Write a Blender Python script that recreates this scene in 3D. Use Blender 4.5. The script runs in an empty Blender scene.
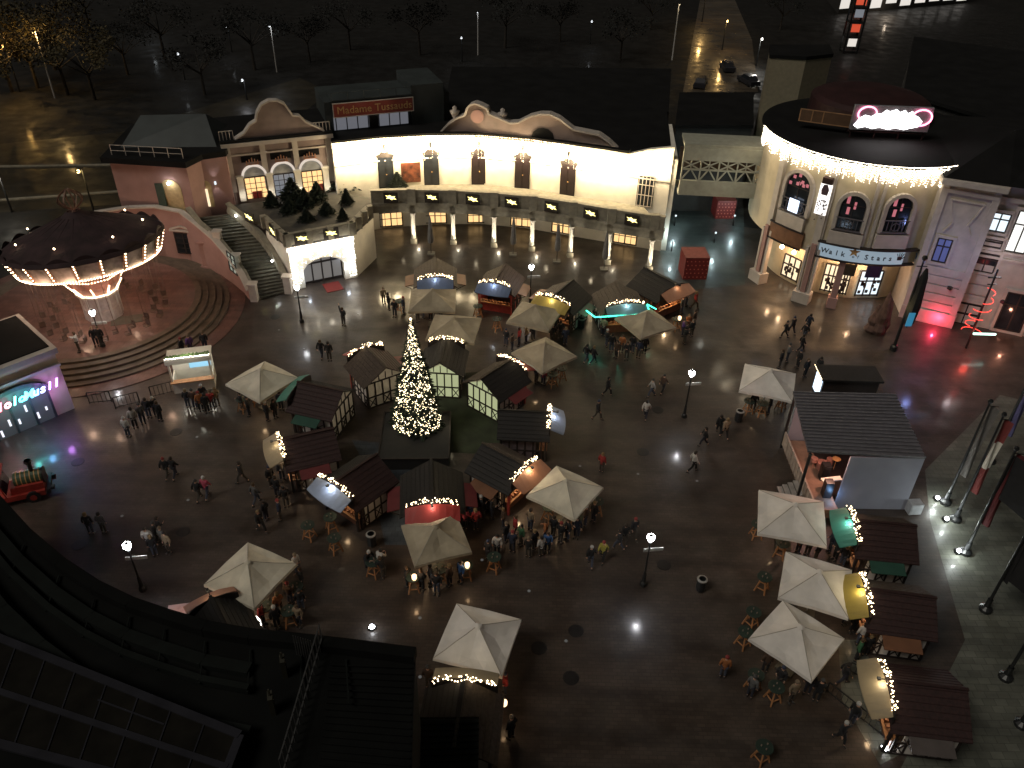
import bpy, math, random
from mathutils import Vector, Matrix
random.seed(7)
rnd = random.random
PI = math.pi
SC = bpy.context.scene
COL = SC.collection

# ------------------------------------------------------------------ camera
CAM_H = 36.0
FPX, W_, H_ = 820.0, 1024, 768
_d = Vector(((485 - 512) / FPX, -(1530 - 384) / FPX, 1.0)).normalized()   # where straight down lies in the photograph
_z = -_d
_y = (Vector((0, 0, 1)) - _z * _z.z).normalized()
_x = _z.cross(_y) * -1
RT = Matrix((_x, _y, _z))                                    # (right, up, forward) -> world
if RT[0][0] < 0:
    RT = Matrix((-_x, _y, _z))
cam_data = bpy.data.cameras.new('camera')
cam = bpy.data.objects.new('camera', cam_data)
COL.objects.link(cam)
r_, u_, f_ = (RT @ Vector((1, 0, 0))), (RT @ Vector((0, 1, 0))), (RT @ Vector((0, 0, 1)))
cam.matrix_world = Matrix(((r_.x, u_.x, -f_.x, 0), (r_.y, u_.y, -f_.y, 0), (r_.z, u_.z, -f_.z, CAM_H), (0, 0, 0, 1)))
cam_data.sensor_width = 36.0
cam_data.lens = 36.0 * FPX / W_
cam_data.clip_end = 2000
cam_data.clip_start = 0.5
SC.camera = cam

# ------------------------------------------------------------------ night sky, faint sky glow
world = bpy.data.worlds.new('World')
SC.world = world
world.use_nodes = True
wt = world.node_tree
bg = wt.nodes['Background']
sky = wt.nodes.new('ShaderNodeTexSky')
sky.sky_type = 'NISHITA'
sky.sun_disc = False
sky.sun_elevation = math.radians(52)
sky.sun_rotation = math.radians(215)
hs = wt.nodes.new('ShaderNodeHueSaturation')
hs.inputs['Saturation'].default_value = .15
mxw = wt.nodes.new('ShaderNodeMixRGB')
mxw.blend_type = 'MULTIPLY'
mxw.inputs[0].default_value = 1
mxw.inputs[2].default_value = (1, .86, .70, 1)
wt.links.new(sky.outputs[0], hs.inputs['Color'])
wt.links.new(hs.outputs[0], mxw.inputs[1])
wt.links.new(mxw.outputs[0], bg.inputs[0])
bg.inputs[1].default_value = 0.0045
sun_d = bpy.data.lights.new('city_glow', 'SUN')
sun_d.energy = 0.95
sun_d.angle = math.radians(22)
sun_d.color = (1.0, 0.93, 0.82)
sun = bpy.data.objects.new('city_glow', sun_d)
COL.objects.link(sun)
sun.location = (0, 0, 60)
sun.rotation_euler = (Vector((0.62, 0.42, -0.95))).to_track_quat('-Z', 'Y').to_euler()
SC.view_settings.view_transform = 'Standard'
SC.view_settings.look = 'None'
SC.view_settings.exposure = 0
SC.view_settings.gamma = 1
SC.cycles.use_denoising = True
SC.cycles.max_bounces = 5
SC.cycles.diffuse_bounces = 2
SC.cycles.glossy_bounces = 3
SC.cycles.transmission_bounces = 3
SC.cycles.sample_clamp_indirect = 4
SC.cycles.caustics_reflective = False
SC.cycles.caustics_refractive = False


def S(px, py, z=0.0):
    """the real place, at height z, of a spot seen at (px, py) in the photograph"""
    d = RT @ Vector(((px - 512) / FPX, -(py - 384) / FPX, 1.0))
    t = (z - CAM_H) / d.z
    return Vector((d.x * t, d.y * t, z))


def ray(px, py):
    return (RT @ Vector(((px - 512) / FPX, -(py - 384) / FPX, 1.0)))


def on_plane(px, py, a, b):
    """spot on the upright plane through plan points a, b -> (distance along a-b, height)"""
    d = ray(px, py)
    e = (b - a).to_2d()
    L = e.length
    e = e / L
    n = Vector((-e.y, e.x))
    t = (a.to_2d() @ n) / (d.to_2d() @ n)
    q = Vector((d.x, d.y)) * t
    return (q - a.to_2d()) @ e, CAM_H + d.z * t


def on_poly(px, py, pts):
    best = None
    for a, b in zip(pts[:-1], pts[1:]):
        u, z = on_plane(px, py, a, b)
        L = (b - a).to_2d().length
        if -0.01 <= u <= L + 0.01:
            e = ((b - a).to_2d() / L)
            return Vector((a.x + e.x * u, a.y + e.y * u, z)), math.atan2(e.y, e.x)
        k = min(abs(u), abs(u - L))
        if best is None or k < best[0]:
            e = ((b - a).to_2d() / L)
            best = (k, Vector((a.x + e.x * u, a.y + e.y * u, z)), math.atan2(e.y, e.x))
    return best[1], best[2]


# ------------------------------------------------------------------ mesh builder
class M:
    def __init__(s, mx=None):
        s.v, s.f, s.m = [], [], []
        s.mx = mx
        s.mi = 0

    def add(s, pts):
        n = len(s.v)
        for p in pts:
            p = Vector(p)
            s.v.append(s.mx @ p if s.mx else p)
        return n

    def face(s, idx, mi=None):
        s.f.append(tuple(idx))
        s.m.append(s.mi if mi is None else mi)

    def poly(s, pts, mi=None):
        n = s.add(pts)
        s.face(range(n, n + len(pts)), mi)

    def box(s, c, d, rz=0.0, mi=None, rx=0.0):
        m = Matrix.Translation(Vector(c)) @ Matrix.Rotation(rz, 4, 'Z') @ Matrix.Rotation(rx, 4, 'X')
        h = [x / 2 for x in d]
        n = s.add([m @ Vector((sx * h[0], sy * h[1], sz * h[2])) for sz in (-1, 1) for sy in (-1, 1) for sx in (-1, 1)])
        for q in ((0, 2, 3, 1), (4, 5, 7, 6), (0, 1, 5, 4), (2, 6, 7, 3), (0, 4, 6, 2), (1, 3, 7, 5)):
            s.face([n + k for k in q], mi)

    def bar(s, a, b, w, h=None, mi=None):
        a, b = Vector(a), Vector(b)
        h = h or w
        d = (b - a)
        L = d.length
        if L < 1e-6:
            return
        q = d.to_track_quat('X', 'Z').to_matrix().to_4x4()
        m = Matrix.Translation((a + b) / 2) @ q
        n = s.add([m @ Vector((sx * L / 2, sy * w / 2, sz * h / 2)) for sz in (-1, 1) for sy in (-1, 1) for sx in (-1, 1)])
        for q in ((0, 2, 3, 1), (4, 5, 7, 6), (0, 1, 5, 4), (2, 6, 7, 3), (0, 4, 6, 2), (1, 3, 7, 5)):
            s.face([n + k for k in q], mi)

    def cyl(s, a, b, r0, r1=None, n=8, mi=None, cap=True):
        a, b = Vector(a), Vector(b)
        r1 = r0 if r1 is None else r1
        q = (b - a).to_track_quat('Z', 'Y').to_matrix()
        k = s.add([a + q @ Vector((r0 * math.cos(2 * PI * i / n), r0 * math.sin(2 * PI * i / n), 0)) for i in range(n)])
        k2 = s.add([b + q @ Vector((r1 * math.cos(2 * PI * i / n), r1 * math.sin(2 * PI * i / n), 0)) for i in range(n)])
        for i in range(n):
            j = (i + 1) % n
            s.face((k + i, k + j, k2 + j, k2 + i), mi)
        if cap:
            s.face([k + n - 1 - i for i in range(n)], mi)
            s.face([k2 + i for i in range(n)], mi)

    def lathe(s, c, prof, n=16, mi=None, a0=0.0, a1=2 * PI):
        full = abs(a1 - a0 - 2 * PI) < 1e-6
        cnt = n if full else n + 1
        rows = []
        for r, z in prof:
            rows.append(s.add([(c[0] + r * math.cos(a0 + (a1 - a0) * i / n), c[1] + r * math.sin(a0 + (a1 - a0) * i / n), c[2] + z) for i in range(cnt)]))
        for k, k2 in zip(rows[:-1], rows[1:]):
            for i in range(n):
                j = (i + 1) % cnt
                s.face((k + i, k + j, k2 + j, k2 + i), mi)

    def ball(s, c, r, n=8, mi=None, sz=1.0):
        m = max(3, n // 2)
        prof = [(max(1e-4, r * math.sin(PI * i / m)), -r * sz * math.cos(PI * i / m)) for i in range(m + 1)]
        s.lathe(c, prof, n, mi)

    def octa(s, c, r, mi=None):
        c = Vector(c)
        n = s.add([c + Vector(d) * r for d in ((1, 0, 0), (0, 1, 0), (-1, 0, 0), (0, -1, 0), (0, 0, 1), (0, 0, -1))])
        for i in range(4):
            j = (i + 1) % 4
            s.face((n + i, n + j, n + 4), mi)
            s.face((n + j, n + i, n + 5), mi)

    def prism(s, poly, z0, z1, mi=None):
        ar = sum(a[0] * b[1] - b[0] * a[1] for a, b in zip(poly, poly[1:] + poly[:1]))
        if ar < 0:
            poly = poly[::-1]
        n = len(poly)
        k = s.add([(p[0], p[1], z0) for p in poly])
        k2 = s.add([(p[0], p[1], z1) for p in poly])
        for i in range(n):
            j = (i + 1) % n
            s.face((k + i, k + j, k2 + j, k2 + i), mi)
        s.face([k + n - 1 - i for i in range(n)], mi)
        s.face([k2 + i for i in range(n)], mi)

    def plate(s, o, rz, pts, t, mi=None):
        """outline pts = (along, height) standing upright at o, facing -y turned by rz, thickness t behind it"""
        m = Matrix.Translation(Vector(o)) @ Matrix.Rotation(rz, 4, 'Z')
        n = len(pts)
        ar = sum(a[0] * b[1] - b[0] * a[1] for a, b in zip(pts, pts[1:] + pts[:1]))
        if ar < 0:
            pts = pts[::-1]
        k = s.add([m @ Vector((p[0], 0, p[1])) for p in pts])
        k2 = s.add([m @ Vector((p[0], t, p[1])) for p in pts])
        s.face([k + i for i in range(n)], mi)
        s.face([k2 + n - 1 - i for i in range(n)], mi)
        for i in range(n):
            j = (i + 1) % n
            s.face((k + j, k + i, k2 + i, k2 + j), mi)

    def wall(s, pts, z0, z1, t, mi=None, ztop=None):
        """wall of thickness t behind (left of) the plan polyline pts"""
        nn = []
        for i, p in enumerate(pts):
            a = pts[max(0, i - 1)]
            b = pts[min(len(pts) - 1, i + 1)]
            e = (Vector(b).to_2d() - Vector(a).to_2d()).normalized()
            nn.append(Vector((-e.y, e.x)))
        zt = ztop or [z1] * len(pts)
        k = s.add([v for p, q, z in zip(pts, nn, zt) for v in ((p[0], p[1], z0), (p[0], p[1], z), (p[0] + q.x * t, p[1] + q.y * t, z), (p[0] + q.x * t, p[1] + q.y * t, z0))])
        L = len(pts)
        for i in range(L - 1):
            a, b = k + 4 * i, k + 4 * (i + 1)
            for u in range(4):
                w = (u + 1) % 4
                s.face((a + u, a + w, b + w, b + u), mi)
        s.face((k, k + 3, k + 2, k + 1), mi)
        e = k + 4 * (L - 1)
        s.face((e, e + 1, e + 2, e + 3), mi)

    def build(s, name, mats, parent=None, world=False, smooth=False):
        me = bpy.data.meshes.new(name)
        vs = s.v
        if world and parent is not None:
            inv = TOP[parent.name].inverted()
            vs = [inv @ v for v in vs]
        me.from_pydata([tuple(v) for v in vs], [], s.f)
        if not isinstance(mats, (list, tuple)):
            mats = [mats]
        for m in mats:
            me.materials.append(m)
        if len(mats) > 1:
            me.polygons.foreach_set('material_index', s.m)
        if smooth:
            me.polygons.foreach_set('use_smooth', [True] * len(me.polygons))
        me.update()
        return link(name, me, parent)


TOP = {}          # placement of each thing's empty, so parts may be written in world or local terms


def link(name, me, parent=None):
    o = bpy.data.objects.new(name, me)
    COL.objects.link(o)
    if parent is not None:
        o.parent = parent
        TOP[o.name] = TOP.get(parent.name, Matrix.Identity(4))
    else:
        TOP[o.name] = Matrix.Identity(4)
    return o


def tag(o, label=None, cat=None, group=None, kind=None):
    if label:
        o['label'] = label
    if cat:
        o['category'] = cat
    if group:
        o['group'] = group
    if kind:
        o['kind'] = kind
    return o


def thing(name, label, cat, loc=(0, 0, 0), rz=0.0, group=None):
    o = bpy.data.objects.new(name, None)
    o.empty_display_size = 0.2
    COL.objects.link(o)
    o.location = loc
    o.rotation_euler = (0, 0, rz)
    TOP[o.name] = Matrix.Translation(Vector(loc)) @ Matrix.Rotation(rz, 4, 'Z')
    return tag(o, label, cat, group)


def copy_tree(o, parent=None):
    c = o.copy()
    COL.objects.link(c)
    if parent is not None:
        c.parent = parent
    for ch in o.children:
        copy_tree(ch, c)
    return c


def lamp(name, loc, power, color=(1, .8, .55), r=0.1, parent=None, spot=None, aim=None, world=True):
    d = bpy.data.lights.new(name, 'SPOT' if spot else 'POINT')
    d.energy = power
    d.color = color
    d.shadow_soft_size = r
    o = bpy.data.objects.new(name, d)
    COL.objects.link(o)
    loc = Vector(loc)
    m = Matrix.Translation(loc)
    if spot:
        d.spot_size = spot
        d.spot_blend = 0.6
        m = m @ Vector(aim).to_track_quat('-Z', 'Y').to_matrix().to_4x4()
    if parent is not None:
        o.parent = parent
        if world:
            m = TOP[parent.name].inverted() @ m
    o.matrix_local = m
    d.specular_factor = .3
    return o


def text_mesh(body, size, depth=0.02, bold=0.0, italic=0.0):
    cu = bpy.data.curves.new('lettering', 'FONT')
    cu.body = body
    cu.size = size
    cu.extrude = depth
    cu.offset = bold
    cu.shear = italic
    cu.align_x = 'CENTER'
    cu.align_y = 'CENTER'
    cu.resolution_u = 2
    o = bpy.data.objects.new('lettering', cu)
    COL.objects.link(o)
    dg = bpy.context.evaluated_depsgraph_get()
    me = bpy.data.meshes.new_from_object(o.evaluated_get(dg))
    bpy.data.objects.remove(o)
    return me


def put_text(body, size, loc, rz, mat, parent, depth=0.02, bold=0.0, italic=0.0, tilt=PI / 2, name='lettering'):
    me = text_mesh(body, size, depth, bold, italic)
    me.materials.clear()
    me.materials.append(mat)
    me.transform(Matrix.Translation(Vector(loc)) @ Matrix.Rotation(rz, 4, 'Z') @ Matrix.Rotation(tilt, 4, 'X'))
    me.transform(TOP[parent.name].inverted())
    return link(name, me, parent)


# ------------------------------------------------------------------ materials
MATS = {}


def mat(name, col, rough=0.7, var=0.25, scale=3.0, bump=0.0, bscale=20.0, metal=0.0, emit=None, es=0.0, coat=0.0, trans=0.0, spec=None, objcol=False):
    if name in MATS:
        return MATS[name]
    m = bpy.data.materials.new(name)
    m.use_nodes = True
    nt = m.node_tree
    b = nt.nodes['Principled BSDF']
    b.inputs['Roughness'].default_value = rough
    b.inputs['Metallic'].default_value = metal
    if spec is not None:
        b.inputs['Specular IOR Level'].default_value = spec
    if coat:
        b.inputs['Coat Weight'].default_value = coat
        b.inputs['Coat Roughness'].default_value = 0.1
    tc = nt.nodes.new('ShaderNodeTexCoord')
    nz = nt.nodes.new('ShaderNodeTexNoise')
    nz.inputs['Scale'].default_value = scale
    nz.inputs['Detail'].default_value = 5
    nt.links.new(tc.outputs['Object'], nz.inputs['Vector'])
    rp = nt.nodes.new('ShaderNodeValToRGB')
    rp.color_ramp.elements[0].position = 0.3
    rp.color_ramp.elements[1].position = 0.72
    nt.links.new(nz.outputs['Fac'], rp.inputs['Fac'])
    if objcol:
        rp.color_ramp.elements[0].color = (1 - var, 1 - var, 1 - var, 1)
        rp.color_ramp.elements[1].color = (1, 1, 1, 1)
        oi = nt.nodes.new('ShaderNodeObjectInfo')
        mx = nt.nodes.new('ShaderNodeMixRGB')
        mx.blend_type = 'MULTIPLY'
        mx.inputs[0].default_value = 1
        nt.links.new(oi.outputs['Color'], mx.inputs[1])
        nt.links.new(rp.outputs['Color'], mx.inputs[2])
        nt.links.new(mx.outputs[0], b.inputs['Base Color'])
    else:
        rp.color_ramp.elements[0].color = tuple(c * (1 - var) for c in col) + (1,)
        rp.color_ramp.elements[1].color = tuple(min(1, c * (1 + var * .5)) for c in col) + (1,)
        nt.links.new(rp.outputs['Color'], b.inputs['Base Color'])
    if bump:
        n2 = nt.nodes.new('ShaderNodeTexNoise')
        n2.inputs['Scale'].default_value = bscale
        n2.inputs['Detail'].default_value = 3
        nt.links.new(tc.outputs['Object'], n2.inputs['Vector'])
        bp = nt.nodes.new('ShaderNodeBump')
        bp.inputs['Strength'].default_value = bump
        bp.inputs['Distance'].default_value = 0.03
        nt.links.new(n2.outputs['Fac'], bp.inputs['Height'])
        nt.links.new(bp.outputs['Normal'], b.inputs['Normal'])
    if trans:
        b.inputs['Transmission Weight'].default_value = trans
    if emit:
        b.inputs['Emission Color'].default_value = tuple(emit) + (1,)
        b.inputs['Emission Strength'].default_value = es
    MATS[name] = m
    return m


def glow(name, col, es, sampled=False):
    if name in MATS:
        return MATS[name]
    m = mat(name, (0.06, 0.06, 0.06), 0.4, 0.05, emit=col, es=es)
    m.cycles.emission_sampling = 'AUTO' if sampled else 'NONE'
    return m


def ground_mat(name, c0, c1, brick=(0.42, 0.21), mortar=0.55, coat=0.5, rough=0.5, patch=None):
    m = bpy.data.materials.new(name)
    m.use_nodes = True
    nt = m.node_tree
    L = nt.links.new
    b = nt.nodes['Principled BSDF']
    tc = nt.nodes.new('ShaderNodeTexCoord')
    br = nt.nodes.new('ShaderNodeTexBrick')
    br.inputs['Scale'].default_value = 1.0
    br.inputs['Brick Width'].default_value = brick[0]
    br.inputs['Row Height'].default_value = brick[1]
    br.inputs['Mortar Size'].default_value = 0.018
    br.inputs['Color1'].default_value = (1, 1, 1, 1)
    br.inputs['Color2'].default_value = (.72, .72, .72, 1)
    br.inputs['Mortar'].default_value = (mortar,) * 3 + (1,)
    L(tc.outputs['Object'], br.inputs['Vector'])
    n1 = nt.nodes.new('ShaderNodeTexNoise')
    n1.inputs['Scale'].default_value = 0.22
    n1.inputs['Detail'].default_value = 7
    n1.inputs['Roughness'].default_value = 0.62
    L(tc.outputs['Object'], n1.inputs['Vector'])
    rp = nt.nodes.new('ShaderNodeValToRGB')
    rp.color_ramp.elements[0].position = .32
    rp.color_ramp.elements[1].position = .68
    rp.color_ramp.elements[0].color = tuple(c0) + (1,)
    rp.color_ramp.elements[1].color = tuple(c1) + (1,)
    L(n1.outputs['Fac'], rp.inputs['Fac'])
    mx = nt.nodes.new('ShaderNodeMixRGB')
    mx.blend_type = 'MULTIPLY'
    mx.inputs[0].default_value = 1
    L(rp.outputs['Color'], mx.inputs[1])
    L(br.outputs['Color'], mx.inputs[2])
    mp = nt.nodes.new('ShaderNodeMapping')
    mp.inputs['Scale'].default_value = (.12, .9, 1)
    mp.inputs['Rotation'].default_value = (0, 0, .12)
    L(tc.outputs['Object'], mp.inputs['Vector'])
    n5 = nt.nodes.new('ShaderNodeTexNoise')
    n5.inputs['Scale'].default_value = 1.3
    n5.inputs['Detail'].default_value = 6
    L(mp.outputs['Vector'], n5.inputs['Vector'])
    r5 = nt.nodes.new('ShaderNodeValToRGB')
    r5.color_ramp.elements[0].position = .34
    r5.color_ramp.elements[1].position = .62
    r5.color_ramp.elements[0].color = (.62, .62, .64, 1)
    r5.color_ramp.elements[1].color = (1.0, 1.0, 1.0, 1)
    L(n5.outputs['Fac'], r5.inputs['Fac'])
    m5 = nt.nodes.new('ShaderNodeMixRGB')
    m5.blend_type = 'MULTIPLY'
    m5.inputs[0].default_value = 1
    L(mx.outputs[0], m5.inputs[1])
    L(r5.outputs['Color'], m5.inputs[2])
    L(m5.outputs[0], b.inputs['Base Color'])
    n2 = nt.nodes.new('ShaderNodeTexNoise')
    n2.inputs['Scale'].default_value = 0.5
    n2.inputs['Detail'].default_value = 5
    L(tc.outputs['Object'], n2.inputs['Vector'])
    mr = nt.nodes.new('ShaderNodeMapRange')
    mr.inputs['From Min'].default_value = .35
    mr.inputs['From Max'].default_value = .65
    mr.inputs['To Min'].default_value = rough - .17
    mr.inputs['To Max'].default_value = rough + .12
    L(n2.outputs['Fac'], mr.inputs['Value'])
    L(mr.outputs['Result'], b.inputs['Roughness'])
    mc = nt.nodes.new('ShaderNodeMapRange')
    mc.inputs['From Min'].default_value = .38
    mc.inputs['From Max'].default_value = .62
    mc.inputs['To Min'].default_value = coat
    mc.inputs['To Max'].default_value = coat * .25
    L(n2.outputs['Fac'], mc.inputs['Value'])
    L(mc.outputs['Result'], b.inputs['Coat Weight'])
    b.inputs['Coat Roughness'].default_value = 0.13
    n3 = nt.nodes.new('ShaderNodeTexNoise')
    n3.inputs['Scale'].default_value = 9
    n3.inputs['Detail'].default_value = 4
    L(tc.outputs['Object'], n3.inputs['Vector'])
    ad = nt.nodes.new('ShaderNodeMath')
    ad.operation = 'MULTIPLY_ADD'
    ad.inputs[1].default_value = .5
    L(n3.outputs['Fac'], ad.inputs[0])
    L(br.outputs['Fac'], ad.inputs[2])
    bp = nt.nodes.new('ShaderNodeBump')
    bp.inputs['Strength'].default_value = .25
    bp.inputs['Distance'].default_value = .01
    bp.invert = True
    L(ad.outputs[0], bp.inputs['Height'])
    L(bp.outputs['Normal'], b.inputs['Normal'])
    MATS[name] = m
    return m


plaza_m = ground_mat('wet_plaza_paving', (.038, .027, .021), (.088, .067, .053), mortar=.6)
grey_m = ground_mat('grey_green_paving', (.10, .105, .085), (.19, .195, .16), (.6, .4), coat=.3)
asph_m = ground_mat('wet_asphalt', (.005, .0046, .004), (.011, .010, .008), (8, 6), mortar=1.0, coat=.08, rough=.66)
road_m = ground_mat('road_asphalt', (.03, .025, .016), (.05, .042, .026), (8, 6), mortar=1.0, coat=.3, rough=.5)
terr_m = ground_mat('terrace_paving', (.15, .075, .06), (.23, .12, .10), (.5, .5), coat=.4)
blue_m = ground_mat('blue_grey_paving', (.05, .06, .07), (.09, .105, .12), (.4, .4), coat=.3)
passage_m = ground_mat('passage_paving', (.04, .048, .045), (.075, .09, .085), (.5, .5), coat=.6, rough=.45)
turf_m = mat('green_carpet', (.028, .036, .018), .95, .4, 1.2, .4, 60)
white_w = mat('white_render', (.78, .74, .64), .85, .12, 1.2, .1, 30)
cream_w = mat('cream_render', (.55, .47, .33), .85, .18, .8, .1, 30)
pale_w = mat('pale_trim', (.50, .45, .40), .8, .15, 1.5)
pink_w = mat('pink_render', (.36, .215, .19), .85, .18, .7, .1, 30)
taupe_w = mat('taupe_render', (.26, .20, .18), .85, .2, .9, .1, 30)
stone_m = mat('stone_balustrade', (.24, .22, .17), .8, .3, 2.5, .15, 25)
stonedk = mat('stone_steps', (.10, .095, .075), .75, .35, 2.0, .15, 25)
roof_dk = mat('dark_roofing', (.010, .010, .010), .9, .4, .5, .1, 12, spec=.2)
roof_gr = mat('grey_sheet_roof', (.045, .055, .055), .5, .3, .6)
roof_rd = mat('dark_red_roof', (.035, .012, .012), .6, .3, .8)
wood_dk = mat('dark_door_wood', (.014, .007, .008), .5, .3, 4)
timber = mat('dark_timber', (.022, .015, .013), .7, .35, 5, .1, 40)
red_brown = mat('shingle_red_brown', (.030, .011, .010), .75, .45, 7, .3, 18)
brown_sh = mat('shingle_brown', (.06, .043, .032), .75, .4, 7, .3, 18)
black_sh = mat('shingle_black', (.014, .012, .011), .75, .4, 7, .3, 18)
plaster = mat('white_infill_panel', (.62, .58, .54), .85, .1, 3)
steel_dk = mat('dark_painted_steel', (.015, .016, .017), .4, .2, 4)
iron_w = mat('white_painted_iron', (.55, .53, .5), .45, .1, 4)
wood_or = mat('orange_pine', (.36, .17, .07), .6, .3, 6)
greentop = mat('green_table_cover', (.014, .03, .022), .6, .3, 5)
canvas = mat('cream_canvas', (.66, .61, .49), .85, .24, .9, .15, 10)
canvas_t = mat('tan_canvas_dimmed', (.40, .34, .24), .85, .3, .9, .15, 10)  # tan cloth, darkened further for light falling off toward the back parasols
canvas_w = mat('white_canvas', (.72, .68, .63), .85, .2, .9, .15, 10)
leaf_dk = mat('dark_needles', (.012, .022, .012), .8, .5, 3)
leaf_tree = mat('lamplit_foliage', (.06, .046, .014), .8, .6, .6)  # lighter, warmer leaf copy with the orange lamplight in its colour
leaf_tree2 = mat('unlit_foliage', (.006, .007, .005), .8, .6, .6)  # same leaves darkened to stand for the unlit part of the park
bark = mat('bark', (.03, .024, .018), .9, .4, 4)
red_pl = mat('red_paint', (.30, .035, .025), .5, .3, 3)
red_gift = mat('red_gift_paper', (.17, .02, .018), .55, .2, 3)
gold_m = mat('gold_dots', (.5, .3, .12), .5, .2, 3)
glass_dk = mat('dark_window_glass', (.02, .024, .03), .12, .4, 1)
warm_win = glow('warm_lit_window', (1, .62, .26), 1.3)
warm_win2 = glow('pale_lit_window', (1, .80, .52), 1.2)
cool_win = glow('cool_lit_window', (.8, .92, 1), 1.2)
bulb_w = glow('warm_bulb', (1, .76, .45), 9)
bulb_c = glow('cool_white_bulb', (1, .93, .82), 12)
lamp_gl = glow('lit_lamp_globe', (.95, .97, 1), 30)
neon_g = glow('green_neon', (.05, .95, .6), 5)
neon_y = glow('yellow_light_ornament', (1, .85, .3), 3.0)

V2 = lambda x, y, z=0.0: Vector((x, y, z))
# ================================================================== THE GROUND
g = M()
g.poly([(-700, -200, 0), (700, -200, 0), (700, 900, 0), (-700, 900, 0)])
tag(g.build('ground', asph_m), kind='structure')
g = M()
g.prism([(-42, 5), (48, 5), (48, 60), (30, 78), (13, 82), (-20, 82), (-42, 74)], -.05, .004)
tag(g.build('plaza', plaza_m), kind='structure')
g = M()          # grey paving on the right
g.prism([S(900, 770).to_2d(), S(965, 640).to_2d(), S(930, 520).to_2d(), S(925, 470).to_2d(), S(1000, 395).to_2d(), (47, 46), (47, 12), (24, 12)], -.05, .008)
tag(g.build('pavement', grey_m), kind='structure')
g = M()          # lighter wedge by the lower right stalls
g.prism([S(880, 765).to_2d(), S(905, 752).to_2d(), S(862, 640).to_2d(), S(838, 640).to_2d(), S(842, 700).to_2d()], -.05, .012)
tag(g.build('pavement', grey_m), kind='structure')
g = M()
g.prism([S(668, 292).to_2d(), S(745, 285).to_2d(), (26, 90), (15, 92)], -.05, .008)
tag(g.build('path', passage_m), kind='structure')
g = M()          # green carpet round the tree
g.prism([S(430, 375).to_2d(), S(478, 372).to_2d(), S(520, 420).to_2d(), S(500, 455).to_2d(), S(440, 452).to_2d(), S(420, 420).to_2d()], -.05, .012)
tag(g.build('turf', turf_m), kind='structure')
g = M()          # blue-grey paved lane between the stalls
g.prism([S(352, 440).to_2d(), S(400, 445).to_2d(), S(412, 470).to_2d(), S(408, 545).to_2d(), S(385, 545).to_2d(), S(372, 480).to_2d()], -.05, .014)
tag(g.build('path', blue_m), kind='structure')
g = M()          # road behind the ride
g.prism([S(-40, 215).to_2d(), S(190, 200).to_2d(), S(330, 92).to_2d(), S(300, 78).to_2d(), S(120, 132).to_2d(), S(-60, 150).to_2d()], -.05, .006)
tag(g.build('road', road_m), kind='structure')
g = M()
for q in ((-60, 205, 175, 188), (-60, 168, 130, 165)):
    a, b = S(q[0], q[1]), S(q[2], q[3])
    g.bar(a + V2(0, 0, .06), b + V2(0, 0, .06), .5, .12)
tag(g.build('kerb', stone_m), kind='structure')
g = M()          # lit street at the top right
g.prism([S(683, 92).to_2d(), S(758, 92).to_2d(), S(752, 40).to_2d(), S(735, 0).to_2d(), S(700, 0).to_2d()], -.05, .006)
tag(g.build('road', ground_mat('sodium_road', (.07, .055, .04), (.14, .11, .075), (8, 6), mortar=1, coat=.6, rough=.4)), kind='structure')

# ================================================================== THE ARCADE BUILDING
COLS = [V2(-10, 73.9), V2(-6.1, 73.9), V2(-2.1, 73.5), V2(1.6, 72.9), V2(5.3, 71.7), V2(8.8, 70.4), V2(12.6, 69.2)]
FRONT = [V2(-13.8, 73.4)] + COLS + [V2(13.4, 68.9)]
WALL = [V2(-17.4, 75.4), V2(-13.2, 77.2), V2(-8.5, 78.3), V2(-3.7, 78.7), V2(1.2, 77.9), V2(5.9, 76.2), V2(10.4, 74.7), V2(12.2, 74.1), V2(14.3, 73.4)]
arc = thing('arcade_building', 'long curved white building hung with a curtain of lights above a columned arcade', 'building', (0, 77, 0))
wm = M()
wm.wall(WALL, 0, 9.4, .5, ztop=[9.4, 9.4, 9.4, 9.4, 9.4, 9.4, 9.2, 9.9, 10.4])
e = WALL[-1]
wm.box((15.0, 78.6, 4.6), (.5, 10.2, 9.2), math.radians(-5))
wm.build('wall', white_w, arc, True)
rm = M()
rm.prism([p.to_2d() + Vector((0, .5)) for p in WALL] + [Vector((16, 90)), Vector((-2, 96)), Vector((-22, 90))], 9.0, 9.25)
for i, (a, b) in enumerate(zip(WALL[:-3], WALL[1:-2])):
    rm.bar(a + V2(0, -.12, 9.52), b + V2(0, -.12, 9.52), .55, .2)
rm.build('roof', roof_dk, arc, True)
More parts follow.
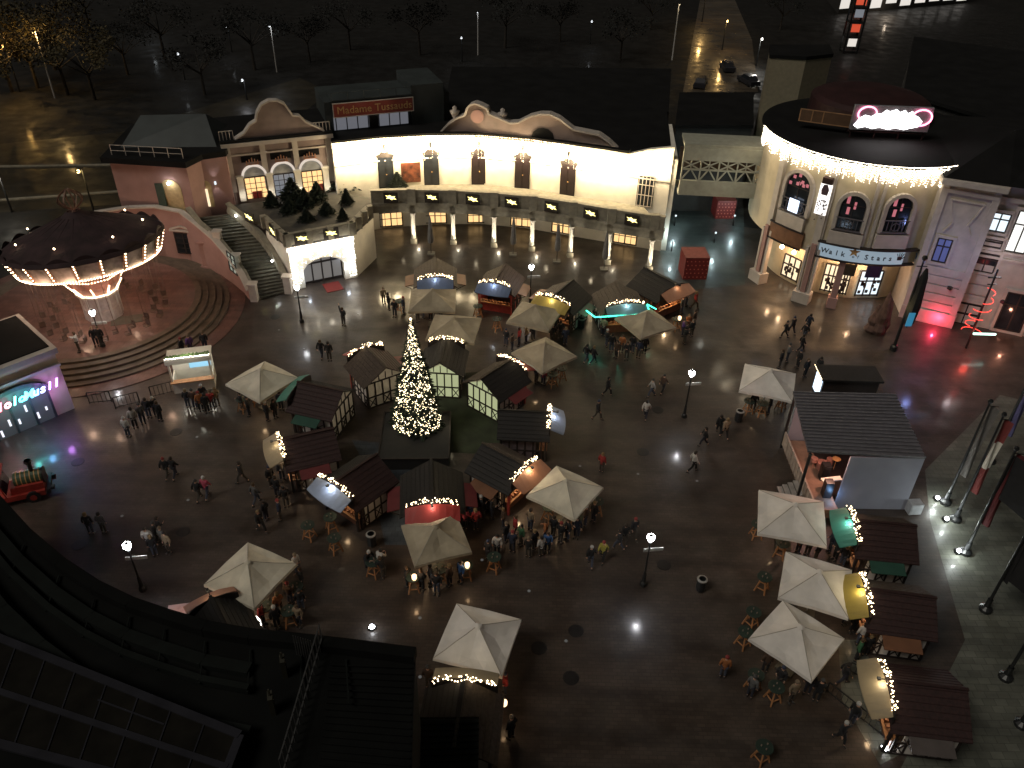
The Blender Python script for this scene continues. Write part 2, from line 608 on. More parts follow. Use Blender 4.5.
# balcony: slab, fascia, parapet
bm_ = M()
fr2 = [p.to_2d() for p in FRONT]
bm_.prism(fr2 + [p.to_2d() - Vector((0, .02)) for p in reversed(WALL[1:-1])], 3.95, 4.3)
bm_.build('balcony_floor', stone_m, arc, True)
pm = M()
pm.wall(FRONT, 3.25, 3.93, .5)
pm.wall([p + V2(0, -.1, 0) for p in FRONT], 3.94, 4.25, .7)
pm.wall(FRONT, 4.32, 5.35, .3)
pm.wall([p + V2(0, -.08, 0) for p in FRONT], 5.36, 5.56, .5)
for p in COLS:
    pm.box((p.x, p.y + .1, 4.9), (.8, .6, 1.5))
pm.build('balustrade', stone_m, arc, True)
for p in COLS:
    c = M()
    c.lathe((p.x, p.y, 0), [(.24, .55), (.22, 1.2), (.19, 3.0), (.27, 3.05), (.27, 3.2)], 14)
    o = c.build('column', white_w, arc, True, smooth=True)
    c = M()
    c.box((p.x, p.y, .28), (.62, .62, .56))
    c.build('plinth', stone_m, o, True)
    lamp('column_uplight', (p.x + .15, p.y - .85, .25), 420, (1, .88, .68), .06, arc, spot=.9, aim=Vector((-.04, .34, 1))).data.specular_factor = .02
    lamp('column_footlight', (p.x + .5, p.y - .55, .45), 34, (1, .86, .62), .06, arc).data.specular_factor = .05
# upper doors
for px, py, light in ((387, 188, 0), (432, 186, 0), (479, 187, 1), (522, 189, 1), (567, 194, 1)):
    p, a = on_poly(px, py, WALL)
    mx = Matrix.Translation((p.x, p.y, 4.3)) @ Matrix.Rotation(a, 4, 'Z')
    d = M(mx)
    d.box((0, -.06, 1.55), (1.5, .1, 3.1))
    for s in (-1, 1):
        d.box((s * .36, -.13, 1.55), (.56, .05, 2.8))
    dm = d.build('door', wood_dk if light else glass_dk, arc, True)
    t = M(mx)
    t.plate((0, -.14, 3.1), 0, [(-.85, 0), (-.85, .25), (-.5, .3), (-.3, .55), (0, .42), (.3, .55), (.5, .3), (.85, .25), (.85, 0)], .1)
    t.build('door_crest', timber, dm, True)
    k = M(mx)
    k.ball((.05, -.2, 1.4), .06, 6)
    k.build('handle', gold_m, dm, True)
    l = M(mx)
    l.box((0, -.2, 4.1), (.16, .2, .5))
    l.build('wall_lantern', steel_dk, arc, True)
# glazed bay with a grille on the right
p, a = on_poly(645, 195, WALL)
mx = Matrix.Translation((p.x, p.y, 4.3)) @ Matrix.Rotation(a, 4, 'Z')
d = M(mx)
d.box((0, -.05, 1.5), (1.6, .08, 3.0))
dm = d.build('door', glass_dk, arc, True)
d = M(mx)
for i in range(5):
    d.box((-.7 + .35 * i, -.14, 1.6), (.06, .06, 3.2))
for z in (.1, 1.2, 2.2, 3.15):
    d.box((0, -.14, z), (1.6, .05, .06))
d.build('grille', pale_w, dm, True)
# two poster panels
pp, a = on_poly(411, 176, WALL)
mx = Matrix.Translation((pp.x, pp.y, 5.7)) @ Matrix.Rotation(a, 4, 'Z')
q = M(mx)
q.box((0, -.05, 0), (1.9, .07, 2.0))
pf = q.build('picture_panel', mat('brown_picture', (.16, .05, .025), .5, .8, 2.2), arc, True)
# moulding ledge across the wall
lm = M()
for a, b in zip(WALL[:-1], WALL[1:]):
    lm.bar(a + V2(0, -.06, 7.1), b + V2(0, -.06, 7.1), .14, .12)
lm.build('string_course', pale_w, arc, True)
# lit arcade windows
for px, py in ((391, 220), (435, 217), (479, 220), (522, 223), (563, 229), (625, 239)):
    p, a = on_poly(px, py, WALL)
    mx = Matrix.Translation((p.x, p.y, 1.2)) @ Matrix.Rotation(a, 4, 'Z')
    w = M(mx)
    w.box((0, -.03, 0), (2.3, .05, 2.0))
    wo = w.build('window', warm_win, arc, True)
    w = M(mx)
    for x in (-1.15, -.6, 0, .6, 1.15):
        w.box((x, -.08, 0), (.12 if x in (0, 1.15, -1.15) else .05, .06, 2.1))
    for z in (-1.0, -.2, .45, 1.0):
        w.box((0, -.085, z), (2.3, .05, .1 if abs(z) == 1 else .06))
    w.build('frame', timber, wo, True)
for p in ((-11.5, 1), (-4, 1), (3.2, 1), (7.6, 1), (11, 1)):
    q = min(COLS, key=lambda c: abs(c.x - p[0]))
    lamp('arcade_lamp', (p[0], q.y + 2.2, 3.1), 22, (1, .82, .56), .12, arc)
# gable parapet on the roof
A, B = V2(-7.9, 79.3), V2(9.8, 75.9)
ang = math.atan2(B.y - A.y, B.x - A.x)
outl = [(170, 228), (205, 190), (240, 165), (280, 150), (287, 122), (300, 108), (322, 100), (345, 108), (372, 122), (380, 145), (440, 170), (470, 184), (505, 182), (560, 155), (600, 146), (640, 147), (680, 165), (740, 212), (850, 234), (890, 262), (930, 300)]
pts = [on_plane(400 + x / 4.267, 80 + y / 4.267, A, B) for x, y in outl]
zb = 9.3
gp = M()
gp.plate((A.x, A.y, 0), ang, [(pts[0][0], zb)] + pts + [(pts[-1][0], zb)], .6)
gable = gp.build('gable_parapet', taupe_w, arc, True)
gq = M(Matrix.Translation(A) @ Matrix.Rotation(ang, 4, 'Z'))
for (u, z), (u2, z2) in zip(pts[:-1], pts[1:]):
    gq.bar((u, .2, z + .05), (u2, .2, z2 + .05), 1.0, .16)
gq.build('gable_coping', pale_w, gable, True)
for x, y in ((230, 140), (435, 150)):
    u, z = on_plane(400 + x / 4.267, 80 + y / 4.267, A, B)
    v = M(Matrix.Translation(A) @ Matrix.Rotation(ang, 4, 'Z'))
    v.lathe((u, .3, z - 1.0), [(.3, 0), (.3, .2), (.14, .35), (.42, .9), (.5, 1.1), (.2, 1.2), (.24, 1.45), (.02, 1.6)], 10)
    v.build('urn', pale_w, gable, True, smooth=True)
u, z = on_plane(400 + 330 / 4.267, 80 + 155 / 4.267, A, B)
v = M(Matrix.Translation(A) @ Matrix.Rotation(ang, 4, 'Z'))
v.cyl((u, -.12, z), (u, 0, z), .62, n=18)
v.build('medallion', pink_w, gable, True)
u, z = on_plane(400 + 610 / 4.267, 80 + 222 / 4.267, A, B)
v = M(Matrix.Translation(A) @ Matrix.Rotation(ang, 4, 'Z'))
v.plate((u, -.05, z - .55), 0, [(-1.1, 0), (1.1, 0), (.95, .5), (.5, .85), (0, .95), (-.5, .85), (-.95, .5)], .06)
v.build('lunette', roof_dk, gable, True)


def curtain(m, pts, ztop, drop, dens, rr, jit=.06):
    for i, (a, b) in enumerate(zip(pts[:-1], pts[1:])):
        L = (b - a).length
        n = max(1, int(L * dens))
        za, zb_ = ztop[i], ztop[i + 1]
        for k in range(n):
            t = (k + rnd() * .6) / n
            q = a.lerp(b, t)
            z = za + (zb_ - za) * t
            ln = drop * (.35 + .65 * rnd())
            zz = 0
            while zz < ln:
                m.octa((q.x + (rnd() - .5) * jit, q.y + (rnd() - .5) * jit, z - zz), rr * (.7 + .6 * rnd()))
                zz += .13 + .12 * rnd()


fl = M()
ztops = [9.35, 9.35, 9.35, 9.35, 9.35, 9.3, 9.15, 9.8, 10.3]
curtain(fl, [p + V2(0, -.35, 0) for p in WALL], ztops, .8, 9, .035)
curtain(fl, [p + V2(0, -.3, 0) for p in WALL], ztops, 2.4, 3.0, .03)
o = fl.build('light_curtain', bulb_w, arc, True)
o['kind'] = 'stuff'
for i, (a, b) in enumerate(zip(WALL[:-1], WALL[1:])):
    L = (b - a).length
    n = max(1, round(L / 1.7))
    for k in range(n):
        t = (k + .5) / n
        q = a.lerp(b, t)
        z = ztops[i] * (1 - t) + ztops[i + 1] * t
        lamp('curtain_glow', (q.x, q.y - .85, z - 1.55), 400, (1, .79, .48), .25, arc).data.specular_factor = .12
# gold light ornaments hung on dark squares along the parapet


def ornament(px, py, poly, z, parent=None, size=.8):
    p, a = on_poly(px, py, poly)
    mx = Matrix.Translation((p.x, p.y, z)) @ Matrix.Rotation(a, 4, 'Z')
    t = thing('parapet_ornament', '', 'light ornament', (p.x, p.y, z), a, 'gold light ornaments along the balcony parapets')
    b = M()
    b.box((0, -.2, 0), (1.35, .06, 1.0))
    b.build('backing', timber, t)
    b = M()
    b.plate((0, -.26, 0), 0, [(-.5, .28), (-.3, .1), (-.42, -.05), (-.15, -.03), (.1, -.2), (.2, -.1), (.52, -.16), (.3, .02), (.42, .16), (.1, .14), (-.12, .3), (-.22, .2)], .04)
    b.build('lit_shape', neon_y, t)
    lamp('ornament_glow', (0, -.45, 0), 1.5, (1, .85, .35), .1, t, world=False)
    return t


orn = []
for i, (px, py) in enumerate(((391, 200), (432, 199), (473, 199), (512, 202), (552, 206), (591, 214), (632, 223))):
    t = ornament(px, py, FRONT, 4.85)
    t['label'] = ['first', 'second', 'third', 'fourth', 'fifth', 'sixth', 'last'][i] + ' gold light ornament from the left on the long arcade balcony' if i else 'gold light ornament at the left end of the long arcade balcony'
for i, (p, w) in enumerate(((V2(-8.1, 71.6), 0), (V2(-.2, 71.8), 0), (V2(4.0, 70.6), 0), (V2(8.4, 69.2), 0))):
    t = thing('closed_parasol', ['furled grey parasol between the two leftmost arcade columns', 'furled grey parasol before the middle arcade columns', 'furled grey parasol right of the middle arcade columns', 'furled grey parasol before the right arcade columns'][i], 'parasol', p, 0, 'furled parasols in front of the arcade')
    c = M()
    c.cyl((0, 0, .1), (0, 0, 3.9), .035)
    c.build('pole', steel_dk, t)
    c = M()
    c.lathe((0, 0, 1.2), [(.26, 0), (.3, .4), (.22, 1.4), (.1, 2.5), (.03, 2.75)], 9)
    c.build('canopy', mat('grey_cloth', (.2, .19, .18), .85, .2), t)
    c = M()
    c.box((0, 0, .06), (.7, .7, .12))
    c.build('base', stone_m, t)
# rooftop pavilion with the red sign
pv = thing('rooftop_pavilion', 'dark grey glazed pavilion with a long red sign on the roof', 'building', (-10.5, 83, 9.25))
A2, B2 = S(330, 138, 9.3), S(410, 130, 9.3)
a2 = math.atan2(B2.y - A2.y, B2.x - A2.x)
mid = (A2 + B2) / 2
mx = Matrix.Translation((mid.x + .2, mid.y + 1.6, 9.25)) @ Matrix.Rotation(a2, 4, 'Z')
L2 = (B2 - A2).length
q = M(mx)
q.box((1.6, 3.3, 1.4), (L2 + 4.6, 5.4, 2.8))
q.box((L2 * .5 + 1.6, 3.2, 1.9), (3.3, 5.8, 3.8))
q.build('wall', roof_gr, pv, True)
q = M(mx)
q.box((-.2, .5, .75), (L2 * .94, .1, 1.3))
wo = q.build('window', glow('dim_white_window', (.85, .87, 1), .14), pv, True)
q = M(mx)
for i in range(8):
    q.box((-L2 * .47 + i * L2 * .94 / 7, .42, .8), (.09, .12, 1.6))
q.box((.0, .38, .9), (.9, .14, 1.7))
q.build('frame', steel_dk, wo, True)
q = M(mx)
q.box((0, -.1, 2.15), (L2, .12, 1.25))
sg = q.build('sign', mat('red_sign_board', (.24, .035, .025), .5, .15, 2), pv, True)
q = M(mx)
for z in (1.5, 2.8):
    q.box((0, -.14, z), (L2 + .1, .1, .07))
for x in (-1, 1):
    q.box((x * L2 / 2, -.14, 2.15), (.07, .1, 1.3))
q.build('sign_frame', pale_w, sg, True)
put_text('Madame Tussauds', 1.0, mx @ Vector((.1, -.19, 2.12)), a2, gold_m, sg, .02)
q = M(mx)
q.prism([(-L2 * .5, .2), (L2 * .5, .2), (L2 * .5, 3.2), (-L2 * .5, 3.2)], 2.84, 3.0)
for i in range(6):
    q.box((-L2 * .5 + i * L2 / 5, .2, 3.3), (.05, .05, .8))
q.box((0, .2, 3.7), (L2, .04, .04))
q.build('roof_rail', roof_gr, pv, True)

# ================================================================== LEFT WING WITH THREE ARCHED WINDOWS
def T2(px, py, z, a):
    p = S(px, py, z)
    return Matrix.Translation(p) @ Matrix.Rotation(a, 4, 'Z')


GA, GB = V2(-26.9, 73.0), V2(-17.7, 76.6)
ga = math.atan2(GB.y - GA.y, GB.x - GA.x)
GL = (GB - GA).length
gb = thing('gabled_building', 'taupe building with three arched lit windows under a round scrolled gable', 'building', GA, ga)
q = M()
q.box((GL / 2, 3.5, 4.95), (GL, 7, 9.9))
q.build('wall', taupe_w, gb)
q = M()
q.box((GL / 2, -.12, 9.7), (GL + .3, .5, .35))
q.box((GL / 2, -.06, 8.7), (GL, .2, .14))
for x in (.35, GL - .35, GL * .35, GL * .65):
    q.box((x, -.07, 7.4), (.5, .16, 4.4))
q.build('cornice', pale_w, gb)
q = M()
q.box((GL / 2, 3.4, 10.0), (GL + .3, 7.4, .2))
q.build('roof', roof_dk, gb)
gpts = [(1.2, 0), (2.1, .5), (2.7, 1.2), (3.3, 1.5), (3.5, 2.2), (4.0, 2.9), (4.7, 3.2), (5.4, 3.15), (6.0, 2.8), (6.4, 2.1), (6.6, 1.7), (7.2, 1.6), (7.7, 1.0), (8.7, .4), (9.3, 0)]
q = M()
q.plate((0, .1, 10.1), 0, gpts, .5)
gg = q.build('gable', taupe_w, gb)
q = M()
for a, b in zip(gpts[:-1], gpts[1:]):
    q.bar((a[0], .3, 10.1 + a[1]), (b[0], .3, 10.1 + b[1]), .75, .14)
q.build('coping', pale_w, gg)
q = M()
for x0, x1 in ((-.1, 1.1), (8.0, GL)):
    n = int((x1 - x0) / .3)
    for i in range(n + 1):
        q.box((x0 + (x1 - x0) * i / n, .2, 10.5), (.06, .06, .8))
    q.box(((x0 + x1) / 2, .2, 10.9), (x1 - x0, .06, .06))
q.build('roof_rail', pale_w, gb)
for i, x in enumerate((2.35, 5.0, 7.65)):
    arch = [(-1.0, 0), (1.0, 0), (1.0, 2.2)] + [(math.cos(PI * k / 12), 2.2 + math.sin(PI * k / 12)) for k in range(1, 12)] + [(-1.0, 2.2)]
    q = M()
    q.plate((x, -.05, 4.35), 0, arch, .04)
    wo = q.build('window', [warm_win, glow('dim_cool_window', (.8, .85, .95), .22), warm_win][i], gb)
    q = M()
    q.plate((x, -.12, 4.35), 0, [(-.98, 2.15), (.98, 2.15)] + [(.98 * math.cos(PI * k / 12), 2.2 + .98 * math.sin(PI * k / 12)) for k in range(1, 12)], .06)
    q.build('lunette', mat('grey_lunette', (.3, .32, .34), .5, .3, 2), wo)
    q = M()
    for xx in (-.98, -.5, 0, .5, .98):
        q.box((x + xx, -.13, 5.4), (.09 if xx in (0, -.98, .98) else .04, .06, 2.1))
    for z in (4.4, 4.9, 5.4, 5.9, 6.5):
        q.box((x, -.135, z), (2, .05, .12 if z == 6.5 else .04))
    if i != 1:
        q.box((x + (.5 if i == 2 else 0), -.14, 4.75), (.9, .03, .7), mi=1)
    q.build('frame', [timber, red_pl], wo)
    q = M()
    for k in range(12):
        a0, a1 = PI * k / 12, PI * (k + 1) / 12
        q.bar((x + 1.08 * math.cos(a0), -.18, 6.55 + 1.08 * math.sin(a0)), (x + 1.08 * math.cos(a1), -.18, 6.55 + 1.08 * math.sin(a1)), .16, .2)
    q.build('arch_moulding', glow('glowing_moulding', (1, .86, .74), .7), wo)  # moulding glows by itself in place of lamplight on it
    q = M()
    for k in range(5):
        q.box((x - .5 + .25 * k, -.25, 7.95 + .12 * (2 - abs(k - 2))), (.1, .12, .35))
    q.box((x, -.25, 7.78), (1.2, .16, .1))
    q.build('crest', mat('copper_crest', (.35, .17, .1), .5, .3), wo)
    q = M()
    q.box((x, -.06, 8.25), (1.9, .05, .6))
    q.build('upper_window', roof_dk, gb)
    lamp('window_glow', GA + Matrix.Rotation(ga, 3, 'Z') @ V2(x, -1.0, 6.2), 14, (1, .78, .5), .15, gb)
for i, x in enumerate((1.0, 3.7, 6.3, 8.95)):
    q = M()
    q.box((x, -.2, 5.5), (.55, .4, 2.3))
    q.box((x, -.24, 6.7), (.7, .5, .16))
    q.build('pilaster', white_w, gb)
    lamp('pilaster_lamp', GA + Matrix.Rotation(ga, 3, 'Z') @ V2(x, -.85, 4.9), 10, (1, .92, .8), .05, gb)

# ================================================================== PINK BUILDING ON THE LEFT
PA, PB, PC, PD = V2(-36.3, 70.4), V2(-29.2, 69.6), V2(-28.6, 71.6), V2(-26.6, 72.6)
pk = thing('pink_building', 'pink two-storey building under a slanted dark roof behind the ride', 'building', PA)
q = M()
q.prism([PA.to_2d(), PB.to_2d(), PC.to_2d(), PD.to_2d(), (-27.5, 78), (-37, 78.5)], 0, 9)
q.build('wall', pink_w, pk, True)
q = M()
q.prism([(-36.8, 69.9), (-29.0, 69.1), (-28.2, 71.2), (-26.4, 72.2), (-27, 78.6), (-37.5, 79)], 9.0, 9.5)
q.build('cornice', roof_dk, pk, True)
q = M()
n = q.add([(-36, 72.5, 9.5), (-27.5, 73.2, 9.5), (-27.2, 78.2, 9.5), (-37, 78.7, 9.5), (-35, 75.8, 11.4), (-29, 76.0, 11.6)])
for f in ((0, 1, 5, 4), (1, 2, 5), (2, 3, 4, 5), (3, 0, 4)):
    q.face([n + k for k in f])
ro = q.build('roof', roof_gr, pk, True)
q = M()
for i in range(6):
    x = -36 + i * 1.3
    q.box((x, 70.6 - .1 * i, 9.95), (.06, .06, .9))
q.bar((-36, 70.6, 10.4), (-29.5, 70.1, 10.4), .05)
q.bar((-36, 70.6, 9.9), (-29.5, 70.1, 9.9), .04)
q.build('roof_rail', pale_w, pk, True)
ap = math.atan2(PB.y - PA.y, PB.x - PA.x)


def niche(px, py, a, b, name, w, h, m, zb, par):
    u, z = on_plane(px, py, a, b)
    an = math.atan2(b.y - a.y, b.x - a.x)
    e = (b - a).normalized()
    o = V2(a.x + e.x * u, a.y + e.y * u, zb)
    q = M()
    q.plate(o + V2(0, 0, 0) + Vector((math.sin(an), -math.cos(an), 0)) * .05, an, [(-w, 0), (w, 0), (w, h)] + [(w * math.cos(PI * k / 10), h + w * math.sin(PI * k / 10)) for k in range(1, 10)] + [(-w, h)], .04)
    return q.build(name, m, par, True), o, an


no, o, an = niche(172, 192, PA, PB, 'doorway', .95, 2.4, mat('ochre_door', (.5, .38, .2), .7), 4.3, pk)
q = M()
q.box(o + V2(-1.0, -.15, 1.5), (.7, .1, 3.0))
q.build('shutter', mat('green_shutter', (.03, .06, .045), .6), pk, True)
q = M()
q.ball(o + V2(.0, -.35, 3.1), .14, 8)
q.build('wall_lamp', lamp_gl, pk, True)
lamp('wall_lamp_light', o + V2(.05, -.45, 3.0), 14, (1, .86, .55), .08, pk)
no, o, an = niche(204, 185, PC, PD, 'doorway', .6, 2.0, mat('ochre_door', (.5, .38, .2)), 4.3, pk)
q = M()
q.box(o + V2(.15, -.12, 1.0), (.25, .06, 1.7))
q.build('lit_slot', warm_win2, pk, True)
u, z = on_plane(215, 182, PC, PD)
e = (PD - PC).normalized()
o = V2(PC.x + e.x * u, PC.y + e.y * u, z)
q = M()
q.box(o + V2(.1, -.25, 0), (.14, .14, .28))
q.build('wall_lamp', cool_win, pk, True)
for sgn in (1, -1):
    lamp('wall_washer', o + V2(.12, -.4, .1 * sgn), 22, (.92, .92, 1), .04, pk, spot=1.1, aim=Vector((0, .3, sgn)))

# ------------------------------------------------------------------ terrace pavilion with the bright arch
F1, F2 = V2(-19.6, 63.9), V2(-14.4, 66.6)
tp = thing('terrace_pavilion', 'low pavilion bright with fairy lights round a wide arched entrance', 'pavilion', F1)
fa = math.atan2(F2.y - F1.y, F2.x - F1.x)
FL = (F2 - F1).length
mx = Matrix.Translation(F1) @ Matrix.Rotation(fa, 4, 'Z')
TERR = [F1.to_2d(), F2.to_2d(), Vector((-13.2, 70.5)), Vector((-13.9, 74.5)), Vector((-17.6, 76)), Vector((-26.6, 72.2)), Vector((-26.5, 70.5)), Vector((-22.5, 67.6))]
q = M()
ar = [(0, 0), (1.1, 0), (1.1, 1.7), (1.5, 2.15), (2.2, 2.5), (2.95, 2.6), (3.7, 2.5), (4.4, 2.15), (4.75, 1.7), (4.75, 0), (FL, 0), (FL, 4.1), (0, 4.1)]
q.plate(F1, fa, ar, .5)
q.wall([F2, V2(-13.2, 70.5)], 0, 4.1, .4)
q.wall([V2(-22.4, 67.5), F1 + V2(-.05, .1)], 0, 4.1, .4)
q.build('wall', white_w, tp, True)
q = M()
q.prism([tuple(p) for p in TERR], 4.1, 4.3)
q.build('terrace_floor', mat('terrace_floor_stone', (.05, .047, .04), .8, .4, 1.5), tp, True)
q = M()
edge = [V2(-22.5, 67.6), F1, F2, V2(-13.4, 70.3)]
q.wall(edge, 4.3, 5.2, .28)
q.wall([p + V2(0, -.06, 0) for p in edge], 5.2, 5.36, .42)
for a, b in zip(edge[:-1], edge[1:]):
    for t in (0.02, .34, .66, .98):
        p = a.lerp(b, t)
        q.box((p.x, p.y, 4.85), (.5, .5, 1.15), fa)
q.build('parapet', stone_m, tp, True)
q = M(mx)
q.box((2.92, .75, 1.3), (3.7, .08, 2.7))
wo = q.build('entrance_glazing', glow('grey_glass_lit', (.9, .85, .8), .16), tp, True)
q = M(mx)
for x in (1.15, 2.0, 2.9, 3.8, 4.7):
    q.box((x, .68, 1.3), (.12, .1, 2.6))
for z in (.1, 1.9):
    q.box((2.9, .66, z), (3.6, .1, .14))
q.build('frame', timber, wo, True)
q = M()
top = [F1 + V2(0, -.3, 0), F2 + V2(0.1, -.3, 0)]
curtain(q, top, [4.15, 4.15], .6, 10, .035)
for k in range(10):
    t = (k + .5) / 10
    for x in (.06 + .5 * rnd(), FL - .1 - .6 * rnd()):
        c = mx @ V2(x, -.3, 0)
        for zz in range(14):
            q.octa((c.x + (rnd() - .5) * .1, c.y, .4 + zz * .26 + .1 * rnd()), .03)
for k in range(420):
    x, z = FL * rnd(), .4 + 3.6 * rnd() ** .7
    if 1.0 < x < 4.9 and z < 2.75 - ((x - 2.95) / 2) ** 2 * .7:
        continue
    c = mx @ V2(x, -.12, z)
    q.octa(c, .022 + .02 * rnd())
o = q.build('light_curtain', bulb_c, tp, True)
o['kind'] = 'stuff'
for x in (.5, 1.6, 2.9, 4.2, 5.4):
    c = mx @ V2(x, -.7, 3.6)
    lamp('curtain_glow', c, 34, (1, .88, .68), .2, tp)
lamp('entrance_glow', mx @ V2(1.2, -.5, 1.2), 26, (.75, .85, 1), .1, tp)
lamp('entrance_glow', mx @ V2(4.8, -.5, 1.2), 26, (.75, .85, 1), .1, tp)
for i, (px, py, lab) in enumerate(((301, 234, 'left gold light ornament over the bright arched entrance'), (330, 229, 'right gold light ornament over the bright arched entrance'))):
    ornament(px, py, [F1, F2], 4.8)['label'] = lab
for px, py, lab in ((250, 212, 'upper gold light ornament beside the curved stairs'), (274, 226, 'lower gold light ornament beside the curved stairs')):
    ornament(px, py, [V2(-26, 70), V2(-22.5, 67.6), F1], 4.8)['label'] = lab
q = M()
q.box(S(333, 287).to_tuple()[:2] + (.02,), (1.5, 1.7, .03), fa)
tag(q.build('red_carpet', mat('red_carpet', (.16, .018, .016), .95, .2, 6)), 'small red carpet on the ground before the bright arched entrance', 'carpet')

# ------------------------------------------------------------------ curved stairs and the pink retaining wall
st = thing('curved_stairs', 'curved stone stairway climbing from the plaza to the terrace', 'stairs', (-22, 65, 0))
outer = [V2(-19.9, 63.4), V2(-20.6, 64.6), V2(-21.7, 66.2), V2(-23.0, 67.7), V2(-24.7, 69.2), V2(-26.4, 70.2)]
inner = [V2(-22.5, 61.9), V2(-23.5, 63.3), V2(-24.9, 65.0), V2(-26.5, 66.6), V2(-28.4, 67.9), V2(-29.6, 69.0)]


def along(pts, t):
    f = t * (len(pts) - 1)
    i = min(int(f), len(pts) - 2)
    return pts[i].lerp(pts[i + 1], f - i)


q = M()
NS = 26
for i in range(NS):
    a, b = i / NS, (i + 1) / NS
    z = 4.3 * (i + 1) / NS
    p = [along(inner, a), along(outer, a), along(outer, b), along(inner, b)]
    q.prism([v.to_2d() for v in p], 0, z)
q.build('steps', stonedk, st, True)
q = M()
N = 20
for pts, nm in ((outer, 'parapet'), (inner, 'parapet')):
    q = M()
    for i in range(N):
        a, b = along(pts, i / N), along(pts, (i + 1) / N)
        za, zb_ = 4.3 * i / N, 4.3 * (i + 1) / N
        q.bar(a + V2(0, 0, za + .55), b + V2(0, 0, zb_ + .55), .3, .9)
        q.bar(a + V2(0, 0, za + 1.05), b + V2(0, 0, zb_ + 1.05), .5, .14)
    q.build(nm, stone_m, st, True)
for t, pts in ((.0, inner), (.33, inner), (.6, inner), (.0, outer)):
    p = along(pts, t)
    q = M()
    z = 4.3 * t
    q.box((p.x, p.y, z + .8), (.62, .62, 1.6))
    q.box((p.x, p.y, z + 1.66), (.8, .8, .14))
    q.build('newel_post', pale_w, st, True)
for t in (.3, .85):
    p = along(outer, t) + V2(-.35, -.25, 4.3 * t + .9)
    q = M()
    q.ball(p, .1, 8)
    q.build('step_lamp', lamp_gl, st, True)
    lamp('step_lamp_light', p + V2(-.2, -.2, .1), 10, (.9, 1, .8), .08, st)
rw = thing('retaining_wall', 'curved pink wall with two windows rising along the stairs', 'wall', (-28, 67, 0))
rp = [V2(-37.5, 67.6), V2(-35, 68.9), V2(-32.7, 69.2), V2(-30.3, 68.9), V2(-28.6, 67.6), V2(-26.7, 66.2), V2(-25.1, 64.6), V2(-23.7, 63.0), V2(-22.8, 61.7)]
q = M()
q.wall(rp, 0, 4, .3, ztop=[5.2, 5.2, 5.2, 4.9, 4.4, 3.6, 2.8, 1.9, 1.0])
q.build('wall', pink_w, rw, True)
q = M()
for (a, za), (b, zb_) in zip(list(zip(rp, [5.2, 5.2, 5.2, 4.9, 4.4, 3.6, 2.8, 1.9, 1.0]))[:-1], list(zip(rp, [5.2, 5.2, 5.2, 4.9, 4.4, 3.6, 2.8, 1.9, 1.0]))[1:]):
    q.bar(a + V2(0, .1, za + .06), b + V2(0, .1, zb_ + .06), .55, .14)
q.build('coping', pale_w, rw, True)
for px, py, w, h, m in ((185, 243, 1.6, 2.0, glass_dk), (233, 263, 1.4, 1.8, glow('greenish_lit_window', (.8, .9, .75), .35))):
    p, a = on_poly(px, py, rp)
    mx = Matrix.Translation(p) @ Matrix.Rotation(a, 4, 'Z')
    q = M(mx)
    q.box((0, -.05, 0), (w, .06, h))
    wo = q.build('window', m, rw, True)
    q = M(mx)
    for x in (-w / 2, 0, w / 2):
        q.box((x, -.1, 0), (.12, .08, h + .1))
    for k in range(5):
        q.box((0, -.1, -h / 2 + h * k / 4), (w, .06, .09 if k in (0, 4) else .04))
    q.build('frame', timber, wo, True)
    if m is glass_dk:
        q = M(mx)
        q.box((0, -.12, h / 2 + .3), (w + .7, .3, .16))
        for s in (-1, 1):
            q.bar((s * (w / 2 + .3), -.15, h / 2 + .38), (0, -.15, h / 2 + .75), .14)
        q.build('window_pediment', pale_w, wo, True)
sp = S(207, 268)
q = M()
q.box((sp.x, sp.y, .15), (.9, .9, .3))
q.box((sp.x, sp.y, 1.4), (.45, .45, 2.5))
q.box((sp.x, sp.y, 2.7), (.8, .8, .16))
tag(q.build('stone_pillar', pink_w), 'square pinkish stone pillar standing by the curved pink wall', 'pillar')

# ================================================================== FOOTBRIDGE OVER THE PASSAGE
br = thing('footbridge', 'pale green covered footbridge with lattice sides spanning the passage', 'bridge', (19, 70, 0))
BA, BB = V2(15.0, 72.6), V2(23.2, 72.0)
ab = math.atan2(BB.y - BA.y, BB.x - BA.x)
BL = (BB - BA).length
bridge_m = mat('pale_green_paint', (.36, .36, .29), .7, .15, 2)
mx = Matrix.Translation(BA) @ Matrix.Rotation(ab, 4, 'Z')
q = M(mx)
q.box((BL / 2, 1.4, 10.9), (BL, 3.0, .3))
q.box((BL / 2, -.1, 10.2), (BL, .25, 1.2))
q.build('upper_beam', bridge_m, br, True)
q = M(mx)
q.box((BL / 2, -.1, 7.0), (BL, .3, 1.4))
q.box((BL / 2, 1.4, 6.4), (BL, 3.0, .25))
q.build('lower_beam', bridge_m, br, True)
q = M(mx)
n = 5
for i in range(n):
    x0, x1 = BL * i / n, BL * (i + 1) / n
    xm = (x0 + x1) / 2
    q.bar((x0, -.12, 7.6), (xm, -.12, 8.8), .12)
    q.bar((x1, -.12, 7.6), (xm, -.12, 8.8), .12)
    q.bar((x0, -.18, 9.6), (x1, -.18, 8.75), .1)
    q.bar((x0, -.2, 8.75), (x1, -.2, 9.6), .1)
    q.box((x0 + .06, -.12, 8.6), (.12, .14, 2.1))
    q.box((xm, -.12, 9.2), (.1, .12, .9))
q.box((BL / 2, -.15, 8.75), (BL, .16, .14))
q.build('lattice', bridge_m, br, True)
q = M(mx)
q.box((BL / 2, 2.8, 8.7), (BL, .1, 2.2))
q.build('back_panel', mat('brown_panel', (.09, .06, .045), .7), br, True)
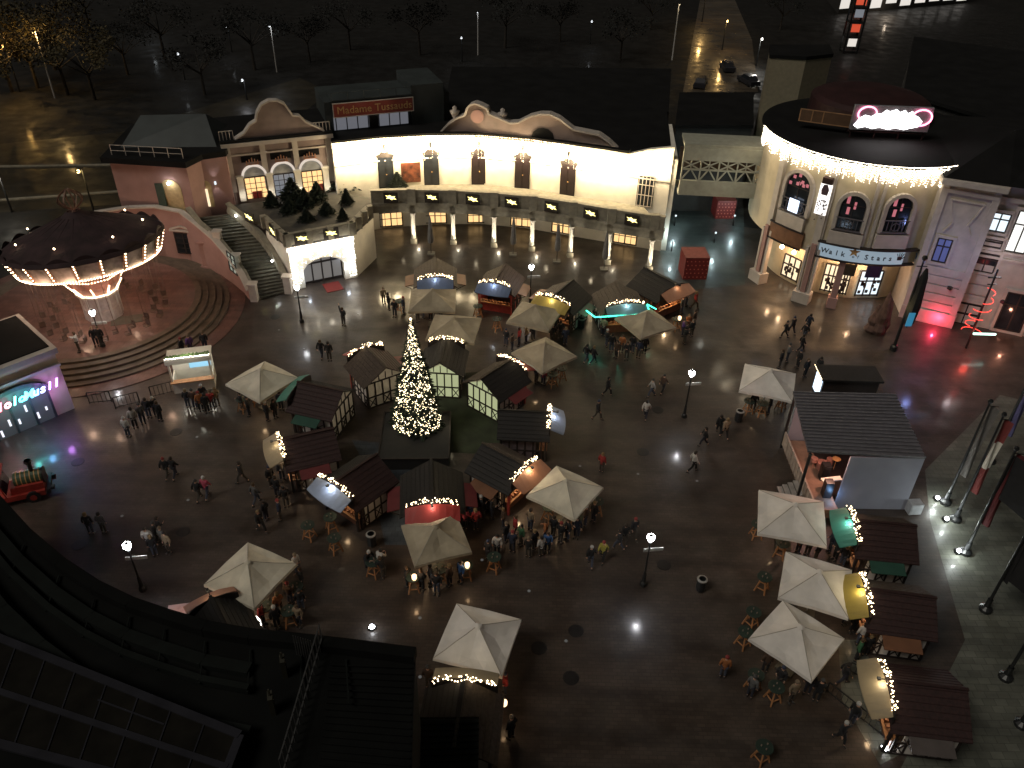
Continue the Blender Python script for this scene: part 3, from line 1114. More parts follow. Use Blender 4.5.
lamp('bridge_lamp', mx @ V2(BL / 2, -2.2, 8.8), 34, (1, .98, .85), .2, br)
for px, py, sx, lab in ((692, 262, 2.2, 'large red spotted gift box standing in the passage mouth'), (722, 203, 2.0, 'red spotted gift box further back under the footbridge')):
    c = S(px, py + 12)
    t = thing('gift_box', lab, 'gift box', c, .05, 'giant red gift boxes')
    q = M()
    q.box((0, 0, sx * .5), (sx, sx, sx))
    q.build('box', red_gift, t)
    q = M()
    for i in range(6):
        for k in range(5):
            q.cyl((-sx * .42 + sx * .168 * i + (.1 if k % 2 else 0), -sx / 2 - .012, sx * (.12 + .18 * k)), (-sx * .42 + sx * .168 * i + (.1 if k % 2 else 0), -sx / 2, sx * (.12 + .18 * k)), .07, n=7)
    q.build('dots', mat('pale_red_dots', (.55, .16, .12), .6), t)
    q = M()
    q.box((0, 0, sx + .015), (sx + .06, sx + .06, .03))
    q.build('lid', mat('pale_red_lid', (.22, .07, .06), .6), t)
for px, py in ((676, 215), (673, 240), (735, 215), (716, 232)):
    c = S(px, py, 1.2)
    t = thing('path_light', ['', ''][0], 'floodlight', (c.x, c.y, 0))
    t['label'] = {(676, 215): 'bluish floodlight at the far left of the passage', (673, 240): 'bluish floodlight at the near left of the passage', (735, 215): 'white floodlight on the right side of the passage', (716, 232): 'small bluish floodlight in the middle of the passage'}[(px, py)]
    q = M()
    q.cyl((0, 0, 0), (0, 0, 1.0), .06)
    q.build('post', steel_dk, t)
    q = M()
    q.ball((0, 0, 1.12), .11, 8)
    q.build('lamp_head', cool_win, t)
    lamp('path_light_glow', (0, -.4, 1.8), 130, (.7, .92, .95), .12, t, world=False).data.specular_factor = .6

# ================================================================== ROUND BUILDING ON THE RIGHT
CC, CR = V2(31.0, 71.7), 9.1
rb = thing('round_building', 'cream rotunda with arched windows, a ring of hanging lights and a lit roof sign', 'building', CC)


def on_cyl(px, py, r=CR):
    d = ray(px, py)
    a = d.x ** 2 + d.y ** 2
    b = -2 * (d.x * CC.x + d.y * CC.y)
    c = CC.x ** 2 + CC.y ** 2 - r * r
    t = (-b - math.sqrt(max(0, b * b - 4 * a * c))) / (2 * a)
    return math.atan2(d.y * t - CC.y, d.x * t - CC.x), CAM_H + d.z * t


def cyl_mx(ang, z, r=CR):
    """frame on the rotunda: x along the wall, -y outwards"""
    p = V2(CC.x + r * math.cos(ang), CC.y + r * math.sin(ang), z)
    return Matrix.Translation(p) @ Matrix.Rotation(ang + PI / 2, 4, 'Z')


def band(m, r0, r1, z0, z1, a0, a1, n=16):
    for i in range(n):
        p, w = a0 + (a1 - a0) * i / n, a0 + (a1 - a0) * (i + 1) / n
        m.prism([(CC.x + r * math.cos(a), CC.y + r * math.sin(a)) for r, a in ((r0, p), (r1, p), (r1, w), (r0, w))], z0, z1)


q = M()
q.lathe((CC.x, CC.y, 0), [(CR, 4.6), (CR, 12.9)], 64)
q.lathe((CC.x, CC.y, 0), [(CR - 2.2, 0), (CR - 2.2, 4.6)], 48)
q.lathe((CC.x, CC.y, 0), [(CR - 2.3, 4.6), (CR, 4.6)], 64)
q.build('wall', cream_w, rb, True, smooth=False)
q = M()
q.lathe((CC.x, CC.y, 0), [(CR, 12.75), (CR + .3, 12.85), (CR + .3, 13.0), (CR - .2, 13.06), (7.2, 13.1), (.1, 13.2)], 64)
q.build('eave', roof_dk, rb, True)
q = M()
q.lathe((CC.x + .6, CC.y + 3.6, 0), [(5.2, 13.3), (5.1, 14.6), (4.6, 14.9), (2.6, 15.4), (.01, 15.6)], 40)
q.build('roof', roof_rd, rb, True)
pil = M()
for px, py in ((764, 250), (800, 270), (893, 290)):
    pass
for ai, (px, py, pw) in enumerate(((766, 240, .6), (811, 260, .6))):
    a, z = on_cyl(px, py, CR + .25)
    mx = cyl_mx(a, 0, CR + .1)
    q = M(mx)
    q.box((0, 0, 6.5), (pw, .45, 12.4))
    q.box((-.5, -.1, 2.6), (.22, .4, 5.2))
    q.box((.5, -.1, 2.6), (.22, .4, 5.2))
    po = q.build('pilaster', pale_w, rb, True)
    q = M(mx)
    q.box((0, -.3, 2.9), (.42, .2, 5.4))
    q.build('inlay', pink_w, po, True)
    q = M(mx)
    q.box((0, -.15, .5), (1.5, 1.0, 1.0))
    q.build('pedestal', pale_w, po, True)
# middle slender column between the shop fronts
a, z = on_cyl(838, 280, CR)
q = M(cyl_mx(a, 0, CR - .1))
q.box((0, 0, 2.5), (.5, .5, 4.9))
q.box((0, 0, .5), (.8, .8, 1.0))
q.build('column', pink_w, rb, True)


def arched(mxx, w, h, m, name, par, t=.05, y=0.0):
    q = M(mxx)
    q.plate((0, y, 0), 0, [(-w, 0), (w, 0), (w, h)] + [(w * math.cos(PI * k / 10), h + w * math.sin(PI * k / 10)) for k in range(1, 10)] + [(-w, h)], t)
    return q.build(name, m, par, True)


pinkglow = glow('pink_lit_glass', (.9, .25, .3), .55)
for i, (px, py, w) in enumerate(((794, 212, 1.15), (847, 230, .95), (892, 232, .95))):
    a, z = on_cyl(px, py)
    mx = cyl_mx(a, z, CR + .08)
    wo = arched(mx, w, 2.3 if i == 0 else 2.1, glass_dk, 'window', rb, .1)
    q = M(mx)
    for k in range(12):
        a0, a1 = PI * k / 12, PI * (k + 1) / 12
        ww, hh = w + .2, (2.3 if i == 0 else 2.1)
        q.bar((ww * math.cos(a0), -.08, hh + ww * math.sin(a0)), (ww * math.cos(a1), -.08, hh + ww * math.sin(a1)), .34, .3)
    for s in (-1, 1):
        q.box((s * (w + .2), -.08, hh / 2), (.3, .34, hh))
    q.box((0, -.15, -.75), (2.7, .3, 1.2))
    q.build('surround', pale_w, wo, True)
    q = M(mx)
    for k in range(7):
        q.box((-w + k * w / 3, -.16, .55), (.05, .05, 1.1))
    q.box((0, -.2, 1.1), (2 * w + .3, .1, .08))
    q.box((0, -.17, .05), (2 * w + .3, .2, .1))
    for k in range(14):
        a0, a1 = 2 * PI * k / 14, 2 * PI * (k + 1) / 14
        for cx in ((-.75, .75) if i == 0 else (0,)):
            q.bar((cx + .33 * math.cos(a0), -.24, .55 + .33 * math.sin(a0)), (cx + .33 * math.cos(a1), -.24, .55 + .33 * math.sin(a1)), .05)
    q.build('balcony_rail', mat('grey_iron', (.11, .1, .11), .5), wo, True)
    q = M(mx)
    for s in ((-.35, 1.7), (.1, 2.2), (-.5, 2.6)) if i else ((-.9, 2.4), (-.6, 3.0), (-.1, 3.25), (0, 2.6), (.25, 2.75), (-.2, 2.5), (.4, 2.5), (.75, 2.6)):
        q.box((s[0] * (w if i else 1), -.03, s[1]), (.24, .05, .6 if i else .26))
    q.build('coloured_light', pinkglow, wo, True)
    q = M(mx)
    q.box((0, -.03, 1.5), (.06, .08, 3))
    q.box((0, -.03, 2.2), (2 * w, .08, .06))
    q.build('mullion', timber, wo, True)
    if i == 0:
        q = M(mx)
        q.box((.05, -.32, .7), (.95, .08, 1.1))
        q.build('screen', glow('bright_screen', (.7, .8, 1), 2.2), wo, True)
# hanging lit banner
a, z = on_cyl(822, 205, CR + .5)
mx = cyl_mx(a, z, CR + .55)
q = M(mx)
q.box((0, 0, .5), (.95, .12, 2.6))
bo = q.build('banner', glow('lit_white_banner', (1, .95, .9), 1.6), rb, True)
q = M(mx)
q.plate((0, -.08, .9), 0, [(-.25, 0), (.25, 0), (.3, .5), (.1, .9), (-.2, .85), (-.32, .4)], .02)
for k in range(40):
    x, y = (rnd() - .5) * .8, -rnd() * rnd() * 2.0
    q.plate((x, -.08, y + .5), 0, [(-.07, -.05), (.07, -.05), (.02, .09)], .02)
q.build('banner_print', mat('banner_print', (.1, .06, .08), .7), bo, True)
q = M(mx)
q.box((0, .1, 2.1), (.8, .5, .5))
q.build('banner_bracket', red_brown, bo, True)
# fascias
a0, z0 = on_cyl(771, 224, CR + .3)
a1, z1 = on_cyl(802, 243, CR + .3)
q = M()
band(q, CR + .05, CR + .4, 4.7, 6.1, a0, a1, 8)
fb = q.build('brown_fascia', mat('brown_sign_board', (.19, .09, .045), .6, .25, 2), rb, True)
q = M()
band(q, CR + .4, CR + .5, 6.1, 6.25, a0, a1, 8)
q.build('trim', wood_dk, fb, True)
q = M()
band(q, CR + .4, CR + .5, 4.6, 4.72, a0, a1, 8)
q.build('trim', wood_dk, fb, True)
for i, ch in enumerate('CAFE'):
    pass
a0, z0 = on_cyl(818, 252, CR + .3)
a1, z1 = on_cyl(902, 262, CR + .3)
zs = 5.3
q = M()
band(q, CR + .05, CR + .35, zs - .6, zs + .6, a0, a1, 14)
sb = q.build('shop_sign', glow('pale_blue_sign', (.62, .80, .95), .38), rb, True)
q = M()
band(q, CR + .1, CR + .55, zs + .62, zs + .75, a0 - .02, a1 + .12, 14)
q.build('trim', timber, sb, True)
q = M()
band(q, CR + .1, CR + .45, zs - .75, zs - .62, a0 - .02, a1 + .12, 14)
q.build('trim', timber, sb, True)
for i, ch in enumerate('Walk'):
    a = a0 + .055 + .052 * i
    m_ = cyl_mx(a, zs - .05, CR + .37)
    put_text(ch, .62, m_ @ V2(0, 0, 0), a + PI / 2, timber, sb, .02, .01)
for i, ch in enumerate('of'):
    a = a0 + .30 + .04 * i
    put_text(ch, .4, cyl_mx(a, zs - .1, CR + .37) @ V2(0, 0, 0), a + PI / 2, timber, sb, .02)
for i, ch in enumerate('Stars'):
    a = a0 + .41 + .052 * i
    put_text(ch, .62, cyl_mx(a, zs - .05, CR + .37) @ V2(0, 0, 0), a + PI / 2, timber, sb, .02, .01)
q = M(cyl_mx(a0 + .30, zs + .2, CR + .38))
q.plate((0, 0, 0), 0, [((.5 if k % 2 == 0 else .2) * math.sin(PI * k / 5), .1 + (.5 if k % 2 == 0 else .2) * math.cos(PI * k / 5)) for k in range(10)], .02)
q.build('star_outline', gold_m, sb, True)
for i, off in enumerate((.70, .88)):
    m_ = cyl_mx(a0 + off, zs - .3, CR + .38)
    q = M(m_)
    q.plate((0, 0, .1), 0, [(-.18, 0), (.18, 0), (.22, .32), (-.22, .32)], .02)
    for k in range(4):
        b = -.3 + .2 * k
        q.bar((b * .6, 0, .45), (b, 0, .8 - abs(b) * .3), .09, .03)
    q.bar((.2, 0, .25), (.45, 0, .42), .09, .03)
    q.build('hand_print', timber if i == 0 else mat('blue_hand', (.05, .12, .25), .6), sb, True)
# lit ground floor
for px, py, w, h, m in ((788, 283, .9, 2.2, warm_win2), (827, 290, .6, 2.7, warm_win2), (839, 300, .35, 2.4, warm_win2), (862, 305, 1.0, 2.5, cool_win)):
    a, z = on_cyl(px, py, CR - 2.15)
    mx = cyl_mx(a, .35, CR - 2.1)
    q = M(mx)
    q.box((0, 0, h / 2), (2 * w, .06, h))
    wo = q.build('shop_window', m, rb, True)
    q = M(mx)
    for x in (-w, -w * .33, w * .33, w):
        q.box((x, -.06, h / 2), (.12, .08, h))
    for zz in (.1, h * .6, h):
        q.box((0, -.06, zz), (2 * w, .08, .12))
    for k in range(10):
        q.box(((rnd() - .5) * 1.6 * w, -.05, .3 + rnd() * h * .5), (.25, .03, .3), mi=1)
    q.build('frame', [timber, wood_dk], wo, True)
for px, py in ((777, 262), (789, 268)):
    a, z = on_cyl(px, py, CR - .7)
    p = cyl_mx(a, 3.6, CR - .9) @ V2(0, 0, 0)
    q = M()
    q.ball(p, .2, 10)
    q.cyl(p, p + V2(0, 0, 1), .02, n=5)
    q.build('hanging_lamp', glow('warm_globe', (1, .8, .55), 12), rb, True)
    lamp('hanging_lamp_light', p + V2(0, 0, -.4), 130, (1, .62, .34), .15, rb)
for px, py in ((835, 285), (862, 288)):
    a, z = on_cyl(px, py, CR - 1)
    lamp('shop_light', cyl_mx(a, 3.2, CR - 1.1) @ V2(0, 0, 0), 190, (1, .62, .36), .2, rb)
for px, py, mm in ((847, 272, mat('green_poster', (.06, .075, .05), .6)), (872, 277, mat('blue_poster', (.03, .05, .14), .6))):
    a, z = on_cyl(px, py, CR - .8)
    q = M(cyl_mx(a, 3.4, CR - .8))
    q.box((0, 0, 0), (1.3, .06, 1.1))
    q.build('hanging_sign', mm, rb, True)
# ring of lights
ring = [V2(CC.x + (CR + .4) * math.cos(a), CC.y + (CR + .4) * math.sin(a)) for a in [PI * 1.0 + PI * .97 * k / 24 for k in range(25)]]
q = M()
curtain(q, ring, [13.1] * 25, 1.7, 17, .036)
o = q.build('light_curtain', glow('icicle_bulb', (1, .88, .68), 8), rb, True)
o['kind'] = 'stuff'
for k in range(1, 24, 2):
    p = ring[k]
    d = (p - CC).normalized()
    lamp('curtain_glow', p + d * .5 + V2(0, 0, 12.2), 36, (1, .8, .52), .25, rb).data.specular_factor = .3
# roof sign
c = S(892, 119, 14.9)
c2 = V2(c.x, c.y, 14.9)
q = M(Matrix.Translation(c2) @ Matrix.Rotation(math.radians(-3), 4, 'Z'))
q.box((0, .2, 0), (6.4, .3, 2.0))
so = q.build('roof_sign', mat('grey_sign_board', (.25, .26, .28), .5), rb, True)
q = M(Matrix.Translation(c2) @ Matrix.Rotation(math.radians(-3), 4, 'Z'))
bl = [(-2.95, -.62), (-2.6, -.8), (-2.0, -.68), (-1.4, -.8), (-.8, -.7), (-.1, -.82), (.5, -.7), (1.2, -.8), (1.7, -.68), (2.3, -.55), (2.5, -.2), (2.1, .1), (1.7, .22), (1.5, .48), (1.2, .3), (.9, .52), (.5, .36), (.2, .56), (-.3, .4), (-.6, .5), (-.9, .25), (-1.4, .2), (-1.7, .0), (-2.2, .1), (-2.6, -.1)]
q.plate((0, .02, .1), 0, [(x, z * 1.2) for x, z in bl], .05)
q.build('lit_letters', glow('white_sign_light', (1, .98, .97), 9), so, True)
for cx, cz, r in ((-2.1, .35, .6), (2.35, .2, .65)):
    q = M(Matrix.Translation(c2) @ Matrix.Rotation(math.radians(-3), 4, 'Z'))
    for k in range(18):
        a0, a1 = 2 * PI * k / 18, 2 * PI * (k + 1) / 18
        q.bar((cx + r * 1.25 * math.cos(a0), -.05, cz + r * math.sin(a0)), (cx + r * 1.25 * math.cos(a1), -.05, cz + r * math.sin(a1)), .1)
    q.build('neon_swirl', glow('pink_neon', (1, .25, .4), 5), so, True)
lamp('roof_sign_glow', c2 + V2(0, -1.0, -.3), 30, (1, .6, .62), .5, rb)
q = M(Matrix.Translation(c2) @ Matrix.Rotation(math.radians(-3), 4, 'Z'))
for x in (-3, -1, 1, 3):
    q.bar((x, .3, -1.8), (x, .3, -.9), .1)
    q.bar((x, .3, -.9), (x, 1.8, -1.8), .08)
q.box((0, .2, -1.2), (6.6, .06, .06))
q.build('sign_stand', roof_rd, so, True)
c = S(828, 118, 14.3)
q = M(Matrix.Translation(c) @ Matrix.Rotation(math.radians(-22), 4, 'Z'))
q.box((0, 0, 0), (4.6, .15, 1.0))
so2 = q.build('unlit_sign', mat('brown_unlit_sign', (.1, .055, .03), .5), rb, True)
q = M(Matrix.Translation(c) @ Matrix.Rotation(math.radians(-22), 4, 'Z'))
for z in (-.5, .5):
    q.box((0, -.1, z), (4.7, .06, .07))
for x in (-2.3, -1.3, -.4, 2.3):
    q.box((x, -.1, 0), (.09, .06, 1.0))
q.build('sign_frame', mat('brass_trim', (.35, .2, .1), .5), so2, True)

# ================================================================== RIGHT HAND BUILDING
R1, R2, R3, R4 = V2(33.6, 61.9), V2(37.2, 60.2), V2(37.6, 61.2), V2(47, 57.2)
rbn = thing('corner_building', 'cream classical building with coloured lights on its wall', 'building', R1)
q = M()
q.prism([R1.to_2d(), R2.to_2d(), R3.to_2d(), R4.to_2d(), (52, 76), (36, 78)], 0, 12.2)
q.build('wall', pale_w, rbn, True)
q = M()
q.prism([(33.0, 61.3), (37.3, 59.5), (38.0, 60.5), (47.3, 56.4), (52.5, 76), (36, 78)], 12.2, 12.6)
q.build('cornice', pale_w, rbn, True)
q = M()
n = q.add([(33.2, 61.6, 12.62), (37.5, 60, 12.62), (47.2, 56.8, 12.62), (52.3, 76, 12.62), (36.2, 78, 12.62), (40, 66, 15), (46, 69, 15)])
for f in ((0, 1, 5), (1, 2, 6, 5), (2, 3, 6), (3, 4, 5, 6), (4, 0, 5)):
    q.face([n + k for k in f])
q.build('roof', roof_dk, rbn, True)
ar1 = math.atan2(R2.y - R1.y, R2.x - R1.x)
ar2 = math.atan2(R4.y - R3.y, R4.x - R3.x)


def rwin(px, py, A, B, w, h, m, name, mull=True):
    u, z = on_plane(px, py, A, B)
    an = math.atan2(B.y - A.y, B.x - A.x)
    e = (B - A).normalized()
    mx = Matrix.Translation((A.x + e.x * u, A.y + e.y * u, z)) @ Matrix.Rotation(an, 4, 'Z')
    q = M(mx)
    q.box((0, -.04, 0), (w, .06, h))
    wo = q.build(name, m, rbn, True)
    q = M(mx)
    for x in ((-w / 2, 0, w / 2) if mull else (-w / 2, w / 2)):
        q.box((x, -.1, 0), (.1, .07, h))
    for z in (-h / 2, h * .18, h / 2):
        q.box((0, -.1, z), (w, .06, .1))
    q.build('frame', timber, wo, True)
    q = M(mx)
    for s in (-1, 1):
        q.box((s * (w / 2 + .18), -.08, 0), (.22, .14, h + .6))
        q.box((0, -.09, s * (h / 2 + .18)), (w + .14, .16, .22))
    q.build('surround', pale_w, wo, True)
    return mx


rwin(999, 222, R3, R4, 1.3, 1.5, cool_win, 'window')
rwin(1022, 232, R3, R4, 1.4, 3.4, glow('bright_window', (1, 1, .95), 1.2), 'window')
rwin(985, 262, R3, R4, 1.6, 1.6, glass_dk, 'window')
rwin(963, 318, R3, R4, 2.0, 3.0, glass_dk, 'entrance')
rwin(1014, 312, R3, R4, 1.9, 3.4, glass_dk, 'entrance')
rwin(942, 250, R1, R2, 1.0, 2.0, glow('blue_lit_glass', (.2, .25, .8), .25), 'window')
mx = rwin(993, 243, R3, R4, 1.3, .6, pale_w, 'relief_panel', False)
q = M(Matrix.Translation(R1) @ Matrix.Rotation(ar1, 4, 'Z'))
L1 = (R2 - R1).length
for x in (.15, L1 - .15):
    q.box((x, -.08, 6), (.5, .2, 12.2))
q.box((L1 / 2, -.1, .6), (L1 + .3, .3, 1.2))
for k in range(5):
    q.box((L1 / 2, -.05, 1.6 + .8 * k), (L1, .12, .68))
q.box((L1 / 2, -.1, 11.6), (L1, .3, .3))
pts = [(-1, 8.2), (-.55, 9.0), (-.9, 9.9), (-1.2, 10.9), (1.2, 10.9), (.9, 9.9), (.55, 9.0), (1, 8.2)]
for a, b in zip(pts, pts[1:]):
    q.bar((L1 / 2 + a[0], -.06, a[1]), (L1 / 2 + b[0], -.06, b[1]), .12)
q.build('pier', pale_w, rbn, True)
q = M(Matrix.Translation(R3) @ Matrix.Rotation(ar2, 4, 'Z'))
q.box((5, -.1, 11.3), (10, .3, .35))
q.box((5, -.06, 6.4), (10, .2, .2))
for k in range(6):
    q.box((1.1, -.05, .5 + .95 * k), (1.7, .12, .8))
q.build('moulding', pale_w, rbn, True)
q = M()
for px, py, z in ((950, 288, 3.6), (1003, 302, 3.3)):
    p = S(px, py, z)
    q.box(p, (.25, .35, .25), .3)
q.build('spotlight', steel_dk, rbn, True)
fr = S(935, 318, 2)
u, z = on_plane(938, 316, R1, R2)
e = (R2 - R1).normalized()
o = V2(R1.x + e.x * u, R1.y + e.y * u, z)
nv = V2(e.y, -e.x)
lamp('red_floodlight', o + nv * .8, 170, (1, .04, .10), .08, rbn)
lamp('blue_floodlight', S(940, 265, 6.3) + V2(.4, -1.6, 0), 130, (.3, .4, 1), .1, rbn)
lamp('warm_floodlight', S(885, 300, 4) + V2(0.6, -1.3, 0), 45, (1, .78, .35), .1, rbn)
lamp('warm_floodlight', S(1005, 320, 1.5) + V2(.2, -.9, 0), 60, (1, .4, .25), .1, rbn)
lamp('wall_light', S(990, 250, 7) + V2(.2, -2.0, 0), 60, (1, .82, .85), .2, rbn)

# paired slim pilasters between the upper windows and a rough rock figure at the foot of the rotunda
for px in (826, 869, 876):
    a, z = on_cyl(px, 220)
    q = M(cyl_mx(a, 0, CR + .06))
    q.box((0, 0, 9.2), (.26, .25, 6.6))
    q.build('pilaster', pale_w, rb, True)
rp0 = S(878, 336)
q = M()
random.seed(3)
prof = [(1.0, 0), (1.1, .6), (.85, 1.4), (.95, 2.2), (.6, 3.2), (.7, 4.0), (.35, 4.8), (.02, 5.2)]
for i in range(3):
    q.lathe((rp0.x + [0, .4, -.3][i], rp0.y + [.3, .6, .7][i], 0), [(r * (.3 + .4 * rnd()), z * (.8 - .15 * i)) for r, z in prof], 9)
tag(q.build('rock_sculpture', mat('reddish_rock', (.10, .055, .045), .9, .5, 2, .5, 6)), 'rough reddish rock sculpture standing at the right foot of the rotunda', 'sculpture')

# ================================================================== NEON PAVILION AT THE LEFT EDGE
N1, N2 = V2(-36.2, 40.5), V2(-31.1, 46.1)
npv = thing('neon_pavilion', 'cream flat-roofed pavilion with a rainbow neon sign over a glazed arch', 'pavilion', N1)
na = math.atan2(N2.y - N1.y, N2.x - N1.x)
NL = (N2 - N1).length
mx = Matrix.Translation(N1) @ Matrix.Rotation(na, 4, 'Z')
q = M(mx)
q.box((NL / 2, 3.0, 2.4), (NL, 6, 4.8))
q.build('wall', cream_w, npv, True)
q = M(mx)
q.box((NL / 2, 2.9, 5.0), (NL + .3, 6.4, .4))
q.box((NL / 2, -.1, 3.9), (NL + .1, .3, .2))
q.build('cornice', pale_w, npv, True)
q = M(mx)
q.box((NL / 2, 3.0, 5.24), (NL - .3, 5.6, .08))
q.build('roof', roof_dk, npv, True)
cx = NL - 3.2
q = M(mx)
q.plate((cx, -.05, 0), 0, [(-1.9, 0), (1.9, 0), (1.9, 2.3)] + [(1.9 * math.cos(PI * k / 10), 2.3 + 1.0 * math.sin(PI * k / 10)) for k in range(1, 10)] + [(-1.9, 2.3)], .05)
wo = q.build('entrance_glazing', glow('dim_shop_glass', (.75, .85, 1), .035), npv, True)
q = M(mx)
for x in (-1.9, -.6, .7, 1.9):
    q.box((cx + x, -.1, 1.2), (.16, .1, 2.4))
q.box((cx, -.1, 2.4), (3.8, .1, .14))
for k in range(10):
    a0, a1 = PI * k / 10, PI * (k + 1) / 10
    q.bar((cx + 2.05 * math.cos(a0), -.12, 2.3 + 1.1 * math.sin(a0)), (cx + 2.05 * math.cos(a1), -.12, 2.3 + 1.1 * math.sin(a1)), .3, .3)
q.build('frame', roof_gr, wo, True)
for i in range(16):
    q = M(mx)
    q.box((cx - 1.6 + .2 * i + rnd() * .1, -.08, .4 + rnd() * 1.4), (.13, .04, .25 + .3 * rnd()))
    if i % 3 == 0:
        q.build('display', glow('shop_display_light', (.9, .9, 1), 1.2), wo, True)
letters = 'Schokothek'
cols = [(1, .15, .2), (1, .35, .4), (.2, .9, .7), (.1, .9, .8), (.1, .75, .95), (.2, .5, 1), (.35, .4, 1), (.5, .3, 1), (.65, .25, 1), (.75, .2, 1)]
letters = 'SouvenIrS '
nm = ['neon_letter'] * 10
for i, ch in enumerate('IoloMusil'[:9]):
    c = mx @ V2(cx - 1.2 + .46 * i, -.45, 2.62 + .02 * i)
    put_text(ch, .85, c, na, glow('neon_%d' % i, cols[i], 5.5), npv, .03, .025, .3, name='neon_letter')
for i, x in ((1, -1.6), (3, -.5), (5, .5), (8, 1.8)):
    lamp('neon_glow', mx @ V2(cx + x, -1.1, 2.4), 75, cols[i], .2, npv).data.specular_factor = 1
q = M(mx)
for k in range(18):
    q.octa((cx - 2.5 + (rnd() - .5) * .3, -.3, 1.0 + k * .17), .04)
o = q.build('light_string', bulb_w, npv, True)
o['kind'] = 'stuff'
lamp('string_glow', mx @ V2(cx - 2.5, -.8, 2.8), 25, (1, .8, .5), .2, npv)
for i, x in enumerate((.4, 1.2, 1.9)):
    q = M(mx)
    q.lathe((x, -.9, 0), [(.3, 0), (.34, .5), (.2, .6), (.34, 1.1), (.25, 1.7), (.02, 2.1)], 8)
    tag(q.build('potted_shrub', leaf_dk), ['clipped dark shrub at the left edge before the neon pavilion', 'clipped dark shrub second from the left at the neon pavilion', 'clipped dark shrub beside the neon pavilion entrance'][i], 'shrub', 'clipped shrubs in front of the neon pavilion')

# ================================================================== CHAIR SWING RIDE ON ITS ROUND TERRACE
TC = V2(-35.2, 59.0)
q = M()
NSTEP = 5
for k in range(NSTEP):
    r = 10.9 - .55 * k
    q.lathe((TC.x, TC.y, 0), [(r, .18 * k), (r, .18 * (k + 1)), (r - .56, .18 * (k + 1))], 72)
tag(q.build('terrace_steps', mat('step_stone', (.13, .10, .075), .7, .35, 1.5, .15, 20)), kind='structure')
q = M()
q.lathe((TC.x, TC.y, .9), [(8.2, .004), (.01, .004)], 72)
tag(q.build('terrace', terr_m), kind='structure')
q = M()
q.lathe((TC.x, TC.y, 0), [(12.2, .02), (12.2, .06), (10.9, .06)], 72)
tag(q.build('terrace_kerb', terr_m), kind='structure')
ride = thing('chair_swing_ride', 'old-fashioned round swing ride with a dark canopy edged in light bulbs', 'fairground ride', (S(105, 314, .9)))
RX, RY = S(105, 314, .9).to_2d()
cc = S(84, 241, 7.9)
tilt = Matrix.Translation(cc) @ Matrix.Rotation(math.radians(-5), 4, 'Y') @ Matrix.Rotation(math.radians(-6), 4, 'X')
RR = 5.7
NP = 20
q = M(tilt)
q.lathe((0, 0, 0), [(RR + .15, 0), (RR, .25), (3.2, 1.2), (1.1, 2.0), (.5, 2.4)], NP * 2)
cn = q.build('canopy', mat('dark_maroon_canopy', (.040, .020, .022), .85, .5, 1.2, .2, 8), ride, True)
q = M(tilt)
for k in range(NP):
    a = 2 * PI * k / NP
    q.bar((RR * math.cos(a), RR * math.sin(a), .2), (.6 * math.cos(a), .6 * math.sin(a), 2.2), .07, .05)
q.build('canopy_rib', mat('dark_rib', (.040, .020, .022), .85), cn, True)
q = M(tilt)
for k in range(NP):
    a0, a1 = 2 * PI * k / NP, 2 * PI * (k + 1) / NP
    p0, p1 = V2(RR * math.cos(a0), RR * math.sin(a0)), V2(RR * math.cos(a1), RR * math.sin(a1))
    for j in range(6):
        t0, t1 = j / 6, (j + 1) / 6
        za, zb_ = .2 + .38 * math.sin(PI * t0), .2 + .38 * math.sin(PI * t1)
        u, w = p0.lerp(p1, t0), p0.lerp(p1, t1)
        q.poly([u + V2(0, 0, -.1), w + V2(0, 0, -.1), w + V2(0, 0, zb_), u + V2(0, 0, za)])
q.build('scalloped_edge', mat('dark_rib', (.03, .014, .018), .8), cn, True)
q = M(tilt)
q.lathe((0, 0, 0), [(RR - .1, -.1), (RR - .55, -1.35), (RR - .8, -1.3), (RR - .3, 0)], NP)
rim = q.build('rounding_board', mat('painted_board', (.42, .36, .33), .6, .6, 1.6), ride, True)
q = M(tilt)
for k in range(NP):
    a = 2 * PI * k / NP
    c, s_ = math.cos(a), math.sin(a)
    q.bar(((RR - .03) * c, (RR - .03) * s_, -.1), ((RR - .5) * c, (RR - .5) * s_, -1.35), .3, .1)
q.build('rim_post', mat('gilded_post', (.45, .25, .15), .5, .3), rim, True)
q = M(tilt)
for k in range(160):
    a = 2 * PI * k / 160
    q.octa(((RR - .5) * math.cos(a), (RR - .5) * math.sin(a), -1.38), .075)
for k in range(NP):
    a = 2 * PI * k / NP
    for j in range(6):
        r = RR + .07 - .5 * j / 5
        q.octa((r * math.cos(a + .01), r * math.sin(a + .01), -.05 - 1.25 * j / 5), .065)
for k in range(7):
    a = 2 * PI * k / 7 + .3
    q.octa(((RR - 1.2) * math.cos(a), (RR - 1.2) * math.sin(a), 1.0), .09)
o = q.build('bulbs', glow('rim_bulb', (1, .72, .45), 14), ride, True)
o['kind'] = 'stuff'
for k in range(14):
    a = 2 * PI * k / 14
    lamp('rim_glow', tilt @ V2((RR - 1.0) * math.cos(a), (RR - .2) * math.sin(a), -1.7), 60, (1, .62, .42), .2, ride)
q = M(tilt)
for k in range(8):
    a = 2 * PI * k / 8
    for j in range(6):
        t0, t1 = j / 6, (j + 1) / 6
        r0, r1 = .15 + .75 * math.sin(PI * t0), .15 + .75 * math.sin(PI * t1)
        q.bar((r0 * math.cos(a), r0 * math.sin(a), 2.5 + 1.5 * t0), (r1 * math.cos(a), r1 * math.sin(a), 2.5 + 1.5 * t1), .09)
q.build('crown', mat('copper_crown', (.2, .1, .07), .5), ride, True)
base = V2(RX, RY, .9)
q = M()
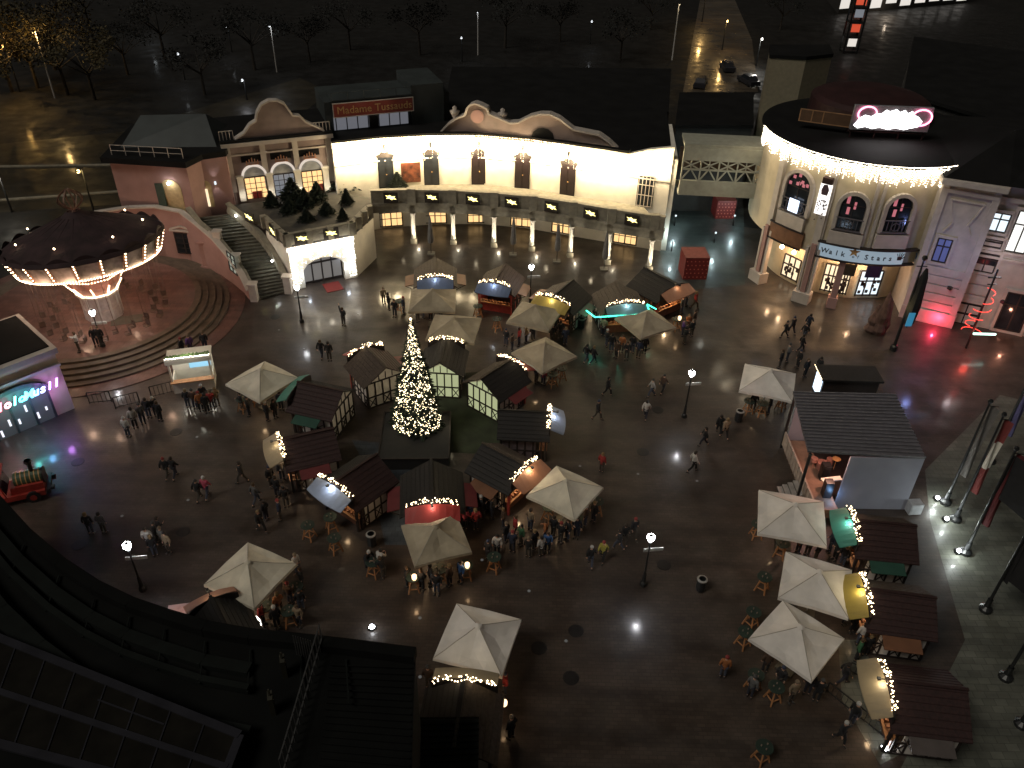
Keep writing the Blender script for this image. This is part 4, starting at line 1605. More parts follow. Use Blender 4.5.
q.lathe(base, [(1.5, 0), (1.45, .9), (1.25, .95), (1.25, 2.2)], 10)
hs = q.build('base_housing', mat('white_housing', (.45, .4, .38), .6, .25), ride, True)
q = M()
for k in range(10):
    a = 2 * PI * k / 10
    q.box((RX + 1.4 * math.cos(a), RY + 1.4 * math.sin(a), 2.0), (.14, .14, 2.2), a)
q.lathe(base, [(1.7, 2.2), (1.7, 2.35), (1.2, 2.4)], 10)
q.build('post', iron_w, hs, True)
q = M()
q.lathe(base, [(1.5, 2.4), (2.1, 3.3), (2.2, 3.9), (1.6, 4.3), (.8, 4.6), (.7, 7.5)], 10)
dr = q.build('drum', mat('painted_drum', (.42, .2, .15), .5, .5, 1.5), ride, True)
q = M()
for k in range(10):
    a = 2 * PI * k / 10
    c, s_ = math.cos(a), math.sin(a)
    for j in range(7):
        t = j / 6
        r = 1.5 + .62 * t
        q.octa((RX + (r + .06) * c, RY + (r + .06) * s_, .9 + 2.4 + .95 * t), .07)
    a2 = 2 * PI * (k + 1) / 10
    for j in range(6):
        t = j / 6
        q.octa((RX + 2.25 * (c + (math.cos(a2) - c) * t), RY + 2.25 * (s_ + (math.sin(a2) - s_) * t), .9 + 3.95), .06)
        q.octa((RX + 1.58 * (c + (math.cos(a2) - c) * t), RY + 1.58 * (s_ + (math.sin(a2) - s_) * t), .9 + 2.4), .06)
o = q.build('bulbs', glow('rim_bulb', (1, .72, .45), 14), dr, True)
o['kind'] = 'stuff'
for k in range(5):
    a = 2 * PI * k / 5 + .5
    lamp('drum_glow', (RX + 2.9 * math.cos(a), RY + 2.9 * math.sin(a), 3.7), 26, (1, .55, .4), .2, ride)
random.seed(11)
chair = None
for k in range(36):
    a = 2 * PI * k / 36 + .05
    r = RR - (1.1 if k % 2 else 1.9)
    x, y = cc.x + r * math.cos(a), cc.y + r * math.sin(a)
    t0 = bpy.data.objects.new('swing_seat', None)
    if chair is None:
        q = M()
        q.box((0, 0, 0), (.42, .4, .06))
        q.box((0, .2, .25), (.42, .05, .45))
        q.box((.2, 0, .15), (.04, .36, .05))
        q.box((-.2, 0, .15), (.04, .36, .05))
        for sx in (-.2, .2):
            q.bar((sx, .15, .1), (sx * .6, .05, 5.1), .02)
        chair = q.build('swing_seat', mat('pale_seat', (.15, .1, .08), .6, .3), ride)
        o = chair
    else:
        o = chair.copy()
        COL.objects.link(o)
    o.matrix_parent_inverse = Matrix.Identity(4)
    o.matrix_local = TOP[ride.name].inverted() @ (Matrix.Translation((x, y, 1.75)) @ Matrix.Rotation(a, 4, 'Z'))
# mat and a ticket gate fence beside the ride
q = M()
q.box((S(127, 320, .9).x, S(127, 320, .9).y, .92), (2.4, 1.3, .03), .35)
tag(q.build('door_mat', stonedk), 'dark rectangular mat in front of the swing ride base', 'mat')

# ================================================================== FOREGROUND STATION ROOF, BOTTOM LEFT
RZ = 8.6
edge = [S(px, py, RZ) for px, py in ((-60, 440), (-2, 502), (25, 532), (60, 562), (95, 585), (130, 602), (165, 614), (205, 626), (250, 634), (300, 639), (345, 644), (415, 653))]
stn = thing('station_building', 'dark round-fronted station roof with a glazed skylight seen from above', 'building', (-14, 14, 0))
inner_r = [S(413, 700, RZ), S(410, 800, RZ), S(-200, 900, RZ)]
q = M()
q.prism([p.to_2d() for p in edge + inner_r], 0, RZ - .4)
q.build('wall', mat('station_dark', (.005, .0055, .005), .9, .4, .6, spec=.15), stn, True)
q = M()
for a, b in zip(edge[:-1], edge[1:]):
    q.bar(a + V2(0, 0, -.2), b + V2(0, 0, -.2), .5, .5)
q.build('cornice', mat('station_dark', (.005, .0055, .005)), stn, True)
q = M()
for off, w, zz in ((1.5, .5, .12), (2.4, .25, .25), (4.4, .8, .3)):
    ee = [p + V2(.25 * off, -off, zz - .35) for p in edge[:9]]
    for a, b in zip(ee[:-1], ee[1:]):
        q.bar(a, b, w, .3)
q.build('roof_ring', mat('ring_metal', (.008, .010, .009), .85, .3, 1, spec=.15), stn, True)
for p in edge[1:11]:
    q = M()
    q.bar(p + V2(.1, -.5, -.3), p + V2(.6, -2.6, -.05), .06)
    q.build('roof_seam', mat('ring_metal', (.03, .034, .034)), stn, True)
# skylight grid
def sky_pt(u, v):
    a, b = S(-120, 590, RZ + .4), S(240, 735, RZ + .4)
    c, d = S(-170, 700, RZ + .4), S(215, 800, RZ + .4)
    return a.lerp(b, u).lerp(c.lerp(d, u), v)
q = M()
q.poly([sky_pt(0, 0), sky_pt(0, 1), sky_pt(1, 1), sky_pt(1, 0)])
so = q.build('skylight', mat('skylight_glass', (.012, .011, .009), .2, .4, 1), stn, True)
q = M()
for k in range(13):
    u = k / 12
    q.bar(sky_pt(u, 0), sky_pt(u, 1), .05 if k < 12 else .3, .08)
for v, w in ((0, .3), (.52, .22), (1, .3)):
    q.bar(sky_pt(0, v), sky_pt(1, v), w, .12)
q.bar(sky_pt(.66, .25), sky_pt(.83, .25), .06, .06)
q.build('glazing_bar', mat('bar_metal', (.02, .02, .026), .85, .3, 1, spec=.2), so, True)
q = M()
for k in range(17):
    t = k / 16
    p = S(322, 640, RZ).lerp(S(283, 775, RZ), t)
    q.box(p + V2(0, 0, .35), (.035, .035, 1.3))
q.bar(S(322, 640, RZ) + V2(0, 0, .95), S(283, 775, RZ) + V2(0, 0, .95), .05)
q.bar(S(322, 640, RZ) + V2(0, 0, .1), S(283, 775, RZ) + V2(0, 0, .1), .05)
for k in range(8):
    p = S(313, 655, RZ).lerp(S(296, 650, RZ), k / 7)
    q.box(p + V2(0, 0, .3), (.03, .03, 1.2))
q.build('railing', mat('dull_rail', (.05, .05, .05), .5), stn, True)
q = M()
for px, py in ((272, 705), (284, 668)):
    p = S(px, py, RZ)
    q.box(p + V2(0, 0, .1), (.18, .4, 1.0), .3)
    q.box(p + V2(0, 0, .7), (.06, .06, .5))
q.build('roof_fitting', mat('olive_fitting', (.03, .028, .018), .6), stn, True)
q = M()
for k in range(14):
    i = 1 + k * 9.5 / 14
    j = int(i)
    p = edge[j].lerp(edge[j + 1], i - j)
    q.ball(p + V2(0, .1, .0), .018, 6)
o = q.build('edge_light', bulb_w, stn, True)
q = M()
n = 18
for k in range(n):
    p = S(330, 665, RZ - .3).lerp(S(318, 780, RZ - .3), k / (n - 1))
    r2 = S(412, 668, RZ - .3).lerp(S(409, 790, RZ - .3), k / (n - 1))
    q.bar(p, r2, .05, .06)
q.build('roof_batten', mat('station_dark', (.005, .0055, .005)), stn, True)
lr = thing('lean_to_roof', 'low dark green ribbed roof beside the station at the bottom', 'shed', S(447, 742, 3.0))
q = M()
cs = [S(417, 716, 3.4), S(479, 718, 3.2), S(478, 800, 3.2), S(410, 800, 3.4)]
q.prism([c.to_2d() for c in cs], 3.0, 3.2)
q.build('roof', mat('green_sheet_roof', (.014, .02, .018), .6, .3), lr, True)
q = M()
for k in range(14):
    q.bar(cs[0].lerp(cs[3], k / 13).to_2d().to_3d() + V2(0, 0, 3.24), cs[1].lerp(cs[2], k / 13).to_2d().to_3d() + V2(0, 0, 3.24), .05, .06)
q.build('roof_rib', roof_dk, lr, True)
q = M()
for c in cs:
    d = ((cs[0] + cs[2]) / 2 - c).normalized() * .3
    q.box((c.x + d.x, c.y + d.y, 1.5), (.14, .14, 3))
q.build('post', steel_dk, lr, True)

# ================================================================== MARKET STALLS
random.seed(21)


def hexcol(c):
    return tuple(c)


SIGNS = {'white': ((.26, .31, .42), (.85, .92, 1)), 'red': ((.30, .03, .025), (1, .75, .6)), 'blue': ((.10, .14, .24), (.8, .88, 1)), 'yellow': ((.36, .27, .06), (1, .86, .5)),
         'green': ((.05, .22, .17), (.7, 1, .9)), 'orange': ((.42, .20, .12), (1, .78, .5)), 'teal': ((.12, .24, .27), (.8, .95, 1)), 'tan': ((.3, .24, .15), (1, .85, .6))}
ROOFS = {'red': red_brown, 'brown': brown_sh, 'black': black_sh}


def stall(label, A, B, W=2.9, sign='white', roof=('red', 'red'), flaps=(None, None), sign_w=14, inner=30, back=plaster, side=plaster, neon=False, garl=True, Lmin=3.0, ic=(1, .66, .36)):
    zr = 3.15
    a, b = S(A[0], A[1], zr), S(B[0], B[1], zr)
    d = (a - b).to_2d()
    L = max(Lmin, d.length)
    d.normalize()
    c = a.to_2d() - d * (L / 2)
    rz = math.atan2(d.x, -d.y)       # local -y looks along d
    t = thing('market_stall', label, 'market stall', (c.x, c.y, 0), rz, 'market stalls on the square')
    hw, hl, wh = W / 2, L / 2, 2.15
    m = M()
    for s in (-1, 1):
        m.box((s * (hw - .05), .35, wh / 2), (.1, L - .7, wh))
    m.plate((0, hl - .08, 0), 0, [(-hw + .1, 0), (hw - .1, 0), (hw - .1, wh), (0, zr - .12), (-hw + .1, wh)], .08)
    m.build('wall', side, t)
    if back is not plaster or side is not plaster:
        m = M()
        m.plate((0, hl + .005, .05), 0, [(-hw + .12, 0), (hw - .12, 0), (hw - .12, wh - .1), (0, zr - .3), (-hw + .12, wh - .1)], .02)
        m.build('back_wall', back, t)
    m = M()
    m.box((0, .2, .03), (W - .22, L - .6, .06))
    m.build('floor', timber, t)
    # timber framing
    m = M()
    for s in (-1, 1):
        x = s * hw
        for k in range(6):
            y = -hl + .35 + (L - .38) * k / 5
            m.box((x, y, wh / 2), (.07, .1, wh))
        for z in (.06, .95, wh - .05):
            m.box((x + s * .012, .16, z), (.07, L - .36, .1))
        for k in range(0, 5, 1):
            y0, y1 = -hl + .35 + (L - .38) * k / 5, -hl + .35 + (L - .38) * (k + 1) / 5
            if k % 2 == 0:
                m.bar((x + s * .02, y0, .1), (x + s * .02, y1, .9), .05)
                m.bar((x + s * .023, y1, .1), (x + s * .023, y0, .9), .05)
    yb = hl + .045
    for k in range(6):
        x = -hw + .05 + (W - .1) * k / 5
        m.box((x, yb, wh / 2), (.09, .06, wh))
    for z in (.06, .95, wh):
        m.box((0, yb + .01, z), (W, .06, .1))
    for k in (0, 2, 4):
        x0, x1 = -hw + .05 + (W - .1) * k / 5, -hw + .05 + (W - .1) * (k + 1) / 5
        m.bar((x0, yb + .02, .1), (x1, yb + .02, .9), .05)
        m.bar((x1, yb + .023, .1), (x0, yb + .023, .9), .05)
    for x in (-.35, 0, .35):
        m.box((x * W / 2, yb, wh + .32), (.06, .05, .6 if x == 0 else .42))
    fr = m.build('timber_frame', timber, t)
    # roof: two slopes with thickness
    ov = .32
    for s, key in ((-1, roof[0]), (1, roof[1])):
        m = M()
        p = [(0, -hl - .2, zr + .06), (s * (hw + ov), -hl - .2, wh - .12), (s * (hw + ov), hl + .25, wh - .12), (0, hl + .25, zr + .06)]
        top = [V2(*q) for q in p]
        bot = [q - V2(0, 0, .08) for q in top]
        if s > 0:
            top, bot = top[::-1], bot[::-1]
        n = m.add(top + bot)
        m.face((n + 3, n + 2, n + 1, n))
        m.face((n + 4, n + 5, n + 6, n + 7))
        for i in range(4):
            j = (i + 1) % 4
            m.face((n + i, n + j, n + 4 + j, n + 4 + i))
        for k in range(7):      # shingle courses
            f = (k + .5) / 7
            m.bar((s * (hw + ov) * f, -hl - .2, zr + .07 - (zr + .18 - wh) * f), (s * (hw + ov) * f, hl + .25, zr + .07 - (zr + .18 - wh) * f), .04, .022)
        m.build('roof', ROOFS[key], t)
    m = M()
    m.bar((0, -hl - .22, zr + .09), (0, hl + .27, zr + .09), .16, .06)
    m.build('ridge_cap', ROOFS[roof[1]], t)
    # counter and front posts
    yf = -hl
    m = M()
    m.box((0, yf + .32, .48), (W - .25, .08, .9))
    m.build('counter_front', mat('counter_wood', (.14, .06, .035), .6, .3, 4) if sign not in ('blue', 'red') else red_pl, t)
    m = M()
    m.box((0, yf + .2, .97), (W - .1, .5, .06))
    m.build('counter', wood_or, t)
    m = M()
    for s in (-1, 1):
        m.box((s * (hw - .08), yf + .06, 1.05), (.14, .14, 2.1))
    m.build('post', red_pl if sign in ('red', 'blue', 'orange') else timber, t)
    # goods and a lit back shelf
    m = M()
    for k in range(9):
        m.box((-hw + .4 + (W - .8) * k / 8, yf + .2 + .08 * (rnd() - .5), 1.08), (.16, .2, .1 + .14 * rnd()))
    m.build('goods', [mat('goods_a', (.35, .16, .08), .6, .8, 9)], t)
    m = M()
    m.box((0, hl - .2, 1.6), (W - .4, .12, .9))
    m.build('shelf', mat('lit_shelf', (.40, .22, .12), .7, .6, 6), t)
    # tilted sign over the counter with its arched garland
    scol, lcol = SIGNS[sign]
    y0, z0, y1, z1 = yf - .22, 2.78, yf - 1.05, 2.42
    m = M()
    nseg = 8
    top, low = [], []
    for k in range(nseg + 1):
        x = -hw * .98 + 2 * hw * .98 * k / nseg
        u = x / hw
        top.append(V2(x, y0, z0 + .26 * (1 - u * u)))
        low.append(V2(x, y1 - .16 * (1 - u * u), z1))
    for k in range(nseg):
        m.poly([low[k], low[k + 1], top[k + 1], top[k]])
        m.poly([top[k] - V2(0, 0, .06), top[k + 1] - V2(0, 0, .06), low[k + 1] - V2(0, 0, .06), low[k] - V2(0, 0, .06)])
        m.poly([low[k] - V2(0, 0, .06), low[k + 1] - V2(0, 0, .06), low[k + 1], low[k]])
        m.poly([top[k] - V2(0, 0, .06), top[k], top[k + 1], top[k + 1] - V2(0, 0, .06)])
    so = m.build('sign_board', mat('sign_' + sign, scol, .55, .12, 2), t)
    m = M()
    m.plate((0, yf - .16, 0), 0, [(-hw, wh - .05), (hw, wh - .05), (hw, 2.75), (hw * .6, 3.02), (0, 3.14), (-hw * .6, 3.02), (-hw, 2.75)], .05)
    m.build('gable_board', timber, t)
    if sign_w:
        m = M()
        m.bar((0, yf - .2, 3.25), (0, yf - .62, 3.32), .04)
        m.box((0, yf - .62, 3.3), (.14, .16, .1))
        m.build('sign_lamp', steel_dk, so)
        lamp('sign_lamp_light', (0, yf - .5, 3.12), sign_w * .55, lcol, .06, so, world=False)
    if garl:
        m = M()
        for k in range(60):
            u = -1 + 2 * rnd()
            m.octa((u * hw * .95, y0 + .12 + (rnd() - .5) * .3, z0 + .08 + .34 * (1 - u * u) + .22 * (rnd() - .35)), .022 + .028 * rnd())
        o = m.build('garland', bulb_w, t)
        o['kind'] = 'stuff'
        lamp('garland_glow', (0, y0 - .3, z0 + .75), 9, (1, .85, .6), .3, t, world=False)
    if inner:
        lamp('stall_lamp', (0, yf + .25, 2.05), inner, ic, .12, t, world=False)
    # side shutters propped open
    for s, col in ((-1, flaps[0]), (1, flaps[1])):
        if not col:
            continue
        m = M()
        x0 = s * (hw + .06)
        m.bar((x0, 0, 2.02), (x0 + s * 1.0, 0, 1.78), L * .62, .05)
        fo = m.build('shutter', mat('shutter_' + col, {'red': (.12, .02, .022), 'green': (.02, .07, .05), 'brown': (.16, .07, .035), 'grey': (.09, .075, .07)}[col], .6, .2, 2), t)
        m = M()
        for y in (-L * .28, L * .28):
            m.bar((s * (hw + .02), y, 1.25), (x0 + s * .95, y, 1.77), .04)
        m.build('prop', timber, fo)
    if neon:
        m = M()
        pts = [(-hw - 1.3, yf + .7, 2.1), (-hw - .75, yf - .1, 1.9), (-hw, y1, z1 + .05), (hw, y1 + .02, z1 + .05), (hw, y0, z0 + .05), (hw + .9, y0 + .2, 2.2)]
        for p, w in zip(pts[:-1], pts[1:]):
            m.bar(p, w, .07)
        m.build('neon_tube', neon_g, t)
        lamp('neon_glow', (-hw * .3, y1 - .3, z1 + .1), 16, (.1, 1, .65), .15, t, world=False)
        lamp('neon_glow', (-hw - .9, yf - .3, 2.3), 10, (.1, 1, .65), .15, t, world=False)
    return t


glow_cream = glow('glowing_cream_panel', (.92, 1, .55), .42)  # back walls glow by themselves in place of lamplight falling on them
stall('brown-roofed stall facing the camera behind the square tan parasol, garland over its blue sign', (435, 275), (435, 261), 3.1, 'blue', ('brown', 'brown'), ('brown', 'brown'), 22)
stall('red-walled stall with green and red roof, blue sign and red panelled counter', (495, 281), (504, 267), 3.0, 'blue', ('brown', 'red'), (None, 'brown'), 26, side=red_pl)
stall('stall with bright yellow sign beside the stall outlined in green neon', (554, 296), (572, 281), 3.3, 'yellow', ('brown', 'black'), ('brown', 'green'), 34, inner=90)
stall('stall outlined in green neon at the back of the market', (626, 301), (617, 285), 3.5, 'teal', ('brown', 'brown'), (None, None), 26, neon=True)
stall('black-roofed stall with glowing front at the far right of the back row', (674, 284), (646, 269), 3.4, 'orange', ('black', 'black'), (None, None), 10, inner=110, side=mat('stall_planks', (.16, .08, .045), .7, .3, 5), garl=False)
stall('half-timbered dark stall left of the Christmas tree, its back towards the tree', (366, 347), (381, 363), 3.0, 'red', ('red', 'brown'), ('red', None), 0, inner=24)
stall('half-timbered stall with shiny wet roof slope below the green-tinged parasol', (300, 383), (338, 391), 3.2, 'green', ('black', 'red'), (None, 'green'), 0, inner=22, garl=False)
stall('dark-roofed stall with one lit timber panel right behind the tree', (446, 339), (441, 358), 2.8, 'tan', ('black', 'black'), (None, None), 0, inner=40, back=glow_cream)
stall('stall with brightly lit yellow timber-framed back wall on the green carpet', (511, 360), (486, 376), 3.0, 'red', ('black', 'brown'), ('red', None), 0, inner=45, back=glow_cream, ic=(.55, .75, 1))
stall('small stall with dark roof and lamp-lit front left of centre', (282, 441), (326, 431), 2.9, 'tan', ('red', 'red'), (None, 'red'), 12, inner=60)
stall('white-signed stall angled toward the lower left below the tree', (336, 482), (366, 462), 3.1, 'white', ('black', 'red'), (None, None), 40, inner=26)
stall('stall with glowing red curved sign just below the tree', (432, 500), (431, 463), 3.2, 'red', ('black', 'black'), ('red', 'red'), 26, inner=60)
stall('stall with glowing orange sign turned to the lower right near the tree', (524, 465), (487, 446), 2.9, 'orange', ('black', 'brown'), ('brown', None), 40, inner=70)
stall('flat dark stall with white lit panel on its right side', (548, 413), (508, 411), 2.6, 'white', ('black', 'black'), (None, None), 30, inner=20, side=mat('mauve_boards', (.14, .11, .12), .7, .3, 3))
stall('stall with turquoise lit sign in the right-hand row', (857, 521), (910, 526), 3.0, 'green', ('brown', 'red'), (None, 'green'), 40, inner=40)
stall('stall with yellow lit sign in the middle of the right-hand row', (870, 590), (930, 598), 3.0, 'yellow', ('brown', 'red'), (None, 'brown'), 30, inner=40)
stall('lowest stall of the right-hand row, tan sign with bright garland', (892, 682), (962, 690), 3.2, 'tan', ('red', 'red'), (None, 'grey'), 26, inner=40)
stall('stall at the bottom edge facing the lowest parasol, string of bulbs on its front', (464, 681), (455, 740), 3.1, 'tan', ('brown', 'black'), (None, 'grey'), 0, inner=30)
stall('low stall tucked under the lower left parasol with pinkish awning', (212, 600), (232, 640), 2.6, 'orange', ('black', 'black'), (None, None), 6, inner=30, garl=False)

# ================================================================== PARASOLS
random.seed(5)
PAR = [
    ([(226, 384), (262, 361), (298, 378), (263, 402)], canvas, 'cream parasol with faint green glow on the left of the square', 40),
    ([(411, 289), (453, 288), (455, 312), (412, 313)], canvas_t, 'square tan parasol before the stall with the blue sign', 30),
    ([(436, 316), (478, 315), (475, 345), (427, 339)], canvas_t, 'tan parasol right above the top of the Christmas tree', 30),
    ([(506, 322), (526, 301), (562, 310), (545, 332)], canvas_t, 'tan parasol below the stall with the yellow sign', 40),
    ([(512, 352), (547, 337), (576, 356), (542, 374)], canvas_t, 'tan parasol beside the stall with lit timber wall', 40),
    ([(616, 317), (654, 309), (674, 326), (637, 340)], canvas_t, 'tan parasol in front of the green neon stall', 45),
    ([(745.5, 364.5), (796, 372), (791, 401), (740, 392)], canvas_w, 'white parasol next to the corrugated stage tent', 12),
    ([(526, 496), (557.5, 466), (605, 487.5), (572.5, 519)], canvas, 'cream parasol in the centre with a crowd around its lower edge', 45),
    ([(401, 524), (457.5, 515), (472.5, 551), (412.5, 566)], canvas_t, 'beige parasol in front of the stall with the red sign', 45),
    ([(203, 585), (245.5, 543), (297, 564), (257, 607)], canvas, 'pale parasol at lower left with lit left edge', 55),
    ([(457, 603), (521, 620), (502.5, 676.5), (432.6, 658)], canvas_w, 'bright cream parasol at the bottom centre', 18),
    ([(759.5, 490.5), (822.5, 499), (825, 545.5), (760, 536)], canvas_w, 'white parasol before the turquoise-signed stall', 14),
    ([(785, 551), (850, 569), (849.5, 620), (780.5, 597.5)], canvas_w, 'white parasol before the yellow-signed stall', 14),
    ([(783, 599.5), (844, 639), (812, 681), (749, 639)], canvas_w, 'lowest white parasol in the overlapping right-hand pair', 12)]
UMB = []
for pts, cm, lab, pw in PAR:
    z = 2.35
    w = [S(x, y, z) for x, y in pts]
    c = sum(w, Vector()) / 4
    d1, d2 = w[0] - w[2], w[1] - w[3]
    size = (d1.length + d2.length) / 2 / math.sqrt(2)
    rz = math.atan2(d1.y, d1.x) + PI / 4
    size = min(4.3, max(3.0, size))
    t = thing('parasol', lab, 'parasol', (c.x, c.y, 0), rz, 'square market parasols')
    UMB.append((t, size, c))
    h = size / 2
    pk_ = .95 + .1 * rnd()
    m = M()
    G_ = 8
    idx = {}
    for i in range(G_ + 1):
        for j in range(G_ + 1):
            x, y = -1 + 2 * i / G_, -1 + 2 * j / G_
            f = max(abs(x), abs(y))
            k = min(abs(x), abs(y)) / f if f else 1
            zz = z + pk_ * (1 - f) - .15 * (1 - k) * math.sin(PI * f) * (.6 + .8 * rnd()) - .04 * rnd() * (0 < f < 1)
            if f == 1:
                zz += .07 * (1 - k)
            idx[i, j] = m.add([(x * h, y * h, zz)])
    for i in range(G_):
        for j in range(G_):
            a, b, c_, d_ = idx[i, j], idx[i + 1, j], idx[i + 1, j + 1], idx[i, j + 1]
            if (i < G_ / 2) == (j < G_ / 2):
                m.face((a, b, c_))
                m.face((a, c_, d_))
            else:
                m.face((a, b, d_))
                m.face((b, c_, d_))
    per = [idx[i, 0] for i in range(G_ + 1)] + [idx[G_, j] for j in range(1, G_ + 1)] + [idx[i, G_] for i in range(G_ - 1, -1, -1)] + [idx[0, j] for j in range(G_ - 1, 0, -1)]
    low = []
    for p in per:
        v = m.v[p]
        low.append(m.add([(v.x * 1.01, v.y * 1.01, v.z - .16 - .03 * rnd())]))
    for i in range(len(per)):
        j = (i + 1) % len(per)
        m.face((per[i], low[i], low[j], per[j]))
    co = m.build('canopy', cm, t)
    m2 = M()
    for i in range(G_):
        for (i0, j0), (i1, j1) in (((i, i), (i + 1, i + 1)), ((i, G_ - i), (i + 1, G_ - i - 1))):
            m2.bar(m.v[idx[i0, j0]] + V2(0, 0, .008), m.v[idx[i1, j1]] + V2(0, 0, .008), .035, .014)
    m2.build('seam', mat('canvas_seam', (.36, .33, .27), .9), co)
    m = M()
    m.lathe((0, 0, z + pk_ - .04), [(.2, 0), (.1, .08), (.02, .14)], 8)
    m.build('finial', cm, co)
    m = M()
    m.cyl((0, 0, .1), (0, 0, z + pk_ - .03), .04, n=8)
    m.build('pole', mat('grey_pole', (.3, .29, .27), .5), t)
    m = M()
    for sx in (-1, 1):
        for sy in (-1, 1):
            m.bar((0, 0, z + pk_ - .1), (sx * h * .98, sy * h * .98, z - .03), .035)
    m.build('ribs', mat('grey_pole', (.3, .29, .27)), t)
    m = M()
    m.box((0, 0, .06), (.9, .9, .12))
    m.build('base', stonedk, t)
    lamp('parasol_lamp', (.35, -.35, 2.1), pw * .8, (1, .66, .36), .1, t, world=False)

# ================================================================== STREET LAMPS
SL = [((684, 417), 3.95, 'black street lamp right of centre, alone on the open paving'), ((643, 585), 3.9, 'bright street lamp on the dark lower centre paving'), ((302, 322), 3.4, 'street lamp by the foot of the curved stairs'),
      ((143, 590), 3.6, 'glaring street lamp in front of the dark round station roof'), ((149, 402), 3.1, 'street lamp beneath the swing ride terrace'), ((530, 306), 3.9, 'street lamp behind the row of back stalls')]
for (px, py), h, lab in SL:
    p = S(px, py)
    t = thing('street_lamp', lab, 'street lamp', p, .15, 'old style street lamps on the square')
    m = M()
    m.lathe((0, 0, 0), [(.2, 0), (.2, .25), (.12, .35), (.09, 1.0), (.06, 1.1), (.05, h - .5), (.1, h - .42), (.03, h - .35)], 10)
    m.build('post', steel_dk, t)
    m = M()
    m.lathe((0, 0, h - .35), [(.1, 0), (.22, .22), (.22, .34), (.1, .42)], 8)
    m.build('lamp_head', lamp_gl if lab[0] != 'x' else lamp_gl, t)
    m = M()
    m.lathe((0, 0, h + .02), [(.13, 0), (.12, .05), (.05, .12), (.02, .2)], 8)
    m.build('lamp_cap', steel_dk, t)
    m = M()
    m.box((.25, 0, h - 1.05), (1.1, .06, .22))
    m.build('sign_plate', mat('pale_plate', (.45, .46, .44), .5), t)
    lamp('street_light', (0, 0, h - .2), 560 if px != 530 and px != 302 else 170, (.97, .95, 1), .16, t, world=False).data.specular_factor = 1
for px, py, lab in ((372, 628, 'small dazzling bright spot on the paving beside the station roof'), (884, 749, 'bright ground light at the lower end of the long barrier')):  # station one is an added fitting for a bright spot on the paving
    p = S(px, py)
    t = thing('ground_bright_spot', lab, 'ground light', p)
    m = M()
    m.lathe((0, 0, 0), [(.22, 0), (.22, .1), (.16, .12)], 12)
    m.build('housing', steel_dk, t)
    m = M()
    m.lathe((0, 0, .06), [(.16, 0), (.12, .1), (.01, .14)], 12)
    m.build('lens', lamp_gl, t)
    lamp('ground_light_glow', (0, 0, .5), 16, (.95, .97, 1), .1, t, world=False)

# ================================================================== CHRISTMAS TREE
random.seed(9)
tb = S(417, 424, .9)
bx = thing('tree_platform', 'square black-clad platform under the Christmas tree', 'platform', (tb.x, tb.y - .6, 0), .05)
m = M()
m.box((0, -.6, .45), (4.6, 5.0, .9))
m.build('body', mat('black_cladding', (.010, .010, .010), .8, .3), bx)
m = M()
for x in (-2.3, 2.3):
    m.box((x, -.6, .95), (.08, 5.0, .1))
for y in (-3.1, 1.9):
    m.box((0, y, .95), (4.6, .08, .1))
m.build('edge_trim', timber, bx)
ct = thing('christmas_tree', 'tall conical Christmas tree covered in warm fairy lights', 'tree', (tb.x, tb.y, .9))
TH, TR = 8.3, 1.6
m = M()
m.cyl((0, 0, 0), (0, 0, TH - .3), .16, .03, 8)
m.build('trunk', bark, ct)
m = M()
for k in range(3600):
    f = rnd() ** .7
    zc = .2 + (TH - .2) * (1 - f)
    r = TR * f ** 1.06 * (.55 + .5 * rnd()) * (1 + .07 * math.sin(zc * 7))
    a = 2 * PI * rnd()
    c = V2(r * math.cos(a), r * math.sin(a), zc - .08 * r)
    d = V2(math.cos(a), math.sin(a), -.35 + .5 * rnd())
    s = (.22 + .2 * rnd()) * (.45 + .55 * min(1, f * 2))
    u = d.cross(V2(0, 0, 1)).normalized() * s * .4
    w = V2(0, 0, s * .18)
    m.poly([c - d * s, c + u, c + d * s, c - u])
    m.poly([c - d * s + w, c + w * 2, c + d * s * 1.1, c - w])
m.build('branches', leaf_dk, ct)
m = M()
for k in range(2300):
    f = rnd() ** .78
    zc = .25 + (TH - .2) * (1 - f)
    r = TR * f ** 1.06 * (.95 + .1 * rnd()) + .02
    a = 2 * PI * rnd()
    m.octa((r * math.cos(a), r * math.sin(a), zc), .026 + .02 * rnd())
o = m.build('fairy_lights', glow('tree_bulb', (1, .82, .52), 6), ct)
o['kind'] = 'stuff'
m = M()
m.octa((0, 0, TH + .1), .09)
m.build('tree_top', bulb_w, ct)
for k in range(7):
    a = 2 * PI * k / 7
    zz = 1 + k * .9
    r = TR * (1 - zz / TH) + .7
    lamp('tree_glow', (r * math.cos(a * 2), r * math.sin(a * 2), zz), 22, (1, .84, .55), .3, ct, world=False)

# ================================================================== STAGE TENT
random.seed(31)
RA, RB_, RC_, RD = S(793, 392.5, 4.6), S(895.6, 395, 4.3), S(925.5, 457.6, 4.3), S(852.6, 452.4, 4.6)
RE = S(808, 451, 4.6)
tn = thing('stage_tent', 'large grey stage tent with a corrugated roof and a blank grey side wall', 'tent', (RC_.x - 3, RC_.y + 3, 0))
tent_rf = mat('grey_corrugated_roof', (.13, .125, .14), .6, .3, 1.2)
m = M()
m.poly([RE, RC_, RB_, RA])
m.poly([p - V2(0, 0, .12) for p in (RA, RB_, RC_, RE)])
for a, b in ((RE, RC_), (RC_, RB_), (RB_, RA), (RA, RE)):
    m.poly([a - V2(0, 0, .12), b - V2(0, 0, .12), b, a])
ro = m.build('roof', tent_rf, tn, True)
m = M()
for k in range(19):
    t = k / 18
    m.bar(RE.lerp(RA, t) + V2(0, 0, .04), RC_.lerp(RB_, t) + V2(0, 0, .04), .12, .07)
